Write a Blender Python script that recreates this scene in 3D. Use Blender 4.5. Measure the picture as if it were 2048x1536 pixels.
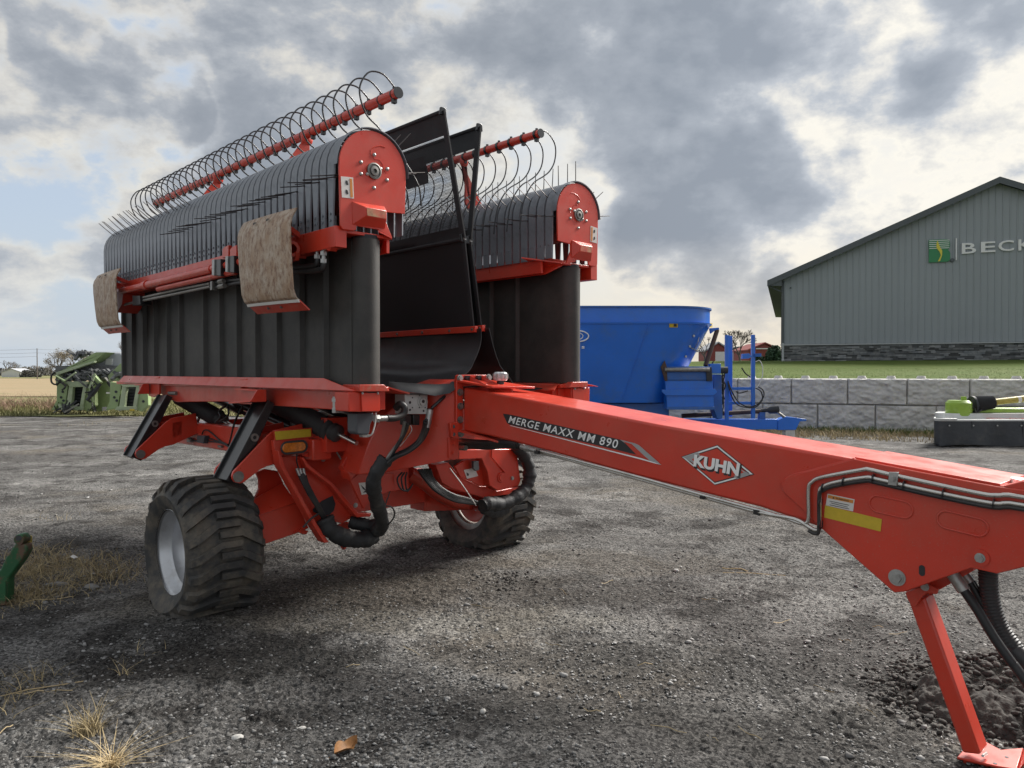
import bpy, bmesh, math, random
import numpy as np
from mathutils import Vector, Matrix

for o in list(bpy.data.objects): bpy.data.objects.remove(o)
scene = bpy.context.scene
COL = scene.collection

# ------------------------------------------------------------------ camera
F, HCAM, HOR = 1525.0, 1.7, 745.0
PIT = math.atan((768 - HOR) / F)
cam = bpy.data.cameras.new('camera'); cam_o = bpy.data.objects.new('camera', cam)
COL.objects.link(cam_o)
cam.sensor_width = 36.0; cam.lens = 36.0 * F / 2048.0
cam.clip_start = 0.05; cam.clip_end = 5000
cam_o.location = (0, 0, HCAM); cam_o.rotation_euler = (math.pi / 2 - PIT, 0, 0)
scene.camera = cam_o
scene.render.resolution_x, scene.render.resolution_y = 1024, 768

# ------------------------------------------------------------------ view
scene.view_settings.view_transform = 'Standard'
scene.view_settings.look = 'None'
scene.view_settings.gamma = 1.0
scene.view_settings.exposure = 2.4
scene.view_settings.use_curve_mapping = False

# ------------------------------------------------------------------ sun
SUN_AZ, SUN_EL = math.radians(52), math.radians(38)      # azimuth measured from +Y towards +X
sun = bpy.data.lights.new('sun', 'SUN'); sun.energy = 1.5; sun.angle = math.radians(25)
sun.color = (1.0, 0.96, 0.90)
sun_o = bpy.data.objects.new('sun', sun); COL.objects.link(sun_o)
sd = Vector((math.sin(SUN_AZ) * math.cos(SUN_EL), math.cos(SUN_AZ) * math.cos(SUN_EL), math.sin(SUN_EL)))
sun_o.rotation_euler = sd.to_track_quat('Z', 'Y').to_euler()
sun_o.location = (20, 20, 40)

# ------------------------------------------------------------------ sky: Nishita behind broken cloud
world = bpy.data.worlds.new('World'); scene.world = world; world.use_nodes = True
wt = world.node_tree; wt.nodes.clear()
def WN(t, **kw):
    n = wt.nodes.new(t)
    for k, v in kw.items(): setattr(n, k, v)
    return n
def wmath(op, a, b=None, clamp=False):
    n = WN('ShaderNodeMath', operation=op, use_clamp=clamp)
    for i, x in enumerate((a, b)):
        if x is None: continue
        if isinstance(x, (int, float)): n.inputs[i].default_value = x
        else: wt.links.new(x, n.inputs[i])
    return n.outputs[0]
def wramp(fac, stops, interp='LINEAR'):
    n = WN('ShaderNodeValToRGB'); n.color_ramp.interpolation = interp
    e = n.color_ramp.elements
    while len(e) < len(stops): e.new(0.5)
    for el, (p, c) in zip(e, stops):
        el.position = p; el.color = (*c, 1) if len(c) == 3 else c
    wt.links.new(fac, n.inputs[0]); return n.outputs[0]
def wmix(fac, a, b):
    n = WN('ShaderNodeMix', data_type='RGBA')
    if isinstance(fac, (int, float)): n.inputs[0].default_value = fac
    else: wt.links.new(fac, n.inputs[0])
    for i, x in ((6, a), (7, b)):
        if isinstance(x, tuple): n.inputs[i].default_value = (*x, 1)
        else: wt.links.new(x, n.inputs[i])
    return n.outputs[2]
tc = WN('ShaderNodeTexCoord'); DIR = tc.outputs['Generated']
sky = WN('ShaderNodeTexSky', sky_type='NISHITA'); sky.sun_disc = False
sky.sun_elevation = SUN_EL; sky.sun_rotation = SUN_AZ
sky.air_density = 1.0; sky.dust_density = 2.5; sky.ozone_density = 1.0
sep = WN('ShaderNodeSeparateXYZ'); wt.links.new(DIR, sep.inputs[0])
zz = wmath('MAXIMUM', sep.outputs[2], 0.0)
den = wmath('ADD', zz, 0.36)
cmb = WN('ShaderNodeCombineXYZ')
wt.links.new(wmath('DIVIDE', sep.outputs[0], den), cmb.inputs[0])
wt.links.new(wmath('DIVIDE', sep.outputs[1], den), cmb.inputs[1])
def cloudnoise(scale, detail, rough, off, dist=0.0, stretch=(1, 1, 1)):
    mp = WN('ShaderNodeMapping'); mp.inputs['Location'].default_value = off
    mp.inputs['Scale'].default_value = stretch
    wt.links.new(cmb.outputs[0], mp.inputs[0])
    n = WN('ShaderNodeTexNoise'); n.inputs['Scale'].default_value = scale
    n.inputs['Detail'].default_value = detail; n.inputs['Roughness'].default_value = rough
    n.inputs['Distortion'].default_value = dist
    wt.links.new(mp.outputs[0], n.inputs[0]); return n.outputs[0]
SUNOFF = (0.07, 0.04)
N_big = cloudnoise(2.1, 7, 0.54, (3.1, 1.7, 0), 0.1, (1, 1.1, 1))
N_lit = cloudnoise(2.1, 7, 0.54, (3.1 + SUNOFF[0], 1.7 + SUNOFF[1], 0), 0.12, (1, 1.1, 1))
N_wide = cloudnoise(0.45, 3, 0.5, (6.0, 2.2, 0), 0.0)
fm = WN('ShaderNodeMapping'); fm.inputs['Scale'].default_value = (1, 1, 1.6); fm.inputs['Location'].default_value = (4, 2, 1); wt.links.new(DIR, fm.inputs[0])
fn = WN('ShaderNodeTexNoise'); fn.inputs['Scale'].default_value = 8.0; fn.inputs['Detail'].default_value = 7; fn.inputs['Roughness'].default_value = .6; fn.inputs['Distortion'].default_value = .08
wt.links.new(fm.outputs[0], fn.inputs[0]); N_fine = fn.outputs[0]
def pdir(px, py):
    v = Vector(((px - 1024) / F, 1, (HOR - py) / F)); return v.normalized()
WARP = WN('ShaderNodeTexNoise'); WARP.inputs['Scale'].default_value = 5.0; WARP.inputs['Detail'].default_value = 3; wt.links.new(DIR, WARP.inputs[0])
wsub = WN('ShaderNodeVectorMath', operation='SUBTRACT'); wt.links.new(WARP.outputs['Color'], wsub.inputs[0]); wsub.inputs[1].default_value = (.5, .5, .5)
wsc = WN('ShaderNodeVectorMath', operation='SCALE'); wt.links.new(wsub.outputs[0], wsc.inputs[0]); wsc.inputs['Scale'].default_value = .09
wad = WN('ShaderNodeVectorMath', operation='ADD'); wt.links.new(DIR, wad.inputs[0]); wt.links.new(wsc.outputs[0], wad.inputs[1])
def blob(px, py, deg0, deg1, amt, warp=True):
    """soft bank of cloud (or a thin place) round one direction of the sky"""
    n = WN('ShaderNodeVectorMath', operation='DOT_PRODUCT'); wt.links.new(wad.outputs[0] if warp else DIR, n.inputs[0])
    n.inputs[1].default_value = pdir(px, py)
    m = WN('ShaderNodeMapRange', interpolation_type='SMOOTHSTEP'); wt.links.new(n.outputs['Value'], m.inputs[0])
    m.inputs[1].default_value = math.cos(math.radians(deg1)); m.inputs[2].default_value = math.cos(math.radians(deg0))
    m.inputs[3].default_value = 0; m.inputs[4].default_value = amt
    return m.outputs[0]
dens = wmath('ADD', 0.5, wmath('MULTIPLY', wmath('SUBTRACT', N_big, .5), 0.85))
dens = wmath('ADD', dens, wmath('MULTIPLY', wmath('SUBTRACT', N_fine, 0.5), 0.72))
dens = wmath('ADD', dens, wmath('MULTIPLY', wmath('SUBTRACT', N_wide, 0.5), 0.35))
for b in [(620, 0, 1, 11, .08), (880, 60, 1, 13, .12), (1150, 100, 1, 14, .13), (1420, 180, 1, 11, .11), (1620, 230, 1, 8, .08), (1480, 350, 1, 9, .09), (1900, 190, 1, 8, .11),
          (260, 20, 0, 5, .06), (120, 110, 1, 11, -.08), (480, 110, 1, 7, -.08), (300, 260, 1, 7, .05), (60, 270, 1, 9, .05), (240, 430, 1, 9, -.04), (1250, 470, 1, 8, -.06),
          (1650, 90, 0, 8, .05), (1800, 40, 0, 8, .03), (1350, 50, 0, 5, -.05), (1700, 330, 0, 6, -.06), (80, 480, 0, 6, -.05), (1980, 330, 0, 6, -.04)]:
    dens = wmath('ADD', dens, blob(*b))
lit = wmath('SUBTRACT', N_big, N_lit)                       # > 0 on the sun's side of a cloud
dens2 = wmath('SUBTRACT', dens, wmath('MULTIPLY', lit, 0.55))
cover = WN('ShaderNodeMapRange', interpolation_type='SMOOTHSTEP'); wt.links.new(dens, cover.inputs[0])
cover.inputs[1].default_value = 0.34; cover.inputs[2].default_value = 0.50
SB = 0.088                                                    # background strength; colours below are radiance / SB
g = lambda *c: tuple(x / .10 for x in c)
CL = [(0.34, g(.140, .147, .156)), (0.43, g(.190, .184, .168)), (0.485, g(.152, .151, .147)), (0.54, g(.108, .115, .125)), (0.61, g(.082, .090, .102)), (0.76, g(.062, .070, .082))]
n = WN('ShaderNodeValToRGB'); el = n.color_ramp.elements
while len(el) < len(CL): el.new(0.5)
mx = 4.1; CL = [(p, tuple(x * .92 for x in c)) for p, c in CL]
for e_, (p, c) in zip(el, CL): e_.position = p; e_.color = (*(x / mx for x in c), 1)
wt.links.new(dens2, n.inputs[0])
sc = WN('ShaderNodeVectorMath', operation='SCALE'); wt.links.new(n.outputs[0], sc.inputs[0]); sc.inputs['Scale'].default_value = mx
# clear sky between the clouds: Nishita softened by thin high haze
clear = wmix(0.90, sky.outputs[0], g(.098, .113, .133))
clear = wmix(blob(1750, 250, 3, 34, .9, False), clear, g(.178, .168, .147))
skyc = wmix(cover.outputs[0], clear, sc.outputs[0])
# brighter air round the hidden sun
glow = wmath('ADD', 1.0, blob(1950, 150, 2, 34, .22, False))
sc2 = WN('ShaderNodeVectorMath', operation='SCALE'); wt.links.new(skyc, sc2.inputs[0]); wt.links.new(glow, sc2.inputs['Scale'])
# low band of haze at the horizon, warmer under the sun
warm = blob(1500, 690, 4, 36, 1.0, False)
hz = wmix(warm, g(.125, .139, .154), g(.200, .176, .138))
hf = wramp(zz, [(0.0, (1, 1, 1)), (0.04, (.75, .75, .75)), (0.10, (.3, .3, .3)), (0.18, (0, 0, 0))])
hf2 = wmath('MULTIPLY', hf, wmath('SUBTRACT', 1.1, wmath('MULTIPLY', wmath('SUBTRACT', dens, 0.42), 2.2), True), True)
out = wmix(hf2, sc2.outputs[0], hz)
bg = WN('ShaderNodeBackground'); bg.inputs[1].default_value = SB
wt.links.new(out, bg.inputs[0])
wo = WN('ShaderNodeOutputWorld'); wt.links.new(bg.outputs[0], wo.inputs[0])

# ------------------------------------------------------------------ pixel -> place helpers
TH = math.atan(1454 / F)
OM = Vector((-1.07, 6.49, 0))                                 # merger origin: under its axle, on the ground
UM = Vector((math.sin(TH), -math.cos(TH), 0)); VM = Vector((math.cos(TH), math.sin(TH), 0)); ZM = Vector((0, 0, 1))
CAM = Vector((0, 0, HCAM))
FWD = Vector((0, math.cos(PIT), -math.sin(PIT))); UPV = Vector((0, math.sin(PIT), math.cos(PIT)))
def ray(px, py): return Vector(((px - 1024) / F, 0, 0)) + FWD - UPV * ((py - 768) / F)
def M(px, py, ax, val):
    r = ray(px, py); c = CAM - OM; n = {'u': UM, 'v': VM, 'z': ZM}[ax]
    p = c + r * ((val - c.dot(n)) / r.dot(n))
    return (p.dot(UM), p.dot(VM), p.z)
def GY(px, py, Y):                                            # point at depth Y along a pixel's direction
    r = ray(px, py); p = CAM + r * (Y / r.y); return (p.x, p.y, p.z)
def GZ(px, py, z=0.0):
    r = ray(px, py); p = CAM + r * ((z - HCAM) / r.z); return (p.x, p.y, p.z)
def zoom(x0, y0, s): return lambda x, y: (x0 + x / s, y0 + y / s)
z1 = zoom(150, 100, 2.926); z2 = zoom(600, 200, 2.926); z3 = zoom(150, 500, 2.926); z4 = zoom(230, 740, 3.413)
z5 = zoom(560, 720, 3.413); z6 = zoom(1000, 740, 3.16); z7 = zoom(1500, 850, 3.737); z8 = zoom(1600, 1125, 3.737)
a1 = zoom(1100, 580, 3.793); a2 = zoom(1500, 340, 2.648); a3 = zoom(0, 640, 6.206); a4 = zoom(0, 1000, 2.867)
a8 = zoom(1400, 640, 6.4)
h1 = zoom(640, 240, 5.909); b2 = zoom(230, 740, 6.827); b3 = zoom(530, 740, 6.827); b4 = zoom(420, 860, 4.876)
b5 = zoom(800, 720, 6.827); b6 = zoom(780, 860, 6.145); b7 = zoom(160, 440, 4.096); b8 = zoom(900, 230, 4.653)

# ------------------------------------------------------------------ materials
MATS = {}
def mat(name, col, rough=0.5, metal=0.0, var=0.0, col2=None, vscale=6.0, bump=0.0, bscale=60.0, coat=0.0, dirt=None, dscale=3.0,
        damt=0.5, dlo=0.5, dhi=0.7, rvar=0.0, spec=0.5, emit=None, estr=0.0, alpha=None, rand=0.0, coord='Object', trans=0.0, stretch=None, speck=None, samt=.5, sscale=160):
    m = bpy.data.materials.new(name); m.use_nodes = True; nt = m.node_tree; nt.nodes.clear()
    N = lambda t: nt.nodes.new(t)
    L = nt.links.new
    out = N('ShaderNodeOutputMaterial'); p = N('ShaderNodeBsdfPrincipled')
    p.inputs['Base Color'].default_value = (*col, 1); p.inputs['Roughness'].default_value = rough
    p.inputs['Metallic'].default_value = metal; p.inputs['Specular IOR Level'].default_value = spec
    p.inputs['Coat Weight'].default_value = coat; p.inputs['Coat Roughness'].default_value = 0.12
    if trans: p.inputs['Transmission Weight'].default_value = trans
    t = N('ShaderNodeTexCoord'); C = t.outputs[coord]
    if stretch:
        mpn = N('ShaderNodeMapping'); mpn.inputs['Scale'].default_value = stretch; L(C, mpn.inputs[0]); C = mpn.outputs[0]
    def noise(scale, detail=5, r=0.6):
        n = N('ShaderNodeTexNoise'); n.inputs['Scale'].default_value = scale; n.inputs['Detail'].default_value = detail
        n.inputs['Roughness'].default_value = r; L(C, n.inputs['Vector']); return n.outputs[0]
    def mr(x, a, b, c, d):
        n = N('ShaderNodeMapRange'); L(x, n.inputs[0])
        for i, q in enumerate((a, b, c, d)): n.inputs[i + 1].default_value = q
        return n.outputs[0]
    def mixc(f, a, b):
        n = N('ShaderNodeMix'); n.data_type = 'RGBA'
        L(f, n.inputs[0]) if not isinstance(f, float) else setattr(n.inputs[0], 'default_value', f)
        for i, x in ((6, a), (7, b)):
            if isinstance(x, tuple): n.inputs[i].default_value = (*x, 1)
            else: L(x, n.inputs[i])
        return n.outputs[2]
    base = tuple(col)
    if var:
        c2 = col2 if col2 else tuple(x * (1 - var) for x in col)
        base = mixc(mr(noise(vscale), 0.35, 0.68, 0, 1), base, c2)
    if rand:
        gi = N('ShaderNodeNewGeometry'); hs = N('ShaderNodeHueSaturation')
        L(mr(gi.outputs['Random Per Island'], 0, 1, 1 - rand, 1 + rand), hs.inputs['Value'])
        if isinstance(base, tuple): hs.inputs['Color'].default_value = (*base, 1)
        else: L(base, hs.inputs['Color'])
        base = hs.outputs[0]
    if dirt:
        base = mixc(mr(noise(dscale, 8, 0.7), dlo, dhi, 0, damt), base, dirt)
    if speck: base = mixc(mr(noise(sscale, 3, .7), .60, .68, 0, samt), base, speck)
    if not isinstance(base, tuple): L(base, p.inputs['Base Color'])
    if rvar: L(mr(noise(vscale * 2.3), 0.3, 0.7, max(rough - rvar, 0.03), min(rough + rvar, 1)), p.inputs['Roughness'])
    if bump:
        b = N('ShaderNodeBump'); b.inputs['Strength'].default_value = 1.0; b.inputs['Distance'].default_value = bump
        L(noise(bscale, 4, 0.6), b.inputs['Height']); L(b.outputs[0], p.inputs['Normal'])
    if emit: p.inputs['Emission Color'].default_value = (*emit, 1); p.inputs['Emission Strength'].default_value = estr
    L(p.outputs[0], out.inputs[0])
    MATS[name] = m; return m
DUST = (.22, .18, .14)
mat('red', (.66, .046, .020), .38, var=.14, vscale=3, coat=.3, dirt=(.36, .13, .085), damt=.30, dscale=2.6, dlo=.46, dhi=.75, rvar=.12, bump=.0008, bscale=9, speck=(.30, .20, .15), samt=.28, sscale=140)
mat('red_worn', (.55, .052, .026), .42, var=.1, vscale=4, coat=.15, dirt=(.33, .22, .15), damt=.55, dscale=9, dlo=.55, dhi=.68, rvar=.1)
mat('bare_red', (.46, .30, .16), .55, var=.6, col2=(.60, .06, .035), vscale=14, dirt=(.14, .10, .06), dscale=20, damt=.7)
mat('black_paint', (.016, .017, .019), .3, var=.3, vscale=5, coat=.2, dirt=(.09, .08, .07), damt=.35, dscale=4)
mat('band_steel', (.235, .255, .285), .40, metal=.2, var=.25, vscale=2.5, dirt=(.05, .045, .04), damt=.4, dscale=5, rvar=.08)
mat('tine_steel', (.05, .042, .042), .45, metal=.5)
mat('hoop', (.02, .022, .026), .35, coat=.2)
mat('belt', (.042, .041, .038), .62, var=.3, vscale=2.2, dirt=(.085, .078, .068), damt=.55, dscale=3.2, dlo=.42, dhi=.7, bump=.0012, bscale=90)
mat('rubber_flap', (.022, .022, .024), .38, var=.2, vscale=2, dirt=(.06, .056, .05), damt=.4, dscale=1.8, rvar=.08)
mat('fabric', (.026, .027, .030), .8, var=.3, vscale=8, bump=.001, bscale=120)
mat('sleeve', (.030, .031, .033), .62, var=.3, vscale=9, dirt=(.16, .15, .13), damt=.5, dscale=4, dlo=.55, dhi=.72, bump=.006, bscale=18)
mat('hose', (.018, .018, .019), .45, dirt=(.08, .07, .06), damt=.4)
mat('rubber_boot', (.05, .05, .052), .5, dirt=(.07, .06, .055), damt=.4, dscale=5)
mat('tyre', (.055, .054, .053), .75, var=.35, vscale=7, dirt=(.20, .165, .12), damt=.7, dscale=4.2, dlo=.44, dhi=.66, bump=.002, bscale=60)
mat('rim', (.64, .65, .67), .42, metal=.6, var=.2, vscale=3, dirt=(.25, .22, .18), damt=.35, dscale=6, rvar=.08)
mat('zinc', (.50, .50, .48), .42, metal=.75, var=.3, vscale=30)
mat('dull_steel', (.30, .29, .27), .45, metal=.7, var=.35, vscale=14)
mat('chrome_pipe', (.62, .60, .56), .25, metal=.9, dirt=(.15, .12, .1), damt=.35, dscale=7)
mat('skid', (.36, .235, .145), .5, var=.8, col2=(.50, .42, .33), vscale=16, stretch=(1, 1, .55), spec=.4, dirt=(.17, .075, .035), dscale=34, damt=.8, dlo=.47, dhi=.62, bump=.0006, bscale=50, metal=.15, speck=(.62, .57, .50), samt=.45, sscale=110)
mat('amber', (.75, .22, .02), .25, var=.35, vscale=45, coat=.6)
mat('yellow', (.62, .44, .03), .4, var=.12, vscale=40, bump=.0005, bscale=300)
mat('white_label', (.72, .70, .66), .45, var=.06)
mat('orange_label', (.65, .24, .04), .45)
mat('decal_black', (.028, .028, .030), .35)
mat('decal_white', (.90, .90, .88), .4)
mat('decal_silver', (.42, .42, .42), .35, metal=.4)
mat('decal_blue', (.03, .10, .32), .4, var=.2, vscale=60)
mat('grey_plastic', (.07, .075, .085), .5, dirt=(.12, .11, .1), damt=.4)
mat('valve_block', (.50, .50, .48), .5, var=.1, dirt=(.2, .17, .14), damt=.4)
mat('lens_clear', (.72, .74, .76), .12, coat=.8, var=.5, col2=(.25, .26, .27), vscale=40)
mat('blue', (.014, .16, .68), .36, var=.14, vscale=1.3, coat=.3, speck=(.10, .16, .28), samt=.35, sscale=45, dirt=(.07, .15, .32), damt=.5, dscale=1.6, rvar=.08)
mat('blue_worn', (.025, .13, .45), .45, var=.25, vscale=3, dirt=(.12, .12, .12), damt=.5, dscale=3.5)
mat('rust_dark', (.085, .05, .038), .7, var=.4, vscale=8)
mat('lime', (.30, .46, .055), .4, var=.15, vscale=2.5, coat=.2, dirt=(.20, .22, .12), damt=.45, dscale=2)
mat('claas_green', (.31, .42, .19), .45, var=.2, vscale=1.6, dirt=(.24, .26, .16), damt=.55, dscale=1.4, dlo=.42, dhi=.7)
mat('pale_green', (.42, .50, .32), .5, var=.2, vscale=1.6, dirt=(.30, .28, .2), damt=.5, dscale=1.8)
mat('header_dark', (.035, .038, .045), .6, var=.4, vscale=4)
mat('rotor_grey', (.15, .155, .16), .6, var=.5, vscale=6)
mat('white_plastic', (.66, .67, .65), .42, var=.08, vscale=2, dirt=(.4, .38, .3), damt=.3)
mat('grey_hood', (.42, .44, .46), .5, var=.1, vscale=1)
mat('tarp', (.042, .046, .052), .5, var=.25, vscale=2.2, bump=.02, bscale=3.0, dirt=(.10, .095, .085), damt=.4, dscale=3)
mat('pto_yellow', (.48, .38, .07), .45, var=.3, vscale=10)
mat('old_green', (.025, .12, .045), .5, var=.25, vscale=9, dirt=(.15, .075, .05), damt=.9, dscale=6, dlo=.5, dhi=.58, bump=.001, bscale=40)
mat('siding', (.29, .318, .338), .5, var=.06, vscale=.35, rvar=.05, metal=.1)
mat('trim_dark', (.09, .103, .112), .6, var=.1)
mat('trim_light', (.38, .40, .41), .45)
mat('stone_veneer', (.11, .118, .126), .85, var=.5, col2=(.20, .20, .20), vscale=3.4, rand=.75, bump=.01, bscale=9)
mat('sign_white', (.74, .74, .74), .4)
mat('sign_green', (.030, .22, .085), .4)
mat('sign_green_dark', (.02, .13, .05), .4)
mat('sign_yellow', (.68, .58, .06), .4)
mat('block', (.62, .605, .575), .85, var=.3, vscale=1.6, col2=(.47, .46, .445), dirt=(.30, .28, .25), damt=.4, dscale=3.2, bump=.02, bscale=14)
mat('barn_red', (.26, .055, .045), .6, var=.2)
mat('barn_white', (.72, .72, .70), .6, var=.08)
mat('barn_roof', (.42, .43, .45), .5)
mat('wood_pole', (.13, .11, .095), .8, var=.2)
mat('bark', (.15, .13, .115), .9, var=.3, vscale=3)
mat('far_leaf', (.24, .20, .14), .8, rand=.35)
mat('evergreen', (.035, .075, .04), .8, rand=.4)
mat('hedge', (.085, .08, .062), .9, var=.4, vscale=.3)
mat('lawn', (.075, .115, .024), .9, var=.3, vscale=1.1, col2=(.10, .125, .034), bump=.03, bscale=12, spec=.08)
mat('blade_green', (.085, .13, .03), .8, rand=.35, spec=.08)
mat('blade_dry', (.36, .29, .17), .8, rand=.35, spec=.08)
mat('blade_mid', (.17, .165, .075), .8, rand=.45, spec=.08)
mat('weed_red', (.25, .165, .125), .9, rand=.4, spec=.08)
mat('straw', (.52, .40, .22), .7, rand=.25)
mat('field', (.32, .245, .155), .95, var=.3, vscale=.12, col2=(.28, .23, .14), bump=.05, bscale=2, spec=.08)
mat('far_grass', (.16, .18, .08), .95, var=.4, vscale=.2, col2=(.24, .20, .11), spec=.08)
mat('soil', (.040, .037, .034), .95, var=.4, vscale=8, col2=(.075, .068, .06), bump=.01, bscale=40)
mat('soil_clod', (.060, .055, .050), .95, rand=.5, bump=.006, bscale=60)
mat('stone', (.19, .186, .18), .9, rand=.8, bump=.002, bscale=90)
mat('stone_white', (.62, .60, .56), .85, var=.15, vscale=20, bump=.002, bscale=50)
mat('leaf_brown', (.36, .17, .055), .6, var=.35, vscale=30)
mat('white_scrap', (.75, .75, .73), .8)

# screen cloth: real see-through weave
def net_material(name, col, open_frac, scale):
    m = bpy.data.materials.new(name); m.use_nodes = True; nt = m.node_tree; nt.nodes.clear(); L = nt.links.new
    N = lambda t: nt.nodes.new(t)
    out = N('ShaderNodeOutputMaterial'); d = N('ShaderNodeBsdfPrincipled'); d.inputs['Base Color'].default_value = (*col, 1); d.inputs['Roughness'].default_value = .7
    tr = N('ShaderNodeBsdfTransparent'); mx = N('ShaderNodeMixShader')
    t = N('ShaderNodeTexCoord'); s = N('ShaderNodeSeparateXYZ'); L(t.outputs['Object'], s.inputs[0])
    def saw(o):
        a = N('ShaderNodeMath'); a.operation = 'MULTIPLY'; L(o, a.inputs[0]); a.inputs[1].default_value = scale
        b = N('ShaderNodeMath'); b.operation = 'FRACT'; L(a.outputs[0], b.inputs[0])
        c = N('ShaderNodeMath'); c.operation = 'LESS_THAN'; L(b.outputs[0], c.inputs[0]); c.inputs[1].default_value = math.sqrt(open_frac)
        return c.outputs[0]
    a = N('ShaderNodeMath'); a.operation = 'MULTIPLY'; L(saw(s.outputs[0]), a.inputs[0]); L(saw(s.outputs[2]), a.inputs[1])
    L(a.outputs[0], mx.inputs[0]); L(d.outputs[0], mx.inputs[1]); L(tr.outputs[0], mx.inputs[2]); L(mx.outputs[0], out.inputs[0])
    MATS[name] = m
net_material('net', (.018, .018, .02), .60, 110)
net_material('net_dense', (.016, .016, .018), .10, 150)

# ground: weathered asphalt millings and crushed stone
def ground_material():
    m = bpy.data.materials.new('ground'); m.use_nodes = True; nt = m.node_tree; nt.nodes.clear(); L = nt.links.new
    N = lambda t: nt.nodes.new(t)
    out = N('ShaderNodeOutputMaterial'); p = N('ShaderNodeBsdfPrincipled'); p.inputs['Roughness'].default_value = .92
    p.inputs['Specular IOR Level'].default_value = .15
    t = N('ShaderNodeTexCoord'); C = t.outputs['Object']
    def noise(s, d=5, r=.6, stretch=None, off=None):
        v = C
        if stretch or off:
            mp = N('ShaderNodeMapping'); L(C, mp.inputs[0])
            if stretch: mp.inputs['Scale'].default_value = stretch
            if off: mp.inputs['Location'].default_value = off
            v = mp.outputs[0]
        n = N('ShaderNodeTexNoise'); n.inputs['Scale'].default_value = s; n.inputs['Detail'].default_value = d; n.inputs['Roughness'].default_value = r
        L(v, n.inputs['Vector']); return n.outputs[0]
    def mr(x, a, b, c=0., d=1.):
        n = N('ShaderNodeMapRange'); n.interpolation_type = 'SMOOTHSTEP'; L(x, n.inputs[0])
        for i, q in enumerate((a, b, c, d)): n.inputs[i + 1].default_value = q
        return n.outputs[0]
    def mixc(f, a, b, mode='MIX'):
        n = N('ShaderNodeMix'); n.data_type = 'RGBA'; n.blend_type = mode
        if isinstance(f, float): n.inputs[0].default_value = f
        else: L(f, n.inputs[0])
        for i, x in ((6, a), (7, b)):
            if isinstance(x, tuple): n.inputs[i].default_value = (*x, 1)
            else: L(x, n.inputs[i])
        return n.outputs[2]
    def mth(op, a, b):
        n = N('ShaderNodeMath'); n.operation = op; n.use_clamp = True
        for i, x in enumerate((a, b)):
            if isinstance(x, (int, float)): n.inputs[i].default_value = x
            else: L(x, n.inputs[i])
        return n.outputs[0]
    def vor(s, feat='F1'):
        n = N('ShaderNodeTexVoronoi'); n.inputs['Scale'].default_value = s; n.feature = feat
        w = N('ShaderNodeTexNoise'); w.inputs['Scale'].default_value = s * .8; w.inputs['Detail'].default_value = 2; L(C, w.inputs['Vector'])
        mxv = N('ShaderNodeMix'); mxv.data_type = 'VECTOR'; mxv.inputs[0].default_value = .02; L(C, mxv.inputs[4]); L(w.outputs['Color'], mxv.inputs[5])
        L(mxv.outputs[1], n.inputs['Vector']); return n
    base = mixc(mr(noise(.55, 6, .62), .38, .64), (.092, .089, .087), (.168, .164, .159))
    base = mixc(mr(noise(1.7, 7, .65, off=(3, 7, 0)), .47, .62), base, (.050, .047, .045))           # damp, tarry patches
    base = mixc(mr(noise(.42, 6, .6, off=(11, 2, 0)), .52, .68, 0, .75), base, (.132, .116, .096))    # brown fines
    base = mixc(mr(noise(.9, 6, .65, off=(1, 19, 0)), .56, .70, 0, .7), base, (.29, .285, .275))      # pale crushed stone
    base = mixc(mr(noise(.5, 7, .6, stretch=(.16, 1.6, 1), off=(0, 3, 0)), .5, .66, 0, .55), base, (.088, .083, .079))   # wheel runs
    # placed patches with ragged edges: darker grey ones, brown ones under the machine
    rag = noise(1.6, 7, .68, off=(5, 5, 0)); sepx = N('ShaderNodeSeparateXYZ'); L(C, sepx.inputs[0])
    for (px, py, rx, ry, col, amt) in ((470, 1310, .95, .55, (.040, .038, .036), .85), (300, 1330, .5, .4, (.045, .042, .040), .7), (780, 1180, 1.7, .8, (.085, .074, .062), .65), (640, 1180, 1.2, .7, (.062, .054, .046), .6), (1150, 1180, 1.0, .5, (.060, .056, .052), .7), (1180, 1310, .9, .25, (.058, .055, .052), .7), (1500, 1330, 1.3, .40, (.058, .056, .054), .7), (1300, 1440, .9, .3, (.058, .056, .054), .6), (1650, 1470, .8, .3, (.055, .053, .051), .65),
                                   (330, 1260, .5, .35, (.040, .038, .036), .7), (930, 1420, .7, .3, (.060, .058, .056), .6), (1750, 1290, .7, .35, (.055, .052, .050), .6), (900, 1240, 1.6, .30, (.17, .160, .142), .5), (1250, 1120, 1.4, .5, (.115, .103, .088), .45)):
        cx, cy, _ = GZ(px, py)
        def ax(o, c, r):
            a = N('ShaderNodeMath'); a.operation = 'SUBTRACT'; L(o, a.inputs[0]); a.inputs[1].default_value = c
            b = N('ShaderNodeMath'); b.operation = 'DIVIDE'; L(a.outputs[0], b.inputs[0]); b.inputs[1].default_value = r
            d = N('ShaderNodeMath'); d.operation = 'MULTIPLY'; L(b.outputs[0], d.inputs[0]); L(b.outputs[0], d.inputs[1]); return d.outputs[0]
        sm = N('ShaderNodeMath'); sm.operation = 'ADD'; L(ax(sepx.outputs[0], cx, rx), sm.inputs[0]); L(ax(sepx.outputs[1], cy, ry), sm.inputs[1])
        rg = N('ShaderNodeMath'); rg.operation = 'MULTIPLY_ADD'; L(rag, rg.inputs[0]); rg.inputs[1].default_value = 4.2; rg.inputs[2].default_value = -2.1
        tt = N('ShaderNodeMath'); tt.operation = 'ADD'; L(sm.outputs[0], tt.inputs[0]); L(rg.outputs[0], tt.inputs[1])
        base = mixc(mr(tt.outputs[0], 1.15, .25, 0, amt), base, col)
    v1 = vor(70); v2 = vor(34); v3 = vor(150)
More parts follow.
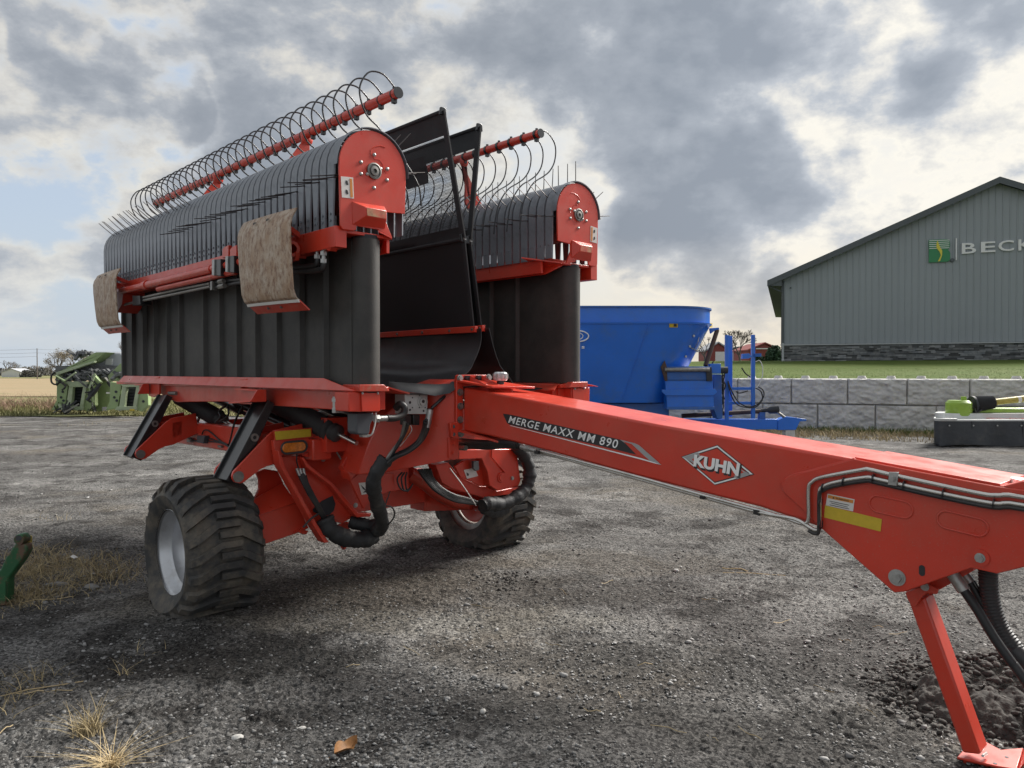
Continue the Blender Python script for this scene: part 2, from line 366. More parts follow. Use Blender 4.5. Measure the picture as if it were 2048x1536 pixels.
    cs = N('ShaderNodeSeparateColor'); L(v1.outputs['Color'], cs.inputs[0])
    cs2 = N('ShaderNodeSeparateColor'); L(v2.outputs['Color'], cs2.inputs[0])
    cs3 = N('ShaderNodeSeparateColor'); L(v3.outputs['Color'], cs3.inputs[0])
    g1 = mixc(mr(cs.outputs[0], 0, 1), (.30, .30, .30), (1.7, 1.68, 1.65)); base = mixc(.85, base, g1, 'MULTIPLY')
    g3 = mixc(mr(cs3.outputs[1], 0, 1), (.5, .5, .5), (1.5, 1.5, 1.48)); base = mixc(.6, base, g3, 'MULTIPLY')
    base = mixc(mth('MULTIPLY', mr(cs2.outputs[1], .87, .9), mr(v2.outputs['Distance'], .011, .006)), base, (.38, .37, .36))
    L(base, p.inputs['Base Color'])
    b1 = N('ShaderNodeBump'); b1.inputs['Distance'].default_value = .016; L(mth('SUBTRACT', 1.0, mth('MULTIPLY', v1.outputs['Distance'], 60)), b1.inputs['Height'])
    b2_ = N('ShaderNodeBump'); b2_.inputs['Distance'].default_value = .03; L(noise(26, 6, .7), b2_.inputs['Height']); L(b1.outputs[0], b2_.inputs['Normal'])
    b3_ = N('ShaderNodeBump'); b3_.inputs['Distance'].default_value = .006; L(mth('SUBTRACT', 1.0, mth('MULTIPLY', v3.outputs['Distance'], 120)), b3_.inputs['Height']); L(b2_.outputs[0], b3_.inputs['Normal'])
    L(b3_.outputs[0], p.inputs['Normal']); L(p.outputs[0], out.inputs[0]); MATS['ground'] = m
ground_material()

# ------------------------------------------------------------------ mesh builder
V3 = lambda p: Vector(p)
def frame_of(d):
    d = Vector(d).normalized(); a = Vector((0, 0, 1)) if abs(d.z) < .9 else Vector((1, 0, 0))
    x = a.cross(d).normalized(); return x, d.cross(x)
def spline(pts, n=6):
    pts = [Vector(p) for p in pts]; out = []
    for i in range(len(pts) - 1):
        p0 = pts[max(i - 1, 0)]; p1 = pts[i]; p2 = pts[i + 1]; p3 = pts[min(i + 2, len(pts) - 1)]
        for k in range(n):
            t = k / n
            out.append(.5 * ((2 * p1) + (p2 - p0) * t + (2 * p0 - 5 * p1 + 4 * p2 - p3) * t * t + (3 * p1 - p0 - 3 * p2 + p3) * t ** 3))
    out.append(pts[-1]); return out
class MB:
    def __init__(s): s.v = []; s.f = []
    def add(s, vs, fs):
        o = len(s.v); s.v += [tuple(x) for x in vs]; s.f += [tuple(i + o for i in f) for f in fs]; return s
    def prism(s, pts, vec):
        n = len(pts); vec = Vector(vec); a = [Vector(p) for p in pts]; b = [p + vec for p in a]
        s.add(a + b, [tuple(range(n))[::-1], tuple(range(n, 2 * n))] + [(i, (i + 1) % n, n + (i + 1) % n, n + i) for i in range(n)]); return s
    def box(s, lo, hi):
        (x0, y0, z0), (x1, y1, z1) = lo, hi
        return s.prism([(x0, y0, z0), (x1, y0, z0), (x1, y1, z0), (x0, y1, z0)], (0, 0, z1 - z0))
    def bar(s, p0, p1, w, h, up=None):
        p0, p1 = Vector(p0), Vector(p1); d = (p1 - p0).normalized(); up = Vector(up) if up else Vector((0, 0, 1))
        if abs(d.dot(up)) > .98: up = Vector((1, 0, 0))
        x = d.cross(up).normalized() * w / 2; y = x.cross(d).normalized() * h / 2
        return s.prism([p0 - x - y, p0 + x - y, p0 + x + y, p0 - x + y], p1 - p0)
    def tube(s, pts, r, n=8, cap=True):
        pts = [Vector(p) for p in pts]; m = len(pts); rs = r if isinstance(r, (list, tuple)) else [r] * m
        vs = []; px = None
        for i, p in enumerate(pts):
            d = (pts[min(i + 1, m - 1)] - pts[max(i - 1, 0)])
            if d.length < 1e-9: d = Vector((0, 0, 1))
            d.normalize()
            if px is None: x, _ = frame_of(d)
            else:
                x = px - d * px.dot(d)
                x = x.normalized() if x.length > 1e-6 else frame_of(d)[0]
            px = x; y = d.cross(x)
            for k in range(n):
                a = 2 * math.pi * k / n; vs.append(p + (x * math.cos(a) + y * math.sin(a)) * rs[i])
        fs = [(i * n + k, i * n + (k + 1) % n, (i + 1) * n + (k + 1) % n, (i + 1) * n + k) for i in range(m - 1) for k in range(n)]
        if cap: fs += [tuple(range(n))[::-1], tuple(range((m - 1) * n, m * n))]
        s.add(vs, fs); return s
    def cyl(s, p0, p1, r, n=16, r1=None): return s.tube([p0, p1], [r, r if r1 is None else r1], n)
    def ring(s, p0, p1, ro, ri, n=24):
        p0, p1 = Vector(p0), Vector(p1); x, y = frame_of(p1 - p0); vs = []
        for p, r in ((p0, ro), (p1, ro), (p1, ri), (p0, ri)):
            vs += [p + (x * math.cos(2 * math.pi * k / n) + y * math.sin(2 * math.pi * k / n)) * r for k in range(n)]
        fs = [(j * n + k, j * n + (k + 1) % n, ((j + 1) % 4) * n + (k + 1) % n, ((j + 1) % 4) * n + k) for j in range(4) for k in range(n)]
        s.add(vs, fs); return s
    def lathe(s, prof, o, axis, n=48, closed=False):
        o = Vector(o); ax = Vector(axis).normalized(); x, y = frame_of(ax); vs = []; m = len(prof)
        for k in range(n):
            a = 2 * math.pi * k / n; e = x * math.cos(a) + y * math.sin(a)
            vs += [o + e * r + ax * h for r, h in prof]
        rng = m if closed else m - 1
        s.add(vs, [(k * m + i, k * m + (i + 1) % m, ((k + 1) % n) * m + (i + 1) % m, ((k + 1) % n) * m + i) for k in range(n) for i in range(rng)]); return s
    def sheet(s, rows):                       # rows of 3D points -> quads
        n = len(rows[0]); vs = [p for r in rows for p in r]
        s.add(vs, [(i * n + k, i * n + k + 1, (i + 1) * n + k + 1, (i + 1) * n + k) for i in range(len(rows) - 1) for k in range(n - 1)]); return s
    def slab(s, rows, vec):                   # sheet with thickness
        n = len(rows[0]); m = len(rows); vec = Vector(vec); a = [Vector(p) for r in rows for p in r]; b = [p + vec for p in a]; N = n * m
        fs = [(i * n + k, i * n + k + 1, (i + 1) * n + k + 1, (i + 1) * n + k) for i in range(m - 1) for k in range(n - 1)]
        fs += [tuple(N + j for j in f[::-1]) for f in fs]
        loop = [k for k in range(n)] + [i * n + n - 1 for i in range(1, m)] + [(m - 1) * n + k for k in range(n - 2, -1, -1)] + [i * n for i in range(m - 2, 0, -1)]
        fs += [(loop[i], loop[i - 1], N + loop[i - 1], N + loop[i]) for i in range(len(loop))]
        s.add(a + b, fs); return s
    def ball(s, c, r, sc=(1, 1, 1), n=10, m=6):
        c = Vector(c); vs = [c + Vector((0, 0, r * sc[2]))]
        for j in range(1, m):
            t = math.pi * j / m
            vs += [c + Vector((r * sc[0] * math.sin(t) * math.cos(2 * math.pi * k / n), r * sc[1] * math.sin(t) * math.sin(2 * math.pi * k / n), r * sc[2] * math.cos(t))) for k in range(n)]
        vs.append(c - Vector((0, 0, r * sc[2]))); e = len(vs) - 1
        fs = [(0, 1 + k, 1 + (k + 1) % n) for k in range(n)]
        fs += [(1 + j * n + k, 1 + (j + 1) * n + k, 1 + (j + 1) * n + (k + 1) % n, 1 + j * n + (k + 1) % n) for j in range(m - 2) for k in range(n)]
        fs += [(e, 1 + (m - 2) * n + (k + 1) % n, 1 + (m - 2) * n + k) for k in range(n)]
        s.add(vs, fs); return s
    def mesh(s, name, material, smooth=38):
        me = bpy.data.meshes.new(name); me.from_pydata(s.v, [], s.f)
        bm = bmesh.new(); bm.from_mesh(me); bmesh.ops.recalc_face_normals(bm, faces=bm.faces); bm.to_mesh(me); bm.free()
        me.materials.append(MATS[material])
        if smooth:
            me.shade_smooth(); me.set_sharp_from_angle(angle=math.radians(smooth))
        return me
    def build(s, name, material, parent=None, bevel=0.0, smooth=38, loc=None):
        return put(s.mesh(name, material, smooth), name, parent, bevel, loc)
def put(me, name, parent=None, bevel=0.0, loc=None, rot=None):
    o = bpy.data.objects.new(name, me); COL.objects.link(o)
    if parent: o.parent = parent
    if loc is not None: o.location = loc
    if rot is not None: o.rotation_euler = rot
    if bevel:
        b = o.modifiers.new('bevel', 'BEVEL'); b.width = bevel; b.segments = 2; b.limit_method = 'ANGLE'; b.angle_limit = math.radians(35)
        b.harden_normals = False
    return o
def empty(name, loc=(0, 0, 0), rz=0.0):
    o = bpy.data.objects.new(name, None); COL.objects.link(o); o.location = loc; o.rotation_euler = (0, 0, rz); o.empty_display_size = .2; return o
def tag(o, label=None, cat=None, group=None, kind=None):
    for k, x in (('label', label), ('category', cat), ('group', group), ('kind', kind)):
        if x: o[k] = x
    return o
def text_pts(body, offset=0.0, spacing=1.0):
    cu = bpy.data.curves.new('t', 'FONT'); cu.body = body; cu.offset = offset; cu.space_character = spacing; cu.resolution_u = 3; cu.fill_mode = 'FRONT'
    o = bpy.data.objects.new('t', cu); COL.objects.link(o); dg = bpy.context.evaluated_depsgraph_get(); dg.update()
    me = bpy.data.meshes.new_from_object(o.evaluated_get(dg)); vs = np.array([v.co[:2] for v in me.vertices]); fs = [tuple(p.vertices) for p in me.polygons]
    bpy.data.objects.remove(o); bpy.data.curves.remove(cu); bpy.data.meshes.remove(me)
    lo, hi = vs.min(0), vs.max(0); return (vs - lo) / (hi - lo), fs
def text_on(body, bl, br, tr, tl, nrm, depth, material, name, parent=None, offset=0.0, spacing=1.0):
    """lettering of its own thickness laid on the quad bl-br-tr-tl, standing proud along nrm"""
    vs, fs = text_pts(body, offset, spacing); bl, br, tr, tl = map(Vector, (bl, br, tr, tl)); nrm = Vector(nrm) * depth
    P = [(bl * (1 - a) + br * a) * (1 - b) + (tl * (1 - a) + tr * a) * b for a, b in vs]; n = len(P)
    from collections import Counter
    ec = Counter(); 
    for f in fs:
        for i in range(len(f)): ec[tuple(sorted((f[i], f[i - 1])))] += 1
    F2 = [tuple(f) for f in fs] + [tuple(i + n for i in f[::-1]) for f in fs] + [(a, b, b + n, a + n) for (a, b), c in ec.items() if c == 1]
    mb = MB(); mb.add(P + [p + nrm for p in P], F2); return mb.build(name, material, parent, smooth=0)
def np_mesh(name, verts, tris, material, smooth=False):
    me = bpy.data.meshes.new(name); nv, nf = len(verts), len(tris); k = tris.shape[1]
    me.vertices.add(nv); me.vertices.foreach_set('co', verts.astype(np.float32).ravel())
    me.loops.add(nf * k); me.loops.foreach_set('vertex_index', tris.astype(np.int32).ravel())
    me.polygons.add(nf); me.polygons.foreach_set('loop_start', np.arange(0, nf * k, k, dtype=np.int32))
    me.polygons.foreach_set('loop_total', np.full(nf, k, dtype=np.int32)); me.update(calc_edges=True); me.validate()
    me.materials.append(MATS[material])
    if smooth: me.shade_smooth()
    return me

# ------------------------------------------------------------------ noise in numpy
def _hash(ix, iy, seed):
    h = (ix * 374761393 + iy * 668265263 + seed * 974711) & 0xFFFFFFFF
    h = ((h ^ (h >> 13)) * 1274126177) & 0xFFFFFFFF
    return ((h ^ (h >> 16)) & 0xFFFF) / 65535.0
def vnoise(x, y, seed=0):
    ix, iy = np.floor(x).astype(np.int64), np.floor(y).astype(np.int64); fx, fy = x - ix, y - iy
    fx = fx * fx * (3 - 2 * fx); fy = fy * fy * (3 - 2 * fy)
    a = _hash(ix, iy, seed); b = _hash(ix + 1, iy, seed); c = _hash(ix, iy + 1, seed); d = _hash(ix + 1, iy + 1, seed)
    return (a * (1 - fx) + b * fx) * (1 - fy) + (c * (1 - fx) + d * fx) * fy - .5
def fbm(x, y, seed=0, oct=4):
    s = 0; a = 1.0
    for k in range(oct): s = s + a * vnoise(x * 2 ** k, y * 2 ** k, seed + k); a *= .5
    return s
def worley(x, y, seed):
    """distance to the nearest scattered point and that point's own random value"""
    ix, iy = np.floor(x).astype(np.int64), np.floor(y).astype(np.int64); best = np.full(x.shape, 9.0); val = np.zeros(x.shape)
    for dx in (-1, 0, 1):
        for dy in (-1, 0, 1):
            cx, cy = ix + dx, iy + dy; px = cx + _hash(cx, cy, seed); py = cy + _hash(cx, cy, seed + 1); d = (x - px) ** 2 + (y - py) ** 2
            k = d < best; best = np.where(k, d, best); val = np.where(k, _hash(cx, cy, seed + 2), val)
    return np.sqrt(best), val
def crumbs(x, y):
    """lumpy relief of broken asphalt: clods of two sizes, thinner where the yard is packed"""
    loose = np.clip(.55 + 1.5 * fbm(x * .8, y * .8, 41, 3), .15, 1.2)
    wx, wy = x + .012 * fbm(x * 40, y * 40, 71, 2), y + .012 * fbm(x * 40, y * 40, 72, 2)
    d1, v1 = worley(wx / .048, wy / .048, 90); d2, v2 = worley(wx / .024, wy / .024, 95)
    h = .016 * np.clip(1 - d1 * d1 * 1.9, 0, 1) * v1 ** 1.5 + .0085 * np.clip(1 - d2 * d2 * 1.8, 0, 1) * (.25 + v2)
    return 1.3 * h * loose * np.clip(1.25 - np.hypot(x, y) / 11, 0, 1)
def mpos(u, v, z=0.0): return OM + UM * u + VM * v + Vector((0, 0, z))
FLAT = [mpos(-.2, -1.46), mpos(-.3, 1.38), mpos(4.42, .1)]
def gh(x, y):
    x = np.asarray(x, float); y = np.asarray(y, float); r = np.hypot(x, y)
    h = .05 * fbm(x * .35, y * .35, 5, 3) + 0.030 * fbm(x * 1.9, y * 1.9, 9, 4) + .014 * fbm(x * 9, y * 9, 21, 3)
    w = np.ones_like(h)
    for p in FLAT: w = w * np.clip((np.hypot(x - p.x, y - p.y) - .35) / .6, 0, 1)
    return h * w * np.clip(1.2 - r / 45, 0, 1) - .002
rng = np.random.default_rng(7); random.seed(7)

# ------------------------------------------------------------------ ground
def build_ground():
    rr = np.concatenate([[0.0], np.geomspace(.8, 3.0, 14), np.geomspace(3.02, 9.5, 640), np.geomspace(9.57, 20, 110), np.geomspace(21, 1800, 60)])
    # finer towards the front of the yard
    ang = np.concatenate([np.radians(np.linspace(-37, 37, 860)), np.radians(np.linspace(41, 319, 44))])
    R, A = np.meshgrid(rr, ang, indexing='ij'); X = R * np.sin(A); Y = R * np.cos(A)
    Z = gh(X, Y) + np.where((R > 2.9) & (R < 13.5), crumbs(X, Y), 0); n, m = R.shape
    idx = np.arange(n * m).reshape(n, m); a = idx[:-1, :]; b = idx[1:, :]
    q = np.stack([a, np.roll(a, -1, 1), np.roll(b, -1, 1), b], -1).reshape(-1, 4)
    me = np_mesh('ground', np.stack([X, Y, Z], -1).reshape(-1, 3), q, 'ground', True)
    return tag(put(me, 'ground'), 'dark grey yard of asphalt millings and crushed stone', 'ground', kind='structure')
build_ground()
def strip(name, material, fn, x0, x1, nx, y0, y1, ny, label, cat, zf):
    X, Y = np.meshgrid(np.linspace(x0, x1, nx), np.linspace(y0, y1, ny)); x, y = fn(X, Y); Z = zf(x, y)
    idx = np.arange(nx * ny).reshape(ny, nx); q = np.stack([idx[:-1, :-1], idx[:-1, 1:], idx[1:, 1:], idx[1:, :-1]], -1).reshape(-1, 4)
    return tag(put(np_mesh(name, np.stack([x, y, Z], -1).reshape(-1, 3), q, material, True), name), label, cat, kind='structure')
# stubble field on the left and the grass margin in front of it
strip('field', 'field', lambda X, Y: (X, Y), -420, -14, 60, 52, 215, 60, 'tan harvested stubble field reaching to the far trees', 'field', lambda x, y: .06 + .05 * fbm(x * .1, y * .1, 3))
strip('far_pasture', 'far_grass', lambda X, Y: (X, Y), -900, -14, 30, 210, 900, 30, 'dull green pasture behind the stubble field', 'pasture', lambda x, y: .10 + .05 * fbm(x * .05, y * .05, 8))
strip('grass_margin', 'far_grass', lambda X, Y: (X, Y + 1.2 * fbm(X * .3, Y * .1, 4)), -60, -9, 80, 29.3, 62, 30, 'rough grass margin between yard and field', 'grass margin', lambda x, y: .03 + .05 * fbm(x * .6, y * .6, 2))
# wall line and lawn
WP = Vector((8.21, 22.9, 0)); WD = Vector((11.66 - 8.21, 21.5 - 22.9, 0)).normalized(); WNm = Vector((-WD.y, WD.x, 0))   # WNm points behind the wall
def lawn_h(x, y):
    d = (x - WP.x) * WNm.x + (y - WP.y) * WNm.y
    return 1.50 + np.clip(d, 0, 21) * .040 + np.clip(d - 21, 0, 400) * .0150 + .03 * fbm(x * .4, y * .4, 6)
strip('lawn', 'lawn', lambda X, Y: (WP.x + WD.x * X + WNm.x * Y, WP.y + WD.y * X + WNm.y * Y), -7.5, 90, 120, .45, 190, 130, 'mown green lawn above the block wall', 'lawn', lawn_h)

def blades(name, pts, h, w, material, lean=.5, seed=1, seg=2, label=None, cat='grass', parent=None):
    """thin upright leaf blades, each a bent strip"""
    r = np.random.default_rng(seed); n = len(pts); pts = np.asarray(pts, float)
    H = h[0] + (h[1] - h[0]) * r.random(n) ** 1.6; a = r.random(n) * 2 * np.pi; l = lean * (.2 + r.random(n)); b = r.random(n) * 2 * np.pi
    sx, sy = np.cos(b) * w * (.6 + .8 * r.random(n)), np.sin(b) * w; rows = []
    for k in range(seg + 1):
        t = k / seg; cx = pts[:, 0] + np.cos(a) * l * H * t * t; cy = pts[:, 1] + np.sin(a) * l * H * t * t; cz = pts[:, 2] - .01 + H * t * (1 - .25 * l * t)
        ww = (1 - t * .85); rows += [np.stack([cx - sx * ww, cy - sy * ww, cz], -1), np.stack([cx + sx * ww, cy + sy * ww, cz], -1)]
    Vv = np.stack(rows, 1).reshape(-1, 3); base = np.arange(n)[:, None] * (2 * (seg + 1))
    q = np.concatenate([base + np.array([[2 * k, 2 * k + 1, 2 * k + 3, 2 * k + 2]]) for k in range(seg)], 0)
    o = put(np_mesh(name, Vv, q, material), name, parent); return tag(o, label, cat, kind='stuff')
# verge grass at the foot of the wall
def wpt(s, d): return WP.x + WD.x * s + WNm.x * d, WP.y + WD.y * s + WNm.y * d
s = rng.uniform(-7, 13, 9000); d = -np.abs(rng.normal(0, .55, 9000)) - .05
x, y = wpt(s, d); blades('verge_grass', np.stack([x, y, np.zeros_like(x)], -1), (.06, .22), .010, 'blade_green', seed=2, label='green grass at the foot of the block wall')
s = rng.uniform(-7, 13, 15000); d = rng.uniform(-3.0, -.5, 15000) - .5 * rng.random(15000); k = fbm(s * .9, d * 1.4, 31) + .25 * rng.random(15000) > -.12; s, d = s[k], d[k]
x, y = wpt(s, d); blades('verge_straw_grass', np.stack([x, y, np.zeros_like(x)], -1), (.05, .26), .009, 'blade_dry', lean=1.0, seed=3, label='dry tan grass along the edge of the yard before the wall')
s = rng.uniform(-6, 16, 26000); d = .5 + rng.random(26000) ** 1.5 * 9; x, y = wpt(s, d)
blades('lawn_blades', np.stack([x, y, lawn_h(x, y)], -1), (.02, .045), .005, 'blade_green', seed=4, seg=1, label='short blades of the mown lawn', cat='grass')
# left margin
x = rng.uniform(-24, -9.5, 16000); y = 29.5 + rng.random(16000) ** 1.3 * 16; k = fbm(x * .35, y * .25, 77) > -.25; x, y = x[k], y[k]
blades('margin_grass', np.stack([x, y, np.zeros_like(x)], -1), (.08, .35), .018, 'blade_mid', lean=.8, seed=5, label='mixed green and tan grass round the green header')
x = rng.uniform(-9.5, -2, 7000); y = 26 + rng.random(7000) * 12; k = fbm(x * .3, y * .3, 17) > -.2; x, y = x[k], y[k]
blades('back_grass', np.stack([x, y, np.zeros_like(x)], -1), (.08, .3), .018, 'blade_green', lean=.7, seed=6, label='green grass behind the merger')
x = -21.5 - 8 * rng.random(5200) + 3.5 * rng.random(5200); y = rng.uniform(32, 39, 5200); k = fbm(x * .8, y * .6, 61) > -.08; x, y = x[k], y[k]
blades('weed_patch', np.stack([x, y, np.zeros_like(x)], -1), (.15, .95), .010, 'weed_red', lean=1.2, seed=8, seg=3, label='dead reddish weeds at the edge of the field', cat='weeds')
# dry tufts in the yard
def tuft_pts(px, py, n, r):
    g_ = GZ(px, py); q = np.stack([g_[0] + rng.normal(0, r, n), g_[1] + rng.normal(0, r, n)], -1); return np.column_stack([q, gh(q[:, 0], q[:, 1])])
P_ = np.concatenate([tuft_pts(px, py, n, r) for px, py, n, r in [(60, 1150, 420, .12), (110, 1125, 520, .18), (150, 1165, 420, .20), (35, 1190, 360, .12), (200, 1130, 260, .17), (90, 1195, 240, .16), (235, 1150, 140, .16), (60, 1110, 260, .14)]])
blades('dry_grass', P_, (.03, .16), .0035, 'blade_dry', lean=1.6, seed=11, seg=3, label='dry tan grass growing beside the green hitch arm')
P_ = np.concatenate([tuft_pts(px, py, 330, r) for px, py, r in [(60, 1150, .16), (120, 1130, .26), (190, 1145, .24), (50, 1195, .12)]])
blades('grass_thatch', P_, (.02, .07), .0035, 'blade_dry', lean=3.2, seed=19, seg=3, label='flattened dry thatch between the stones by the green arm')
P_ = np.concatenate([tuft_pts(px, py, n, r) for px, py, n, r in [(120, 1040, 30, .12), (55, 1370, 60, .08), (90, 1360, 40, .08), (245, 1345, 24, .03), (290, 1300, 10, .05), (150, 850, 80, .5), (20, 1400, 40, .08)]])
blades('sparse_dry_grass', P_, (.03, .14), .003, 'blade_dry', lean=1.4, seed=12, seg=3, label='thin scattered dry grass stems in the gravel')
for k_, (px, py, n, lb) in enumerate([(175, 1468, 150, 'small tan tuft of dry grass in open gravel'), (222, 1525, 130, 'spiky pale straw tuft splayed flat on the gravel')]):
    o = blades('grass_tuft', tuft_pts(px, py, n, .018 if k_ else .03), (.08, .19), .0028, 'blade_dry' if k_ == 0 else 'straw', lean=1.1 + .8 * k_, seed=13 + k_, seg=3, label=lb, cat='grass tuft'); del o['kind']

# loose stones
def stones(name, n, ymin, ymax, smin, smax, material, seed, label, pts=None, lift=.25, pw=2.2):
    r = np.random.default_rng(seed)
    ico = []; ph = (1 + 5 ** .5) / 2
    for a in (-1, 1):
        for b in (-ph, ph): ico += [(0, a, b), (a, b, 0), (b, 0, a)]
    ico = np.array(ico) / math.hypot(1, ph)
    bm = bmesh.new(); [bm.verts.new(v) for v in ico]; bmesh.ops.convex_hull(bm, input=bm.verts); bm.verts.ensure_lookup_table(); bm.verts.index_update()
    T = np.array([[v.index for v in f.verts] for f in bm.faces]); B = np.array([v.co[:] for v in bm.verts]); bm.free()
    if pts is None:
        y = 1 / (1 / ymin + r.random(n) * (1 / ymax - 1 / ymin)); x = r.uniform(-.74, .74, n) * y
        k = fbm(x * 1.1, y * 1.1, 51, 4) + .5 * r.random(n) > .05; x, y = x[k], y[k]; n = len(x); z = gh(x, y)
    else: x, y, z = pts.T; n = len(x)
    S = smin + (smax - smin) * r.random(n) ** pw
    sc = S[:, None] * np.stack([.7 + .7 * r.random(n), .7 + .7 * r.random(n), .45 + .4 * r.random(n)], -1)
    Vv = B[None] * (1 + .85 * (r.random((n, 12, 1)) - .5)) * sc[:, None, :]
    a = r.random(n) * 6.283; ca, sa = np.cos(a)[:, None], np.sin(a)[:, None]
    Vv = np.stack([Vv[..., 0] * ca - Vv[..., 1] * sa, Vv[..., 0] * sa + Vv[..., 1] * ca, Vv[..., 2]], -1)
    Vv += np.stack([x, y, z + S * lift + .004], -1)[:, None, :]
    tri = (T[None] + (np.arange(n) * 12)[:, None, None]).reshape(-1, 3)
    return tag(put(np_mesh(name, Vv.reshape(-1, 3), tri, material), name), label, 'gravel', kind='stuff')
stones('loose_gravel', 30000, 2.9, 11.5, .003, .010, 'stone', 3, 'loose grey stone chips over the yard')
stones('coarse_gravel', 850, 3.0, 14, .008, .022, 'stone', 4, 'larger loose grey stones lying about the yard')

# ------------------------------------------------------------------ retaining wall
wall = empty('retaining_wall', (WP.x, WP.y, 0), math.atan2(WD.y, WD.x))     # local x along the wall, +y behind it
tag(wall, 'grey concrete retaining wall of large rough-faced blocks below the lawn', 'wall')
BL, BH, BD = 1.545, .765, .6
def block_mesh(seed, x0=0.0, x1=BL):
    r = np.random.default_rng(seed); nx, nz = 52, 28; gap = .006
    xs = np.linspace(x0 + gap, x1 - gap, nx); zs = np.linspace(.008, BH - .010, nz); X, Z = np.meshgrid(xs, zs)
    ex = np.minimum(np.minimum(X - xs[0], xs[-1] - X) / .03, 1); ez = np.minimum(np.minimum(Z - zs[0], zs[-1] - Z) / .03, 1); e = np.clip(np.minimum(ex, ez), 0, 1)
    wx = .25 * fbm(X * 4, Z * 4, seed + 9, 2); Y = -e ** .7 * (.045 + .085 * (.42 - np.abs(fbm(X * 2.3 + seed * 7 + wx, Z * 4.2 + X * 1.1 + wx, seed, 4))) + .035 * fbm(X * 10, Z * 13, seed + 3, 4))
    mb = MB(); rows = [[(X[i, j], Y[i, j], Z[i, j]) for j in range(nx)] for i in range(nz)]; mb.sheet(rows)
    b = [[(x, BD, z) for x in (xs[0], xs[-1])] for z in (zs[0], zs[-1])]; mb.sheet(b)
    top = [[(x, y, zs[-1]) for x in (xs[0], xs[-1])] for y in (0, BD)]; mb.sheet(top)
    for xx in (xs[0], xs[-1]): mb.sheet([[(xx, 0, z), (xx, BD, z)] for z in (zs[0], zs[-1])])
    return mb.mesh('block', 'block', 50)
bms = [block_mesh(k) for k in range(6)]
for c in range(2):
    for k in range(-5, 9):
        put(bms[(k * 5 + c * 3) % 6], 'block', wall, loc=(k * BL + (.17 if c == 1 else -.64), 0, c * BH))
mb = MB().box((-8.2, .12, 0), (13.2, .58, 2 * BH - .02)); mb.build('wall_core', 'block', wall)
kn = MB(); kn.lathe([(.0, .085), (.10, .085), (.135, .0)], (0, 0, 0), (0, 0, 1), 20); knm = kn.mesh('knob', 'block', 40)
for k in range(-5, 9):
    for q in (.25, .75): put(knm, 'knob', wall, loc=(k * BL + .17 + q * BL, .30, 2 * BH - .012))

# ------------------------------------------------------------------ steel building
BA = Vector((15.19, 43.0, 0)); BDv = Vector((11, -4.0, 0)).normalized(); HALF = 10.45; BASE = 2.33; EAVE = 6.95; PEAK = 11.45; DEP = 26.0
bld = empty('steel_building', (BA.x, BA.y, BASE), math.atan2(BDv.y, BDv.x))
tag(bld, 'large grey ribbed steel building with dark gable roof and stone base', 'building')
W2 = 2 * HALF; ez = EAVE - BASE; pz = PEAK - BASE
def roofz(x): return ez + (pz - ez) * (1 - abs(x - HALF) / HALF)
# ribbed siding: real trapezoid ribs
mb = MB(); pitch = .32; xs = []; x = 0.0
while x < W2 - .01:
    xs += [(x, 0), (x + .11, 0), (x + .125, -.028), (x + .165, -.028), (x + .18, 0)]; x += pitch
xs.append((W2, 0)); xs = sorted([q for q in xs if q[0] <= W2] + [(HALF, 0)])
mb.sheet([[(a, b, z_) for a, b in xs] for z_ in (.97,)] + [[(a, b, roofz(a)) for a, b in xs]]); mb.build('siding', 'siding', bld, smooth=0)
mb = MB(); mb.prism([(0, .03, 0), (W2, .03, 0), (W2, .03, ez), (HALF, .03, pz), (0, .03, ez)], (0, DEP, 0)); mb.build('wall_shell', 'siding', bld)
# stone base laid in courses
mb = MB(); mb.box((-.02, -.02, -.35), (W2, .02, .90)); mb.build('base_wall', 'stone_veneer', bld)
mb = MB(); rz_ = 0; zc = -.02; r_ = random.Random(5)
while zc < .86:
    h = r_.choice([.05, .065, .08, .1]); h = min(h, .88 - zc)
    if h < .02: break
    xc = -.03
    while xc < W2:
        l = r_.uniform(.18, .7); pr = r_.uniform(.02, .085)
        if xc < 13.5: mb.box((xc + .006, -.02 - pr, zc + .005), (min(xc + l, W2) - .006, 0, zc + h - .004))
        xc += l
    zc += h
tag(mb.build('stone_courses', 'stone_veneer', bld, smooth=0), kind='stuff')
mb = MB(); mb.prism([(-.06, -.14, .885), (W2 + .06, -.14, .885), (W2 + .06, -.14, .935), (-.06, -.14, .955)], (0, .16, 0)); mb.build('sill_cap', 'trim_light', bld)
# roof with overhang, rake boards, fascia
sl = (pz - ez) / HALF; OVX, OVY = .75, .45
mb = MB()
for sgn in (0, 1):
    a = (-OVX, ez - sl * OVX); b = (HALF, pz)
    pts = [(a[0], -OVY, a[1] + .06), (b[0], -OVY, b[1] + .06), (b[0], -OVY, b[1] + .20), (a[0], -OVY, a[1] + .20)]
    if sgn: pts = [(W2 - p[0], p[1], p[2]) for p in pts]
    mb.prism(pts, (0, DEP + 2 * OVY, 0))
mb.build('roof', 'trim_dark', bld)
mb = MB()
for sgn in (0, 1):
    a = (-OVX - .02, ez - sl * OVX - .10); b = (HALF, pz - .10)
    pts = [(a[0], -OVY - .04, a[1]), (b[0], -OVY - .04, b[1]), (b[0], -OVY - .04, b[1] + .33), (a[0], -OVY - .04, a[1] + .33)]
    if sgn: pts = [(W2 - p[0], p[1], p[2]) for p in pts]
    mb.prism(pts, (0, .035, 0))
mb.build('rake_board', 'trim_dark', bld)
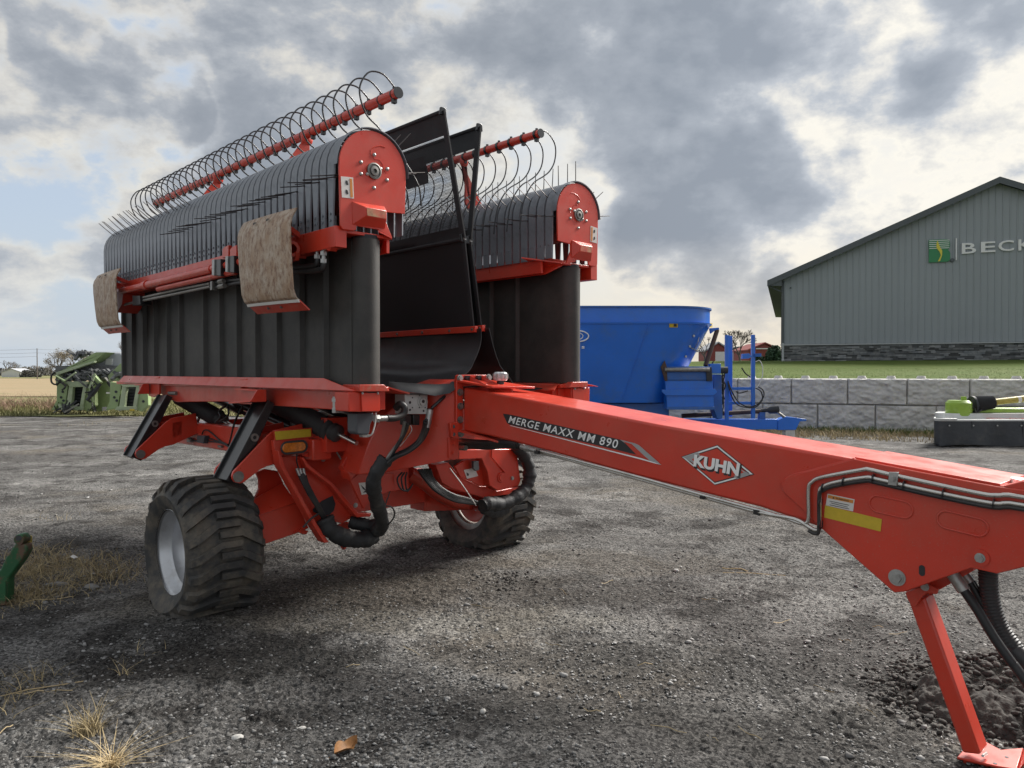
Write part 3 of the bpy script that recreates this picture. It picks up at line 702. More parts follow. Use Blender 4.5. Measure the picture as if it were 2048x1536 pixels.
mb = MB(); mb.prism([(-OVX, -OVY + .01, ez - sl * OVX - .06), (.0, -OVY + .01, ez - sl * OVX - .10), (0, -OVY + .01, ez - .02), (-OVX, -OVY + .01, ez - sl * OVX + .05)], (0, DEP, 0)); mb.build('soffit', 'trim_dark', bld)
mb = MB(); mb.tube([(-OVX + .05, -.3, ez - .38), (-.25, -.15, ez - .62), (.06, -.08, ez - .75), (.08, -.08, 2.5), (.08, -.08, .95)], .055, 8); mb.build('downspout', 'trim_dark', bld)
mb = MB(); mb.tube([(.08, -.10, 1.02), (.08, -.10, .1), (.10, -.22, .0)], .065, 8); mb.build('downspout_foot', 'trim_light', bld)
mb = MB(); mb.box((-.03, -.045, .96), (.13, .02, ez - .1)); mb.build('corner_trim', 'trim_dark', bld)
mb = MB(); mb.box((.42, -.10, ez - .55), (.50, -.005, ez - .47)); mb.build('lamp_box', 'trim_dark', bld)
# sign on the gable
def bpt(px, py, off=-.06):
    r = ray(px, py); n = Vector((-BDv.y, BDv.x, 0)); c = CAM - BA; t = (off - c.dot(n)) / r.dot(n); p = c + r * t
    return Vector((p.dot(BDv), off, p.z - BASE))
sign = empty('wall_sign', bld.location, bld.rotation_euler.z); tag(sign, 'green and white BECK sign with striped letter emblem on the gable', 'sign')
q = lambda x, y, o=-.10: bpt(*a2(x, y), o)
mb = MB(); e0 = q(947, 370); e1 = q(1062, 365); e2 = q(1060, 485); e3 = q(947, 490)
def eq(s_, t_): return (e3 * (1 - s_) + e2 * s_) * (1 - t_) + (e0 * (1 - s_) + e1 * s_) * t_
outl = [(0, 0), (.86, 0), (.95, .04), (1, .12), (1, .36), (.96, .46), (.88, .52), (.95, .58), (.98, .68), (.97, .88), (.92, .97), (.82, 1), (0, 1)]
MB().prism([eq(*p) + Vector((0, .065, 0)) for p in outl], (0, -.065, 0)).build('emblem', 'sign_green', sign)
for k in range(5):
    t_ = .60 + k * .085
    MB().prism([eq(s_, tt) + Vector((0, -.004, 0)) for s_, tt in ((.02, t_), (.94, t_), (.95, t_ + .028), (.02, t_ + .028))], (0, -.01, 0)).build('emblem_stripe', 'sign_white', sign)
MB().prism([eq(*p) + Vector((0, -.018, 0)) for p in [(.42, .02), (.56, .30), (.50, .45), (.36, .62), (.35, .80), (.40, .96), (.46, .80), (.52, .66), (.62, .50), (.62, .30), (.53, .05)]], (0, -.01, 0)).build('emblem_flame', 'sign_yellow', sign)
MB().prism([q(1090, 362), q(1096, 361), q(1096, 476), q(1090, 477)], (0, .06, 0)).build('divider', 'sign_white', sign)
MB().cyl(q(1072, 477), q(1072, 477) + Vector((0, .06, 0)), .10, 14).build('registered_mark', 'trim_dark', sign)
x_ = 1122
for ch, x0, x1, yb0, yb1, yt0, yt1 in [('B', 1122, 1198, 444, 440, 388, 384), ('E', 1224, 1300, 437, 433, 381, 377), ('C', 1316, 1398, 431, 427, 374, 370), ('K', 1422, 1500, 427, 422, 368, 364)]:
    text_on(ch, q(x0, yb0), q(x1, yb1), q(x1, yt1), q(x0, yt0), (0, 1, 0), .095, 'sign_white', 'letter', sign, offset=.012)

# ------------------------------------------------------------------ blue feed mixer
MX, MY = GY(1205, 745, 19.2)[0], 19.2
mix = empty('feed_mixer', (MX, MY, 0)); tag(mix, 'blue vertical tub feed mixer wagon parked before the block wall', 'feed mixer')
def mp(px, py, dy=0.0):                                     # pixel -> mixer local at depth MY+dy
    p = GY(px, py, MY + dy); return Vector((p[0] - MX, p[1] - MY, p[2]))
def oval(L2, W_, z, n=64, x0=0.0):                          # stadium outline: half length L2, half width W_
    out = []
    for k in range(n):
        a = 2 * math.pi * k / n; c, s_ = math.cos(a), math.sin(a)
        out.append(Vector((x0 + math.copysign(max(L2 - W_, 0), c) + W_ * c if abs(c) > 1e-6 else x0, W_ * s_, z)))
    return out
top_z, rim_z, bot_z = 3.26, 2.88, .97
ft = mp(1422, 700).x; fb = mp(1338, 700).x
def tub(z, d=0.0):
    t = (z - bot_z) / (rim_z - bot_z); t = min(t, 1.0); xr = fb + (ft - .05 - fb) * t; xl = -fb * .82 - (ft - fb) * t; W_ = .82 + .42 * t
    return oval((xr - xl) / 2 - d, W_ - d, z, 72, (xr + xl) / 2)
def ringband(zs, thick, ds=None):
    mb = MB(); ds = ds or [0] * len(zs); O_ = [tub(z, d) for z, d in zip(zs, ds)]; I_ = [tub(z, d + thick) for z, d in zip(zs, ds)]
    n = len(O_[0]); vs = []; 
    loops = O_ + I_[::-1]
    for l in loops: vs += l
    m = len(loops); mb.add(vs, [(j * n + k, j * n + (k + 1) % n, ((j + 1) % m) * n + (k + 1) % n, ((j + 1) % m) * n + k) for j in range(m) for k in range(n)]); return mb
tubm = ringband([bot_z, 1.5, 2.1, rim_z], .02)
tubo = tubm.build('tub', 'blue', mix, smooth=50)
ringband([rim_z + .003, top_z], .02, [.02, .02]).build('extension_ring', 'blue', mix, smooth=50)
ringband([rim_z - .03, rim_z + .012], .05, [-.03, -.03]).build('rim_band', 'blue', mix, smooth=50)
ringband([top_z - .03, top_z + .01], .05, [-.02, -.02]).build('top_band', 'blue_worn', mix, smooth=50)
mb = MB(); mb.add(tub(bot_z, .03), [tuple(range(72))]); mb.add(tub(bot_z + .25, .03), [tuple(range(72))]); mb.build('floor', 'blue_worn', mix)
# seam, decals, bolts on the tub side
def on_tub(px, py, off=.012):
    """point on the camera side of the tub wall seen at a pixel"""
    best = None; r = ray(px, py)
    for k in range(300):
        Y = MY - 1.6 + k * .01; p = CAM + r * (Y / r.y); lx, ly, lz = p.x - MX, p.y - MY, p.z
        if lz < bot_z or lz > top_z: continue
        t = min((lz - bot_z) / (rim_z - bot_z), 1); xr = fb + (ft - .05 - fb) * t; xl = -fb * .82 - (ft - fb) * t; W_ = .82 + .42 * t
        cx0, cx1 = xl + W_, xr - W_; dx = max(cx0 - lx, 0, lx - cx1); dd = math.hypot(dx, ly)
        if dd <= W_ + off: return Vector((lx, ly, lz))
    return Vector((lx, ly, lz))
mb = MB(); mb.tube([on_tub(*a1(750 - 200 * t, 262 + 565 * t)) for t in np.linspace(0, 1, 12)], .012, 6); mb.build('seam', 'blue', mix)
for (x, y) in [(905, 268), (1192, 268)]:
    MB().slab([[on_tub(*a1(x, y - 16)), on_tub(*a1(x + (64 if x < 1000 else 40), y - 16))], [on_tub(*a1(x, y + 16)), on_tub(*a1(x + (64 if x < 1000 else 40), y + 16))]], (0, -.006, 0)).build('warning_label', 'yellow', mix)
MB().slab([[on_tub(*a1(938, y)) + Vector((0, -.008, 0)), on_tub(*a1(960, y)) + Vector((0, -.008, 0))] for y in (258, 278)], (0, -.004, 0)).build('label_mark', 'decal_black', mix)
mb = MB(); el_ = [on_tub(*a1(205 + 88 * math.cos(a), 350 + 42 * math.sin(a))) + Vector((0, -.006, 0)) for a in np.linspace(-1.9, 1.9, 22)]; mb.tube(el_, .016, 5); mb.build('logo_arc', 'decal_white', mix)
mb = MB(); mb.tube([on_tub(*a1(200 + 50 * math.cos(a), 350 + 28 * math.sin(a))) for a in np.linspace(-1.2, 1.2, 10)], .010, 5); mb.build('logo_arc', 'decal_white', mix)
text_on('s', on_tub(*a1(240, 445)), on_tub(*a1(262, 445)), on_tub(*a1(262, 426)), on_tub(*a1(240, 426)), (0, -1, 0), .008, 'decal_white', 'lettering', mix, offset=.02)
for x, y in [(1088, 348), (1058, 428), (1028, 505)]: 
    c = on_tub(*a1(x, y)); MB().cyl(c, c + Vector((.01, -.02, 0)), .03, 10).build('bolt', 'zinc', mix)
c = on_tub(*a1(1070, 440)); MB().bar(c + Vector((0, -.03, 0)), on_tub(*a1(1110, 465)) + Vector((.02, -.03, 0)), .04, .02).build('step_bracket', 'dull_steel', mix)
MB().tube([on_tub(*a1(1130, 360)), on_tub(*a1(1112, 395)) + Vector((.02, -.05, 0)), on_tub(*a1(1100, 440))], .012, 6).build('grab_handle', 'zinc', mix)
# chassis, drawbar
MB().box((-2.6, -.65, .62), (mp(1330, 0).x, .65, .95)).build('frame', 'blue_worn', mix, bevel=.01)
dz0, dz1 = mp(1500, 858).z, mp(1500, 838).z
mb = MB(); mb.prism([mp(1300, 858) + Vector((0, -.35, 0)), mp(1552, 858) + Vector((0, -.12, 0)), mp(1552, 838) + Vector((0, -.12, 0)), mp(1300, 838) + Vector((0, -.35, 0))], (0, .12, 0))
mb.prism([mp(1300, 858) + Vector((0, .35, 0)), mp(1552, 858) + Vector((0, .12, 0)), mp(1552, 838) + Vector((0, .12, 0)), mp(1300, 838) + Vector((0, .35, 0))], (0, -.12, 0))
mb.build('drawbar', 'blue', mix, bevel=.008)
pts = [(1715, 985), (1775, 960), (1845, 965), (1930, 978), (1930, 992), (1880, 995), (1850, 1058), (1715, 1060)]
MB().prism([mp(*a1(*p)) + Vector((0, -.14, 0)) for p in pts], (0, .28, 0)).build('hitch', 'blue', mix, bevel=.008)
MB().box(tuple(mp(*a1(1775, 1110)) + Vector((0, -.12, 0)))[:2] + (-.01,), tuple(mp(*a1(1845, 1060)) + Vector((0, .12, 0)))).build('support_block', 'block', mix)
# wheels and axle under the tub
for sx in (-1.25, -.15):
    for sy in (-.95, .95):
        t = MB(); t.lathe([(.20, -.13), (.36, -.14), (.41, -.10), (.42, 0), (.41, .10), (.36, .14), (.20, .13)], (sx, sy, .42), (0, 1, 0), 32); w_ = t.build('tyre', 'tyre', mix)
        t = MB(); t.lathe([(.0, -.06), (.08, -.06), (.14, -.02), (.20, -.11), (.20, .11), (.0, .08)], (sx, sy, .42), (0, 1 if sy > 0 else -1, 0), 24); t.build('rim', 'white_plastic', w_)
    MB().cyl((sx, -.95, .42), (sx, .95, .42), .06, 10).build('axle', 'rust_dark', mix)
    MB().box((sx - .12, -.5, .42), (sx + .12, .5, .65)).build('axle_mount', 'blue_worn', mix)
# front discharge conveyor box
D = Vector((0, -1.05, 0))
def cb(pl, vec, name, m_, bev=.006): return MB().prism([mp(*a1(*p), -1.05) for p in pl], vec).build(name, m_, mix, bevel=bev)
cb([(875, 690), (1235, 690), (1245, 905), (890, 905)], (0, 1.2, 0), 'conveyor_box', 'blue')
cb([(845, 755), (1250, 750), (1262, 775), (1235, 800), (875, 800), (848, 775)], (0, -.05, 0), 'conveyor_lip', 'blue')
cb([(860, 580), (1225, 580), (1235, 690), (872, 690)], (0, 1.0, 0), 'conveyor_hood', 'blue_worn')
cb([(885, 622), (1195, 622), (1195, 682), (890, 682)], (0, -.02, 0), 'conveyor_apron', 'blue_worn')
MB().cyl(mp(*a1(870, 605), -1.12), mp(*a1(1210, 605), -1.12), .05, 12).build('conveyor_roller', 'dull_steel', mix)
cb([(838, 585), (868, 535), (882, 575), (890, 690), (870, 690)], (0, -.04, 0), 'chain_guard', 'rust_dark')
cb([(1180, 590), (1222, 585), (1228, 690), (1185, 690)], (0, -.06, 0), 'chain_guard', 'header_dark')
cb([(885, 885), (1245, 885), (1245, 908), (885, 908)], (0, -.03, 0), 'lower_lip', 'blue_worn')
# brown lift cylinder and bracket, motor
MB().tube([mp(*a1(1268, 305), -.4), mp(*a1(1180, 575), -.75)], .055, 10).build('lift_cylinder', 'rust_dark', mix)
MB().prism([mp(*a1(*p), -.45) for p in [(1215, 290), (1280, 285), (1285, 300), (1255, 305), (1222, 330)]], (0, .12, 0)).build('cylinder_bracket', 'blue', mix)
MB().box(tuple(mp(*a1(1215, 635), -1.0)), tuple(mp(*a1(1280, 560), -.8))).build('motor_mount', 'blue', mix, bevel=.01)
MB().cyl(mp(*a1(1275, 608), -.9), mp(*a1(1345, 608), -.9), .085, 14).build('hydraulic_motor', 'header_dark', mix)
MB().prism([mp(*a1(*p), -.7) for p in [(1240, 640), (1300, 640), (1310, 975), (1270, 980), (1240, 900)]], (0, .4, 0)).build('front_post', 'blue_worn', mix, bevel=.01)
# ladder-like hose frame
for x0, x1, y0, y1, dy in [(1330, 1352, 342, 985, -.35), (1355, 1380, 348, 960, .25), (1525, 1555, 340, 975, -.35)]:
    a = mp(*a1((x0 + x1) / 2, y1), dy); b = mp(*a1((x0 + x1) / 2, y0), dy); MB().bar(a, b, .09, .07, up=(0, 1, 0)).build('frame_post', 'blue', mix, bevel=.006)
for y0, y1, dy in [(735, 760, -.34), (848, 868, -.33)]:
    MB().bar(mp(*a1(1345, (y0 + y1) / 2), dy), mp(*a1(1540, (y0 + y1) / 2), dy), .05, .07).build('frame_rail', 'blue', mix, bevel=.004)
MB().prism([mp(*a1(*p), -.4) for p in [(1460, 485), (1510, 480), (1530, 505), (1510, 520), (1460, 522)]], (0, .12, 0)).build('bracket', 'blue', mix)
MB().bar(mp(*a1(1550, 495), -.4), mp(*a1(1600, 492), -.4), .08, .08).build('bracket', 'blue_worn', mix)
# driveline
MB().cyl(mp(*a1(1000, 955), -.05), mp(*a1(1600, 920), -.05), .055, 12).build('driveline', 'rust_dark', mix)
MB().tube([mp(*a1(1600, 915), -.05), mp(*a1(1650, 912), -.05), mp(*a1(1665, 912), -.05), mp(*a1(1730, 905), -.05)], [.05, .05, .09, .11], 14).build('driveline_guard', 'header_dark', mix)
MB().cyl(mp(*a1(1725, 925), -.1), mp(*a1(1780, 968), -.1), .035, 8).build('pto_stub', 'dull_steel', mix)
MB().box(tuple(mp(*a1(1590, 980), -.1)), tuple(mp(*a1(1620, 925), .05))).build('driveline_rest', 'blue_worn', mix)
# hoses: drooping loops and a bundle
hp = [[(1350, 690), (1380, 770), (1430, 850), (1500, 885), (1570, 870), (1620, 810), (1615, 760), (1580, 735)],
      [(1350, 700), (1372, 790), (1410, 860), (1470, 888), (1560, 888), (1610, 830), (1600, 770), (1560, 745)],
      [(1280, 640), (1330, 720), (1300, 790), (1275, 850), (1295, 900), (1320, 930)],
      [(1310, 620), (1300, 700), (1290, 770), (1310, 850), (1290, 900)], [(1270, 700), (1260, 800), (1275, 880), (1310, 940)],
      [(1455, 590), (1480, 630), (1520, 660)], [(1410, 770), (1440, 782), (1500, 765)], [(1240, 540), (1225, 575), (1230, 620)],
      [(1330, 600), (1318, 680), (1305, 760), (1325, 830)]]
for k, pl in enumerate(hp): MB().tube(spline([mp(*a1(*p), -.45 - .015 * k) for p in pl], 5), .016, 6).build('hose', 'hose', mix)
MB().tube(spline([mp(*a1(*p), -.5) for p in [(1560, 545), (1590, 535), (1612, 580), (1612, 650), (1590, 710), (1565, 740)]], 5), .010, 6).build('hose', 'white_label', mix)
rr_ = random.Random(3)
for k in range(7):
    x = 1255 + rr_.random() * 60; pts = [mp(*a1(x + rr_.uniform(-12, 12), 640 + 60 * j), -.6 - .05 * rr_.random()) for j in range(6)]
    MB().tube(spline(pts, 4), .014, 5).build('hose', 'hose', mix)

# ------------------------------------------------------------------ disc mower on the right
WX, WY_ = GZ(1866, 893)[0], GZ(1866, 893)[1]
mow = empty('disc_mower', (WX, WY_, 0)); tag(mow, 'lime green and white mower with black skirt at the edge of the yard', 'mower')
def wp(px, py, dy=0.0):
    p = GY(px, py, WY_ + dy); return Vector((p[0] - WX, p[1] - WY_, p[2]))
q = lambda x, y, dy=0: wp(*a2(x, y), dy)
hs = q(1000, 1330).z; Ltot = 4.2; Dp = 1.25
# skirt: wavy cloth hanging round the edge
path = [(.98, Dp), (.66, Dp - .2), (.24, .38), (.12, .12), (.30, 0), (1.0, -.02), (2.0, 0), (3.0, -.02), (Ltot, 0), (Ltot, Dp)]
pp = spline([(x, y, 0) for x, y in path], 10); rows = []
for j in range(7):
    t = j / 6; row = []
    for k, p in enumerate(pp):
        wv = .035 * (1 - t) * math.sin(k * .55 + 1.2 * math.sin(k * .21)) + .02 * (1 - t)
        row.append((p.x, p.y - wv, .03 + (hs - .03) * t + (.02 * math.sin(k * .3) if j == 0 else 0)))
    rows.append(row)
MB().slab(rows, (0, .012, 0)).build('skirt', 'tarp', mow, smooth=60)
for x_ in (.88, 2.05, 3.1): MB().bar((x_, -.035, .06), (x_, -.030, hs), .02, .012, up=(0, 1, 0)).build('skirt_seam', 'tarp', mow)
for x_ in (.35, .9, 1.45, 2.0, 2.6, 3.2): MB().cyl((x_, -.05, hs - .10), (x_, -.03, hs - .10), .018, 8).build('rivet', 'zinc', mow)
outl = [(p.x, p.y) for p in pp]
lid = MB(); lid.prism([(x, y, hs - .01) for x, y in outl], (0, 0, .05)); lid.build('deck', 'white_plastic', mow, bevel=.012)
lid = MB(); lid.prism([(max(x, .42), min(max(y, .30), Dp - .1), hs + .04) for x, y in outl], (0, 0, .12)); lid.build('deck_cover', 'white_plastic', mow, bevel=.03)
tb = MB(); tb.tube([(p.x, p.y - .01, hs + .045) for p in pp[:45]], .022, 8); tb.build('bumper_tube', 'white_plastic', mow)
MB().box((1.6, Dp - .25, hs + .16), (Ltot, Dp + .05, hs + .26)).build('deck_beam', 'lime', mow, bevel=.02)
MB().box((1.2, .55, hs + .16), (Ltot, .80, hs + .26)).build('deck_ridge', 'lime', mow, bevel=.02)
c0 = q(1075, 1245, .5); c1 = q(1145, 1245, .5); 
MB().lathe([(0, 0), (.26, 0), (.28, .03), (.28, .30), (.22, .36), (.0, .36)], (q(1105, 1285, .55).x, .55, hs + .10), (0, 0, 1), 20).build('gearbox', 'lime', mow)
MB().box((q(1078, 1285, .5).x, .40, hs + .10), (q(1150, 1285, .5).x + .05, .75, hs + .36)).build('gearbox_side', 'lime', mow, bevel=.03)
MB().cyl((q(1138, 1200, .5).x, .55, hs + .36), (q(1138, 1200, .5).x, .55, hs + .55), .06, 12).build('gearbox_cap', 'lime', mow)
a = q(1180, 1242, .55); b = q(1290, 1230, .55); prof = []
n_ = 14; mb = MB(); mb.tube([a + (b - a) * (k / (2 * n_)) for k in range(2 * n_ + 1)], [(.20 if k % 2 else .17) - .05 * k / (2 * n_) for k in range(2 * n_ + 1)], 18); mb.build('driveline_boot', 'rubber_boot', mow)
dirp = (b - a).normalized(); MB().cyl(b, b + dirp * 2.6 + Vector((0, 0, .02)), .075, 14).build('pto_shaft', 'pto_yellow', mow)
for k, x_ in enumerate((.55, .68, 1.1)): MB().ring(b + dirp * x_, b + dirp * (x_ + .08), .078, .06, 16).build('shaft_label', 'white_label', mow)
MB().ring(a - dirp * .02, a + dirp * .03, .205, .15, 18).build('driveline_flange', 'header_dark', mow)
MB().tube(spline([q(1190, 1262, .3), q(1200, 1285, .28), q(1230, 1270, .3)], 5), .014, 6).build('hose', 'hose', mow)
text_on('CLAAS', (1.32, .10, hs + .055), (2.55, .10, hs + .055), (2.55, .26, hs + .056), (1.32, .26, hs + .056), (0, 0, 1), .004, 'red', 'lettering', mow, offset=.02, spacing=1.15)

# ------------------------------------------------------------------ green forage header far left
HX, HY = GZ(215, 838)[0], 30.5
hd = empty('forage_header', (HX, HY, 0)); tag(hd, 'weathered green folded forage header with grey hood beyond the yard', 'forage header')
def hp_(x, y, dy=0.0):
    p = GY(*a3(x, y), HY + dy); return Vector((p[0] - HX, p[1] - HY, p[2]))
def hpoly(pl, dy, th, name, m_, bev=.015): return MB().prism([hp_(x, y, dy) for x, y in pl], (0, th, 0)).build(name, m_, hd, bevel=bev)
def hframe(o, dy, dx, sy, w):
    # portal frame: two uprights, lintel, sill round a dark opening with stacked slats
    L_ = hpoly([(705 + o, 770), (850 + o, 780), (800 + o, 1100), (650 + o, 1120), (700 + o, 1010)], dy, .25, 'side_plate', 'claas_green')
    hpoly([(1035 + o, 780), (1170 + o, 775), (1180 + o, 1060), (1090 + o, 1140), (1010 + o, 1100)], dy, .25, 'side_plate', 'claas_green')
    hpoly([(820 + o, 765), (1090 + o, 762), (1080 + o, 830), (860 + o, 835)], dy - .1, .3, 'lintel', 'pale_green')
    hpoly([(790 + o, 1075), (1040 + o, 1075), (1030 + o, 1120), (760 + o, 1120)], dy - .1, .3, 'sill', 'pale_green')
    hpoly([(855 + o, 825), (905 + o, 825), (880 + o, 1085), (815 + o, 1085)], dy - .08, .2, 'upright', 'pale_green')
    hpoly([(1030 + o, 825), (1075 + o, 825), (1030 + o, 1085), (985 + o, 1085)], dy - .08, .2, 'upright', 'pale_green')
    hpoly([(880 + o, 830), (1045 + o, 830), (1010 + o, 1080), (840 + o, 1080)], dy + .35, .1, 'opening_back', 'header_dark')
    for k in range(6):
        y = 850 + k * 38; hpoly([(890 + o - k * 7, y), (1035 + o - k * 6, y), (1033 + o - k * 6, y + 14), (888 + o - k * 7, y + 14)], dy + .2, .08, 'slat', 'header_dark', .005)
    for x, y in [(780, 890), (790, 1000), (1100, 900), (1120, 1010), (760, 960)]:
        c = hp_(x + o, y, dy); MB().cyl(c + Vector((0, -.02, 0)), c + Vector((0, .01, 0)), .05, 10).build('port', 'header_dark', hd)
hframe(0, 0, 0, 0, 0)
hframe(660, -1.4, 0, 0, 0)
hpoly([(1100, 700), (1330, 690), (1400, 900), (1340, 1120), (1200, 1140), (1080, 1130), (1150, 900)], .5, .3, 'centre_plate', 'claas_green')
hpoly([(700, 660), (1190, 400), (1310, 400), (1160, 520), (760, 625)], .2, 1.6, 'wing_cover', 'claas_green')
hpoly([(690, 650), (1170, 505), (1165, 530), (700, 690)], .1, .2, 'wing_edge', 'pale_green')
hpoly([(690, 655), (760, 650), (800, 780), (690, 800)], .3, .5, 'corner_box', 'claas_green')
hpoly([(1340, 690), (1490, 540), (1560, 540), (1560, 760), (1350, 760)], -.5, 1.2, 'wing_cover', 'claas_green')
hpoly([(1010, 610), (1300, 405), (1500, 400), (1560, 470), (1560, 620), (1380, 610), (1150, 590)], .9, 1.5, 'hood', 'grey_hood', .08)
hpoly([(1040, 615), (1290, 460), (1310, 475), (1080, 615)], .8, .2, 'hood_rib', 'white_plastic')
hpoly([(1310, 480), (1400, 480), (1390, 560), (1300, 560)], .85, .1, 'hood_panel', 'white_plastic', .02)
# dark row chain drums on top and across the middle
rr_ = random.Random(11)
for x0, x1, y, n_, dy in [(880, 1160, 425, 26, .4), (800, 1180, 700, 60, .1), (1060, 1480, 670, 46, .2), (1420, 1560, 700, 14, -.8)]:
    mb = MB()
    for k in range(n_):
        c = hp_(rr_.uniform(x0, x1), y + rr_.uniform(-28, 28) * (1.6 if y > 600 else .6), dy + rr_.uniform(0, .5)); e = Vector((rr_.uniform(-1, 1), rr_.uniform(-1, 1), rr_.uniform(-.6, .6))).normalized() * rr_.uniform(.12, .28)
        mb.bar(c - e, c + e, rr_.uniform(.05, .14), rr_.uniform(.04, .12))
    mb.build('crop_rotor', 'rotor_grey', hd, smooth=0)
mb = MB(); mb.bar(hp_(760, 620, .9), hp_(1560, 620, .9), .8, .35); mb.build('rotor_trough', 'rotor_grey', hd)
MB().tube([hp_(1250, 790, -.2), hp_(1080, 1000, -.35)], .07, 10).build('fold_cylinder', 'header_dark', hd)
MB().bar(hp_(1160, 690, -.1), hp_(1250, 790, -.15), .14, .14).build('fold_arm', 'claas_green', hd, bevel=.01)
for pl in [[(690, 640), (640, 690), (640, 770), (690, 800), (760, 760)], [(700, 720), (760, 715), (720, 790), (700, 810)], [(1080, 800), (1150, 850), (1120, 890), (1060, 900)], [(1330, 770), (1400, 860), (1450, 830), (1500, 800)], [(780, 780), (810, 830), (770, 870)]]:
    MB().tube(spline([hp_(x, y, -.3) for x, y in pl], 5), .035, 6).build('hose', 'hose', hd)
rr_ = random.Random(77)
for k in range(46):
    x, y = rr_.choice([(rr_.uniform(720, 1180), rr_.uniform(640, 800)), (rr_.uniform(1080, 1420), rr_.uniform(760, 1120)), (rr_.uniform(1380, 1760), rr_.uniform(730, 860)), (rr_.uniform(680, 900), rr_.uniform(1060, 1130))])
    c = hp_(x, y, rr_.uniform(-.45, -.1)); e = Vector((rr_.uniform(-1, 1), rr_.uniform(-.4, .4), rr_.uniform(-1, 1))).normalized() * rr_.uniform(.08, .32)
    if k % 3: MB().bar(c - e, c + e, rr_.uniform(.03, .09), rr_.uniform(.03, .08)).build('linkage', rr_.choice(['claas_green', 'pale_green', 'rotor_grey', 'header_dark', 'dull_steel']), hd)
    else: MB().tube(spline([c - e, c + Vector((0, -.1, -.12)), c + e], 4), .022, 5).build('hose', 'hose', hd)
MB().prism([hp_(x, y, -.1) for x, y in [(640, 1120), (670, 1060), (700, 1010), (720, 1020), (690, 1110)]], (0, .2, 0)).build('foot', 'claas_green', hd)
for k in range(4): MB().box(tuple(hp_(770 + 190 * k + 120 * (k > 1), 1130, .1)), tuple(hp_(850 + 190 * k + 120 * (k > 1), 1075, .6))).build('skid_foot', 'header_dark', hd)
for k, (x, y) in enumerate([(1335, 905), (1630, 1115)]):
    MB().prism([hp_(x + a_, y + b_, -.3 if k == 0 else -1.5) for a_, b_ in ((-15, -10), (40, -10), (40, 10), (-15, 10))], (0, -.02, 0)).build('label', 'yellow' if k else 'white_label', hd)

# ------------------------------------------------------------------ trees, barns, pole
def bare_tree(name, loc, h, spread, seed, label, leaves=0, lmat='far_leaf', group=None, levels=5, thick=1.0):
    r = random.Random(seed); t = empty(name, loc); tag(t, label, 'tree', group); tr = MB(); br = MB(); tips = []
    def grow(p, d, L, rad, lev):
        n = 3; pts = [Vector(p)]; q = Vector(p); dd = Vector(d)
        for k in range(n):
            dd = (dd + Vector((r.gauss(0, .13), r.gauss(0, .13), r.gauss(.03, .07)))).normalized(); q = q + dd * (L / n); pts.append(q.copy())
        (tr if lev < 1 else br).tube(pts, [rad * (1 - .42 * k / n) for k in range(n + 1)], 6 if lev < 2 else 4 if lev < 3 else 3, cap=False)
        if lev >= levels: tips.append(q); return
        for k in range(r.choice([2, 3, 3, 4]) if lev else 4):
            az = r.uniform(0, 6.283); sp = r.uniform(.35, .95) * spread; s_, _ = frame_of(dd); u_ = dd.cross(s_)
            nd = (dd + (s_ * math.cos(az) + u_ * math.sin(az)) * sp).normalized()
            grow(pts[-1] if r.random() < .6 else pts[-2], nd, L * r.uniform(.6, .82), max(rad * .55, .012 * thick), lev + 1)
    grow((0, 0, -.2), (0, 0, 1), h * .27, h * .018 * thick, 0)
    tr.build('trunk', 'bark', t, smooth=60); cr = br.build('crown', 'bark', t, smooth=60)
    if leaves:
        rg = np.random.default_rng(seed); T = np.array([tuple(x) for x in tips]); k = rg.integers(0, len(T), leaves); c = T[k] + rg.normal(0, h * .035, (leaves, 3))
        a = rg.normal(0, 1, (leaves, 3)); a /= np.linalg.norm(a, axis=1)[:, None]; b = np.cross(a, rg.normal(0, 1, (leaves, 3))); b /= np.linalg.norm(b, axis=1)[:, None]
        sz = h * .012 * (.5 + rg.random((leaves, 1))); Vv = np.stack([c - a * sz, c + b * sz * .6, c + a * sz, c - b * sz * .6], 1).reshape(-1, 3)
        put(np_mesh('leaves', Vv, np.arange(leaves * 4).reshape(-1, 4), lmat), 'leaves', cr)
    return t
G = 'bare trees far across the field'
def far(px, Y, z=0.0): return (GY(px, 745, Y)[0], Y, z)
for k, (px, Y, h, sp, lv, lb) in enumerate([
        (120, 265, 13.0, .95, 1500, 'wide bare tree standing behind the green header'), (150, 280, 12.5, 1.0, 1400, 'dense rounded tree with dull brown leaves behind the green header'),
        (185, 290, 12.0, 1.0, 1300, 'leafy brown tree rising behind the grey header hood'), (232, 150, 12.0, .8, 0, 'leafless tree beside the merger rear skid'),
        (103, 300, 7.5, .9, 700, 'small rounded tree beside the header corner'), (64, 330, 7.0, .9, 300, 'slender bare tree next to the utility pole'),
        (36, 330, 8.0, .9, 500, 'brown bare tree right behind the white barn'), (12, 360, 10.5, .9, 0, 'tall pale bare tree left of the white barn')]):
    bare_tree('bare_tree', far(px, Y), h, sp, 40 + k, lb, lv, group=G, levels=5, thick=2.2)
bare_tree('bare_tree', (*GY(1481, 745, 95)[:2], 3.0), 5.6, .72, 61, 'leafless round-headed tree behind the blue hose frame', 0, levels=6, thick=1.6)
bare_tree('bare_tree', (*GY(1408, 745, 95)[:2], 2.9), 5.0, .8, 62, 'leafless tree half hidden behind the mixer tub', 300, levels=5, thick=1.6)
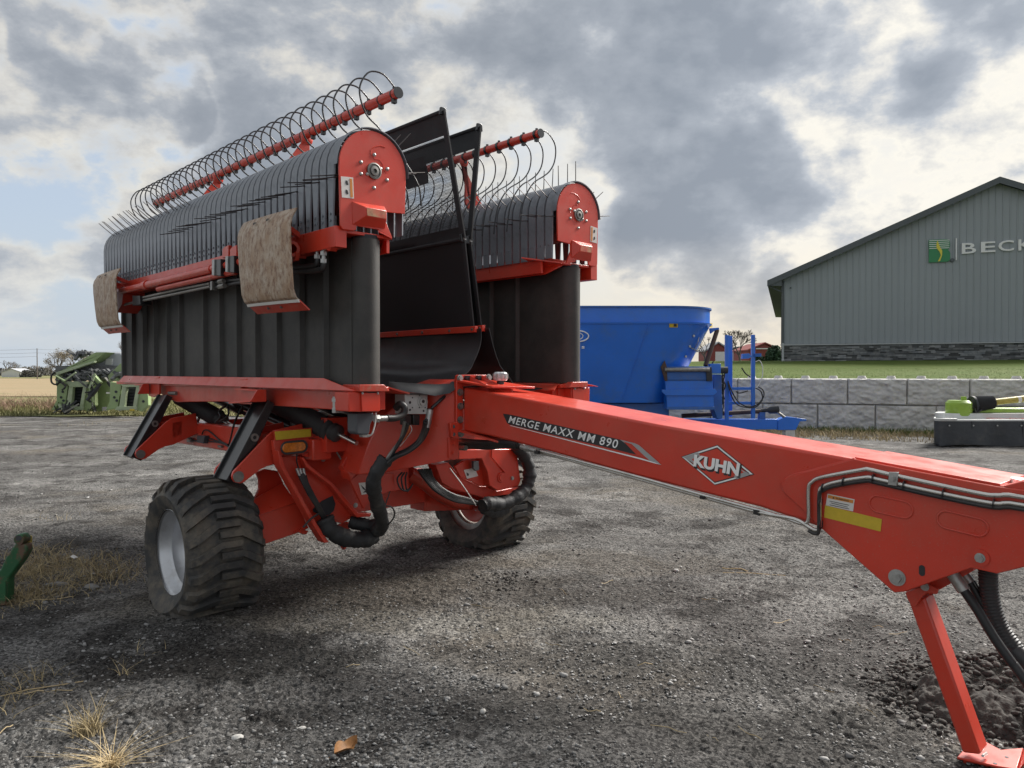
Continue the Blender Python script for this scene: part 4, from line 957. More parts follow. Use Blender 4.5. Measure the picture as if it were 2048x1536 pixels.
# tree line and hedges
def scrub(name, pts, size, n, m_, seed, label, squash=.7):
    rg = np.random.default_rng(seed); out = []
    for (x, y, z, w, h) in pts:
        c = rg.normal(0, 1, (n, 3)); c /= np.linalg.norm(c, axis=1)[:, None]; c *= rg.random((n, 1)) ** .4
        out.append(np.stack([x + c[:, 0] * w, y + c[:, 1] * w, z + np.abs(c[:, 2]) * h], -1))
    c = np.concatenate(out); N_ = len(c); a = rg.normal(0, 1, (N_, 3)); a /= np.linalg.norm(a, axis=1)[:, None]; b = np.cross(a, rg.normal(0, 1, (N_, 3))); b /= np.linalg.norm(b, axis=1)[:, None]
    sz = size * (.5 + rg.random((N_, 1))); Vv = np.stack([c - a * sz, c + b * sz * .7, c + a * sz, c - b * sz * .7], 1).reshape(-1, 3)
    o = put(np_mesh(name, Vv, np.arange(N_ * 4).reshape(-1, 4), m_), name); return tag(o, label, 'bushes', kind='stuff')
mat('far_scrub', (.155, .15, .135), .9, rand=.35)
pts = [(GY(px, 0, 380)[0], 380 + rng.uniform(-15, 15), 0, rng.uniform(4, 8), rng.uniform(2.0, 5.0)) for px in np.linspace(-120, 1000, 150)]
scrub('tree_line', pts, .55, 420, 'far_scrub', 9, 'far low line of leafless woods along the horizon')
pts = [(GY(px, 0, 255)[0], 255, 0, 1.9, 2.6) for px in (44, 50, 56, 63)]
scrub('far_bushes', pts, .3, 500, 'far_scrub', 10, 'dark bushes right of the white barn', )
ev = empty('evergreen_shrub', (*GY(1549, 745, 70)[:2], 2.7)); tag(ev, 'dark evergreen shrub beside the building corner', 'shrub')
o = scrub('foliage', [(0, 0, 0, .9, 1.5), (-1.2, 1, -.2, .7, .9)], .12, 1500, 'evergreen', 12, None); o.parent = ev; del o['category']; del o['kind']
def barn(name, loc, w, h, rise, dep, m_, rm, label, rz=0.0, door=None):
    b = empty(name, loc, rz); tag(b, label, 'barn')
    MB().prism([(-w / 2, 0, -.3), (w / 2, 0, -.3), (w / 2, 0, h), (0, 0, h + rise), (-w / 2, 0, h)], (0, dep, 0)).build('wall', m_, b)
    r = MB()
    for s_ in (-1, 1): r.prism([(s_ * (w / 2 + .3), -.3, h - .06), (0, -.3, h + rise + .08), (0, -.3, h + rise + .26), (s_ * (w / 2 + .3), -.3, h + .12)], (0, dep + .6, 0))
    r.build('roof', rm, b)
    if door: MB().box((door[0], -.06, -.2), (door[1], .02, door[2])).build('door', door[3], b)
    return b
barn('barn', far(22, 262, -.2), 6.2, 2.0, 1.1, 9, 'barn_white', 'barn_roof', 'small white barn across the stubble field', .1)
barn('barn', (*GY(1436, 745, 110)[:2], 3.1), 3.2, 1.7, 1.1, 5, 'barn_red', 'barn_roof', 'small dark red shed with pale door behind the mixer', 0, (-.4, 1.4, 1.6, 'barn_white'))
barn('barn', (*GY(1529, 745, 110)[:2], 3.2), 4.3, 1.7, .9, 8, 'barn_red', 'barn_red', 'red barn with white trim left of the steel building', 0, (-2.3, 1.0, 1.95, 'barn_red'))
MB().box((*[GY(1512, 745, 109.5)[0], 109.5], 5.05), (GY(1547, 745, 109.5)[0], 109.62, 5.2)).build('trim', 'barn_white', None)
bpy.data.objects['trim'].parent = [o for o in bpy.data.objects if o.get('label', '').startswith('red barn')][0]
bp_ = bpy.data.objects['trim'].parent; bpy.data.objects['trim'].location = (-bp_.location.x, -bp_.location.y, -bp_.location.z)
barn('barn', (*GY(1477, 745, 125)[:2], 3.3), 5.4, 1.9, .5, 6, 'barn_roof', 'trim_dark', 'low grey shed with flat dark roof between the red sheds', 0)
pole = empty('utility_pole', far(74.5, 190, 0)); tag(pole, 'thin wooden utility pole with wires across the field', 'pole')
MB().cyl((0, 0, -.3), (0, 0, 7.7), .13, 8, .09).build('shaft', 'wood_pole', pole)
for z_ in (7.5, 6.6, 5.7): MB().tube([(x_, 0, z_ - .012 * (30 - abs(x_)) * abs(x_) / 9) for x_ in np.linspace(-45, 0, 12)], .022, 4).build('wire', 'wood_pole', pole)
for z_ in (7.5, 6.6): MB().tube([(x_, 20 * x_ / 45, z_ - .01 * (45 - x_) * x_ / 9) for x_ in np.linspace(0, 45, 12)], .018, 4).build('wire', 'wood_pole', pole)

# ================================================================== the hay merger
mg = empty('hay_merger', OM, math.atan2(UM.y, UM.x))
tag(mg, 'red pull-type hay merger with two black pickup heads folded up and long tongue', 'hay merger')
VC, RC, ZC = .98, .262, 2.985
U0, U1 = -3.44, 1.27
def mk(name, m_, fn, parent=mg, bevel=0.0, smooth=38):
    mb = MB(); fn(mb); return mb.build(name, m_, parent, bevel, smooth)
def MP(pts, z, ax, val): return [M(*z(*p), ax, val) for p in pts]
bolt_me = {}
def bolt(parent, p, axis, r=.014, m_='zinc', name='bolt'):
    key = (round(r, 4), m_, tuple(axis))
    if key not in bolt_me:
        a = Vector(axis).normalized(); mb = MB(); mb.cyl((0, 0, 0), a * r * .35, r * 1.35, 12); mb.cyl(a * r * .3, a * r * 1.0, r, 6); bolt_me[key] = mb.mesh('bolt', m_, 30)
    return put(bolt_me[key], name, parent, loc=p)
def rivet(parent, p, axis, r, m_='zinc', name='bolt'):
    key = ('r', round(r, 4), m_, tuple(axis))
    if key not in bolt_me:
        a = Vector(axis).normalized(); mb = MB(); mb.lathe([(r, 0), (r * .95, r * .3), (r * .7, r * .65), (r * .35, r * .82), (0.0005, r * .88)], (0, 0, 0), a, 12); bolt_me[key] = mb.mesh('bolt', m_, 60)
    return put(bolt_me[key], name, parent, loc=p)

def band_mesh(pitch):
    w = pitch * .435; path = []
    for z_ in (2.60, 2.66, 2.70, 2.76, 2.83, 2.90): path.append((1, RC, z_, 0))
    for k in range(15):
        a = math.pi * k / 14; path.append((2, RC * math.cos(a), ZC + RC * math.sin(a), 0))
    for z_ in (2.90, 2.80, 2.70, 2.61): path.append((3, -RC, z_, 0))
    mb = MB(); n = len(path); vs = []
    for i, (k, dv, z_, _) in enumerate(path):
        ww = w
        if k == 1: ww = w * (.66 + .34 * min(max((z_ - 2.70) / .22, 0), 1))
        if k == 3: ww = w * (.93 + .07 * min(max((z_ - 2.64) / .16, 0), 1))
        # slightly dished strip: edges turned in
        c = Vector((0, dv, z_ - ZC)); o = Vector((0, dv, (z_ - ZC) if z_ > ZC else 0)).normalized()
        b_ = Vector((0, dv, z_))
        for du, ins in ((-ww, .012), (-ww * .93, .001), (0, 0), (ww * .93, .001), (ww, .012)): vs.append(b_ - o * ins + Vector((du, 0, 0)))
    mb.add(vs, [(i * 5 + j, i * 5 + j + 1, (i + 1) * 5 + j + 1, (i + 1) * 5 + j) for i in range(n - 1) for j in range(4)])
    for z_ in (2.645, 2.685): mb.cyl((0, RC - .003, z_), (0, RC + .008, z_), .009, 6)
    mb.cyl((0, -RC + .003, 2.72), (0, -RC - .007, 2.72), .008, 6)
    return mb
PITCH = .0942; NB = 50
bmesh_pos = band_mesh(PITCH).mesh('band', 'band_steel', 50)
tine_mb = MB(); tine_mb.tube([(0, 0, 0), (0, .002, .10), (0, .008, .205)], [.0042, .0040, .0032], 5); tine_me = tine_mb.mesh('tine', 'tine_steel', 60)
cleat_mb = MB(); cleat_mb.prism([(-.022, 0, 0), (.022, 0, 0), (.012, .034, 0), (-.006, .034, 0)], (0, 0, .93)); cleat_me = cleat_mb.mesh('cleat', 'belt', 30)

def head(s):
    S = (lambda p: (p[0], p[1], p[2])) if s < 0 else (lambda p: (p[0], -p[1], p[2]))      # points are given for the near head
    Sd = lambda p: Vector(S(p))
    # ---- frame: outer beam, inner beam, deck
    fr = MB(); fr.box(*sorted_box(S((U0, -1.245, 2.475)), S((U1 + .012, -1.165, 2.605))))
    fr.prism([S(p) for p in ((U0, -.80, 2.50), (U1 - .16, -.80, 2.50), (U1 - .03, -.86, 2.56), (U1 - .03, -.86, 2.60), (U1 - .16, -.735, 2.63), (U0, -.735, 2.63))], (0, 0, .012)); fr.box(*sorted_box(S((U0, -.76, 2.505)), S((U1 - .15, -.735, 2.63))))
    fr.box(*sorted_box(S((U0 + .02, -1.16, 2.57)), S((U1, -.82, 2.59))))
    hd_ = fr.build('pickup_head', 'red', mg, bevel=.006)
    # ---- stripper bands
    for k in range(NB):
        o = put(bmesh_pos, 'band', hd_, loc=(U1 - .05 - k * PITCH, s * VC, 0))
        if s < 0: o.rotation_euler = (0, 0, math.pi)
    mk('drum', 'header_dark', lambda mb: mb.cyl((U0 + .02, s * VC, ZC), (U1 - .01, s * VC, ZC), .205, 24), hd_)  # dark colour puts the shade into the gaps between the bands
    # ---- end plates
    arc = [(-VC + .25 * math.cos(a), ZC + .25 * math.sin(a)) for a in np.linspace(math.pi, 0, 22)]
    outl = [(-1.222, 2.605), (-1.226, 2.80)] + arc + [(-.738, 2.745), (-.888, 2.735), (-.888, 2.65), (-.93, 2.615), (-1.106, 2.618), (-1.109, 2.592), (-1.125, 2.585), (-1.205, 2.583)]
    ep = mk('end_plate', 'red', lambda mb: mb.prism([S((1.29, v, z_)) for v, z_ in outl], (.014, 0, 0)), hd_, .003)
    mk('end_plate', 'red', lambda mb: mb.prism([S((U0 - .02, v, z_)) for v, z_ in outl], (-.014, 0, 0)), hd_, .003)
    mk('edge_band', 'band_steel', lambda mb: mb.slab([[S((1.268, -VC + .268 * math.cos(a), ZC + .268 * math.sin(a))) for a in np.linspace(math.pi, -.0, 24)], [S((1.312, -VC + .268 * math.cos(a), ZC + .268 * math.sin(a))) for a in np.linspace(math.pi, -.0, 24)]], (0, 0, -.006)), hd_)
    H = lambda x, y, u=1.304: Sd(M(*h1(x, y), 'u', u))
    for x, y in [(640, 412), (483, 500), (483, 637), (560, 640), (713, 577), (793, 580), (790, 712), (638, 803)]: rivet(ep, H(x, y), (1, 0, 0), .0135)
    c = H(635, 605); mk('bearing', 'dull_steel', lambda mb: mb.lathe([(.052, 0), (.052, .012), (.044, .014), (.042, .006), (.032, .006), (.030, .016), (.014, .018), (.012, .004), (.0005, .004)], c, (1, 0, 0), 28), ep)
    for pl in ([(600, 400), (622, 432), (650, 462), (700, 472), (742, 530), (755, 590), (785, 622), (815, 605)], [(600, 400), (608, 350), (655, 318), (720, 310), (770, 330)]):
        mk('weld_bead', 'red', lambda mb: mb.tube(spline([H(*p) for p in pl], 4), .0035, 5), ep)
    # warning label
    lab = mk('label', 'white_label', lambda mb: mb.prism([H(245, 665), H(390, 680), H(400, 930), H(258, 915)], (.002, 0, 0)), ep)
    mk('label_band', 'orange_label', lambda mb: mb.prism([H(350, 692, 1.3065), H(378, 695, 1.3065), H(388, 915, 1.3065), H(360, 912, 1.3065)], (.0015, 0, 0)), lab)
    for yy in (740, 850): mk('label_mark', 'decal_black', lambda mb: mb.prism([H(305, yy - 28, 1.3065), H(325, yy - 20, 1.3065), H(335, yy + 25, 1.3065), H(318, yy + 30, 1.3065), H(300, yy + 5, 1.3065)], (.0015, 0, 0)), lab)
    # pressed bumper box below the bearing
    B0 = [H(*p) for p in ((372, 958), (762, 1020), (768, 1290), (380, 1240))]; B1 = [H(*p, 1.304) + Vector((.062, 0, 0)) for p in ((468, 1045), (722, 1092), (722, 1192), (480, 1150))]
    bx_ = mk('bumper_box', 'red', lambda mb: mb.add(B0 + B1, [(0, 1, 5, 4), (1, 2, 6, 5), (2, 3, 7, 6), (3, 0, 4, 7), (4, 5, 6, 7), (3, 2, 1, 0)]), ep, .004, 20)
    mk('worn_patch', 'bare_red', lambda mb: mb.prism([p + Vector((.0015, 0, 0)) for p in (B1[0] * .94 + B1[2] * .06, B1[1] * .94 + B1[3] * .06, B1[2] * .94 + B1[0] * .06, B1[3] * .94 + B1[1] * .06)], (.0015, 0, 0)), bx_)
    mk('gusset', 'red', lambda mb: mb.prism([H(*p) for p in ((770, 1180), (850, 1380), (690, 1300), (690, 1200))], (-.016, 0, 0)), ep, .002)
    mk('gusset', 'red', lambda mb: mb.prism([H(690, 1300), H(850, 1380), H(850, 1395, 1.0), H(690, 1400, 1.0)], (0, 0, -.012)), ep)
    # ---- tines in rows round the drum
    r_ = random.Random(3 + (s > 0))
    def row(ang, u0, u1, step=1):
        k0 = int((U1 - u1) / PITCH); k1 = int((U1 - u0) / PITCH)
        for k in range(k0, k1, step):
            u = U1 - .003 - k * PITCH; a = ang + r_.uniform(-.05, .05)
            o = put(tine_me, 'tine', hd_, loc=(u, s * (VC - math.cos(a) * .235), ZC + math.sin(a) * .235))
            d = Vector((r_.uniform(-.03, .03), -s * math.cos(a), math.sin(a))); o.rotation_mode = 'QUATERNION'; o.rotation_quaternion = d.to_track_quat('Z', 'Y')
    PI = math.pi                                      # angle PI = straight out on the outer side, PI/2 = up
    if s < 0:
        row(PI * 1.09, -1.45, 1.26); row(PI * .80, -3.42, -1.2); row(PI * .24, -3.4, 1.27); row(PI * .36, -3.42, -1.0); row(PI * .06, -3.4, 1.27); row(PI * 1.09, 1.0, 1.26)
    else:
        row(PI * .52, -3.4, 1.26); row(PI * .17, -3.3, 1.26); row(PI * -.04, -3.3, 1.26); row(PI * .80, -2.0, 1.26); row(PI * .98, -1.0, 1.2)
    # ---- vertical conveyor belt between head and tray
    r0 = .094; uF, uR = 1.20, -3.42; loop = []
    for k in range(13): a = -PI / 2 + PI * k / 12; loop.append((uF + r0 * math.cos(a), r0 * math.sin(a)))
    for k in range(13): a = PI / 2 + PI * k / 12; loop.append((uR + r0 * math.cos(a), r0 * math.sin(a)))
    lp = []
    for i in range(len(loop)):
        lp.append(loop[i]); a, b = loop[i], loop[(i + 1) % len(loop)]
        if abs(a[0] - b[0]) > 1: lp += [(a[0] + (b[0] - a[0]) * t, a[1] + (b[1] - a[1]) * t) for t in np.linspace(0, 1, 24)[1:-1]]
    zt, zb = 2.555, 1.615; mb = MB(); n = len(lp); vs = []
    for j, z_ in enumerate((zb, 1.85, 2.1, 2.35, zt)):
        for k, (a, b) in enumerate(lp): vs.append((a, s * VC + b * (1 + (.012 * math.sin(a * 3.1) if abs(b) > .09 and .1 < j < 4 else 0)), z_))
    mb.add(vs, [(j * n + k, j * n + (k + 1) % n, (j + 1) * n + (k + 1) % n, (j + 1) * n + k) for j in range(4) for k in range(n)])
    bt = mb.build('conveyor_belt', 'belt', mg, smooth=50)
    for u in ([-3.30, -2.99, -2.654, -2.337, -1.995, -1.674, -1.128, -.791, -.463, -.13, .219, .563, .888] if s < 0 else np.arange(-3.3, 1.0, .333)):
        for side in (1, -1):
            o = put(cleat_me, 'cleat', bt, loc=(u, s * (VC + side * .0925), 1.62)); o.rotation_euler = (0, 0, 0 if s * side > 0 else PI)
    for u in (uF, uR): mk('end_roller', 'header_dark', lambda mb: mb.cyl((u, s * VC, 1.57), (u, s * VC, 2.58), .085, 20), bt)
    mk('belt_seam', 'belt', lambda mb: mb.prism([(1.17, s * (VC + .0945), 1.62), (1.195, s * (VC + .0945), 1.62), (1.195, s * (VC + .0975), 1.62), (1.17, s * (VC + .0975), 1.62)], (0, 0, .92)), bt)
    # ---- tray under the belt
    tr = MB(); tr.box(*sorted_box(S((-3.52, -1.10, 1.575)), S((1.25, -.83, 1.605))))
    tr.prism([S(p) for p in (M(250, 752, 'v', -1.105), M(650, 757, 'v', -1.105), M(714, 783, 'v', -1.15), M(238, 765, 'v', -1.15))], Sd((0, -.010, .004)))
    tray = tr.build('tray', 'red', mg, bevel=.003)
    mk('inner_lip', 'red_worn', lambda mb: mb.prism([S((-3.5, -.83, 1.60)), S((1.22, -.83, 1.60)), S((1.30, -.70, 1.555)), S((-3.5, -.70, 1.555))], (0, 0, .010)), tray)
    mk('side_beam', 'red', lambda mb: mb.prism([S(p) for p in MP([(578, 215), (592, 140), (640, 112), (1660, 150), (2048, 175), (3250, 230), (3250, 560), (2048, 480), (1720, 465), (1500, 432), (1000, 436), (850, 440), (720, 402), (620, 322)], b2, 'v', -1.06)], Sd((0, .25, 0))), tray, .006)
    mk('beam_slot', 'dull_steel', lambda mb: mb.tube([S(M(*b2(740, 315), 'v', -1.066)), S(M(*b2(845, 318), 'v', -1.066))], .018, 10), tray)
    for pl, dep in (([(1715, 248), (2042, 268), (2042, 432), (1742, 455), (1700, 415)], .11), ([(330, 195), (446, 188), (446, 326), (330, 320)], .09)):
        P0 = [Sd(p) for p in MP(pl, b2, 'v', -1.16)]
        mk('bracket', 'red', lambda mb: (mb.prism(P0, Sd((0, .015, 0))), mb.prism([P0[-2], P0[2], P0[2] + Sd((0, -dep, .0)), P0[-2] + Sd((0, -dep, 0))], (0, 0, .012)), mb.prism([P0[0], P0[1], P0[1] + Sd((0, -dep * .5, 0)), P0[0] + Sd((0, -dep * .5, 0))], (0, 0, -.012)), mb.prism([P0[1], P0[2], P0[2] + Sd((0, -dep, 0)), P0[1] + Sd((0, -dep * .5, 0))], (-.012, 0, 0))), tray, .002)
    for pl in ([(1655, 150), (1700, 130), (1800, 118), (1790, 185), (1718, 245), (1700, 420), (1660, 340)], [(450, 190), (520, 110), (600, 95), (600, 330), (520, 372), (455, 350)]):
        mk('bracket_plate', 'red', lambda mb: mb.prism([S(p) for p in MP(pl, b2, 'v', -1.13)], Sd((0, .02, 0))), tray, .003)
    # front box of the tray with its drive cover
    bx_ = mk('drive_cover', 'red', lambda mb: mb.prism([S(p) for p in MP([(1140, 305), (1565, 300), (1562, 572), (1145, 570)], b3, 'u', 1.28)], (-.17, 0, 0)), tray, .006)
    mk('cover_front', 'red', lambda mb: mb.prism([S(p) for p in MP([(1305, 318), (1558, 310), (1558, 560), (1312, 566)], b3, 'u', 1.283)], (.012, 0, 0)), bx_, .003)
    mk('cover_cap', 'red_worn', lambda mb: mb.prism([S(p) for p in MP([(1290, 200), (1630, 198), (1705, 292), (1285, 296)], b3, 'u', 1.31)], (-.2, 0, 0)), bx_, .004)
    for x in (1330, 1540): bolt(bx_, S(M(*b3(x, 318), 'u', 1.296)), (1, 0, 0), .006)
    mk('tray_front', 'red', lambda mb: mb.box(*sorted_box(S((1.0, -1.05, 1.50)), S((1.20, -.86, 1.573)))), tray, .004)
    # ---- windguard: tube with curved wire hoops
    if s < 0: tv, tz, tu0, tu1, prof = -.795, 3.522, -3.18, 1.31, [(-.781, 3.560), (-.875, 3.628), (-.972, 3.623), (-1.03, 3.57), (-1.062, 3.492), (-1.049, 3.409), (-1.005, 3.333), (-.928, 3.285), (-.863, 3.233), (-.782, 3.16), (-.714, 3.106), (-.645, 3.028), (-.588, 2.946), (-.574, 2.827)]
    else: tv, tz, tu0, tu1, prof = .77, 3.648, -3.3, 1.08, [(.77, 3.67), (.815, 3.69), (.899, 3.692), (.978, 3.637), (1.004, 3.562), (.984, 3.459), (.926, 3.377), (.848, 3.319), (.747, 3.257), (.673, 3.175), (.62, 3.08), (.59, 2.96), (.575, 2.85)]
    wg = mk('windguard_tube', 'red', lambda mb: mb.cyl((tu0, tv, tz), (tu1, tv, tz), .033, 20), mg)
    mk('tube_cap', 'hoop', lambda mb: mb.cyl((tu1, tv, tz), (tu1 + .006, tv, tz), .037, 20), wg)
    hm = MB(); hm.tube(spline([(0, v - tv, z_ - tz) for v, z_ in prof], 5), .0058, 6); hme = hm.mesh('hoop', 'hoop', 70)
    cm = MB(); (cm.ring((-.012, 0, 0), (.012, 0, 0), .039, .033, 16) if s > 0 else cm.ring((-.005, 0, 0), (.005, 0, 0), .0355, .0325, 16)); cm.box((-.008, -.008, .025), (.008, .008, .050)); cm.box((-.014, -.014, -.058), (.014, .014, -.028)); cme = cm.mesh('clamp', 'black_paint', 30)
    for k in range(30):
        u = tu1 - .045 - k * .1515
        if u < tu0 + .02: break
        o = put(hme, 'hoop', wg, loc=(u, tv, tz)); o.rotation_euler = (0, 0, r_.uniform(-.03, .03)); put(cme, 'clamp', wg, loc=(u, tv, tz))
    for u in (.10, -1.55):
        mk('support_arm', 'red', lambda mb: (mb.prism([(u, tv + .02, tz - .02), (u, tv - .03, tz - .05), (u, s * VC + .05 * s, ZC + .20), (u, s * VC - .13 * s, ZC + .16), (u, s * (VC - .2), ZC + .26)], (.02, 0, 0)), mb.ball((u + .01, tv, tz - .04), .05, (.5, 1, 1))), wg, .002)
    return hd_, tray
def sorted_box(a, b): return tuple(min(x, y) for x, y in zip(a, b)), tuple(max(x, y) for x, y in zip(a, b))
hdL, trL = head(-1)
hdR, trR = head(1)

# ---- hardware on the near head's outer side: fold tube, pipes, skid shoes
VT = -1.29
q7 = lambda x, y, v=VT: M(*b7(x, y), 'v', v)
ft_ = mk('fold_tube', 'red', lambda mb: (mb.tube([q7(345, 582), q7(540, 535)], .030, 16), mb.tube([q7(540, 535), q7(1085, 402)], .034, 16)), hdL)
mk('tube_collar', 'red', lambda mb: mb.tube([q7(530, 538), q7(555, 531)], .042, 16), hdL)
mk('fold_tube', 'red', lambda mb: mb.tube([q7(1085, 400), q7(1290, 350), q7(1600, 275)], .028, 16), hdL)
for x in (1090, 1200):
    mk('clamp_block', 'black_paint', lambda mb: mb.prism([q7(x, 325 - (x - 1090) * .25, -1.335), q7(x + 60, 318 - (x - 1090) * .25, -1.335), q7(x + 62, 460 - (x - 1090) * .25, -1.335), q7(x, 450 - (x - 1090) * .25, -1.335)], (0, .10, 0)), hdL, .004)
    mk('clamp_strap', 'zinc', lambda mb: mb.prism([q7(x - 10, 325 - (x - 1090) * .25, -1.345), q7(x + 8, 322 - (x - 1090) * .25, -1.345), q7(x + 8, 455 - (x - 1090) * .25, -1.345), q7(x - 10, 452 - (x - 1090) * .25, -1.345)], (0, .02, 0)), hdL, .002)
for x0, x1 in ((1165, 1215), (1228, 1280)): mk('beam_pad', 'red', lambda mb: mb.prism([q7(x0, 240, -1.255), q7(x0 + 20, 218, -1.255), q7(x1, 205, -1.255), q7(x1, 300, -1.255), q7(x0, 312, -1.255)], (0, .03, 0)), hdL, .003)
mk('lower_rail', 'red_worn', lambda mb: mb.tube([q7(640, 568), q7(1140, 455), q7(1280, 425)], .022, 8), hdL)
mk('end_bracket', 'red', lambda mb: mb.prism([q7(275, 620), q7(330, 555), q7(360, 540), q7(345, 690), q7(300, 760), q7(290, 700)], (0, .2, 0)), hdL, .004)
for k, (pl, m_) in enumerate([([(350, 697), (420, 680), (760, 610), (1070, 545)], 'dull_steel'), ([(500, 640), (800, 570), (1065, 520)], 'dull_steel'), ([(1090, 520), (1160, 502), (1290, 490), (1500, 462)], 'hose'), ([(1090, 560), (1160, 543), (1290, 515), (1500, 492)], 'hose')]):
    mk('oil_pipe', m_, lambda mb: mb.tube([q7(*p, VT + .03) for p in pl], .0125 if k < 2 else .014, 10), hdL)
mk('pipe_clip', 'dull_steel', lambda mb: mb.prism([q7(1065, 505), q7(1082, 500), q7(1082, 570), q7(1065, 575)], (0, .05, 0)), hdL)
mk('pipe_union', 'dull_steel', lambda mb: (mb.tube([q7(1140, 548), q7(1185, 538)], .019, 6), mb.tube([q7(1140, 507), q7(1180, 498)], .018, 6)), hdL)
mk('pipe_mount', 'black_paint', lambda mb: mb.prism([q7(430, 620), q7(490, 620), q7(495, 690), q7(430, 700)], (0, .1, 0)), hdL)
# fittings right of the near skid
mk('pivot_lug', 'red', lambda mb: (mb.ring(q7(1735, 237, -1.30), q7(1735, 237, -1.16), .052, .030, 20), mb.prism([q7(1700, 265, -1.28), q7(1770, 262, -1.28), q7(1760, 330, -1.28), q7(1705, 345, -1.28)], (0, .03, 0)), mb.box(sorted_box(q7(1775, 310, -1.25), q7(1850, 190, -1.18))[0], sorted_box(q7(1775, 310, -1.25), q7(1850, 190, -1.18))[1])), hdL, .003)
for (x, y0, y1) in ((1943, 205, 325), (1995, 235, 360)):
    mk('hose_fitting', 'zinc', lambda mb: (mb.tube([q7(x, y0, -1.22), q7(x, y1, -1.22)], .014, 12), mb.tube([q7(x, y0 + 25, -1.22), q7(x, y0 + 55, -1.22)], .022, 6), mb.tube([q7(x, y1 - 40, -1.22), q7(x, y1 - 8, -1.22)], .021, 6)), hdL)
mk('elbow_hose', 'hose', lambda mb: (mb.tube(spline([q7(1943, 320, -1.22), q7(1940, 360, -1.22), q7(1905, 378, -1.22), q7(1760, 388, -1.22), q7(1600, 400, -1.22)], 5), .018, 10), mb.tube(spline([q7(1997, 355, -1.22), q7(1990, 395, -1.22), q7(1950, 412, -1.22), q7(1740, 425, -1.22), q7(1560, 440, -1.22)], 5), .019, 10)), hdL)
mk('hanger_plate', 'red', lambda mb: mb.prism([S_ for S_ in (M(*z1(1500, 1070), 'v', -1.24), M(*z1(1517, 1065), 'v', -1.24), M(*z1(1517, 1130), 'v', -1.24), M(*z1(1488, 1175), 'v', -1.24), M(*z1(1470, 1170), 'v', -1.24))], (0, .05, 0)), hdL, .002)
def skid(c, nm):
    # c: pixel corners TL TR BR BL of the flat part on v = -1.42
    TL, TR, BR, BL = [Vector(M(*p, 'v', -1.42)) for p in c]
    prof = [(0, .055, .03), (.06, .018, .0), (.14, .005, 0), (.3, 0, 0), (.6, 0, 0), (.88, .004, 0), (.97, .02, 0), (1.0, .045, 0)]
    rows = []
    for t, inw, dz in prof:
        a = TL.lerp(BL, t); b = TR.lerp(BR, t); rows.append([a.lerp(b, k / 8) + Vector((0, inw + .012 * (abs(k - 4) / 4) ** 3, dz)) for k in range(9)])
    sk = MB().slab(rows, (0, .012, 0)).build('skid_shoe', 'skid', hdL, smooth=60, bevel=.002)
    lo = rows[-1]; MB().slab([[p + Vector((0, .001, -.003)) for p in lo], [p + Vector((.02, .06, -.062)) for p in lo]], (0, .006, .006)).build('skid_underside', 'red_worn', sk)
    MB().slab([[p + Vector((0, -.010, .004)) for p in lo], [p + Vector((0, -.002, -.014)) for p in lo]], (0, .010, 0)).build('worn_edge', 'white_label', sk)
    for k in (3, 5): bolt(sk, lo[k] + Vector((.01, .026, -.032)), (0, -.7, -.7), .008, 'dull_steel')
    for k in (3, 5): bolt(sk, rows[1][k] + Vector((0, -.005, .012)), (0, -.6, .8), .010, 'dull_steel')
    mid = rows[2][4]; MB().bar(mid + Vector((0, .01, 0)), (mid.x, -1.17, 2.54), .08, .05).build('skid_arm', 'red', sk)
    mid = rows[1][2]; MB().bar(mid + Vector((0, .02, 0)), (mid.x, -1.20, 2.58), .05, .03).build('skid_arm', 'red', sk)
    mid = rows[1][6]; MB().bar(mid + Vector((0, .02, 0)), (mid.x, -1.20, 2.58), .05, .03).build('skid_arm', 'red', sk)
skid([z1(932, 1030), z1(1238, 940), z1(1262, 1460), z1(965, 1490)], 'a')
skid([z1(90, 1335), z1(222, 1290), z3(240, 440), z3(120, 455)], 'b')

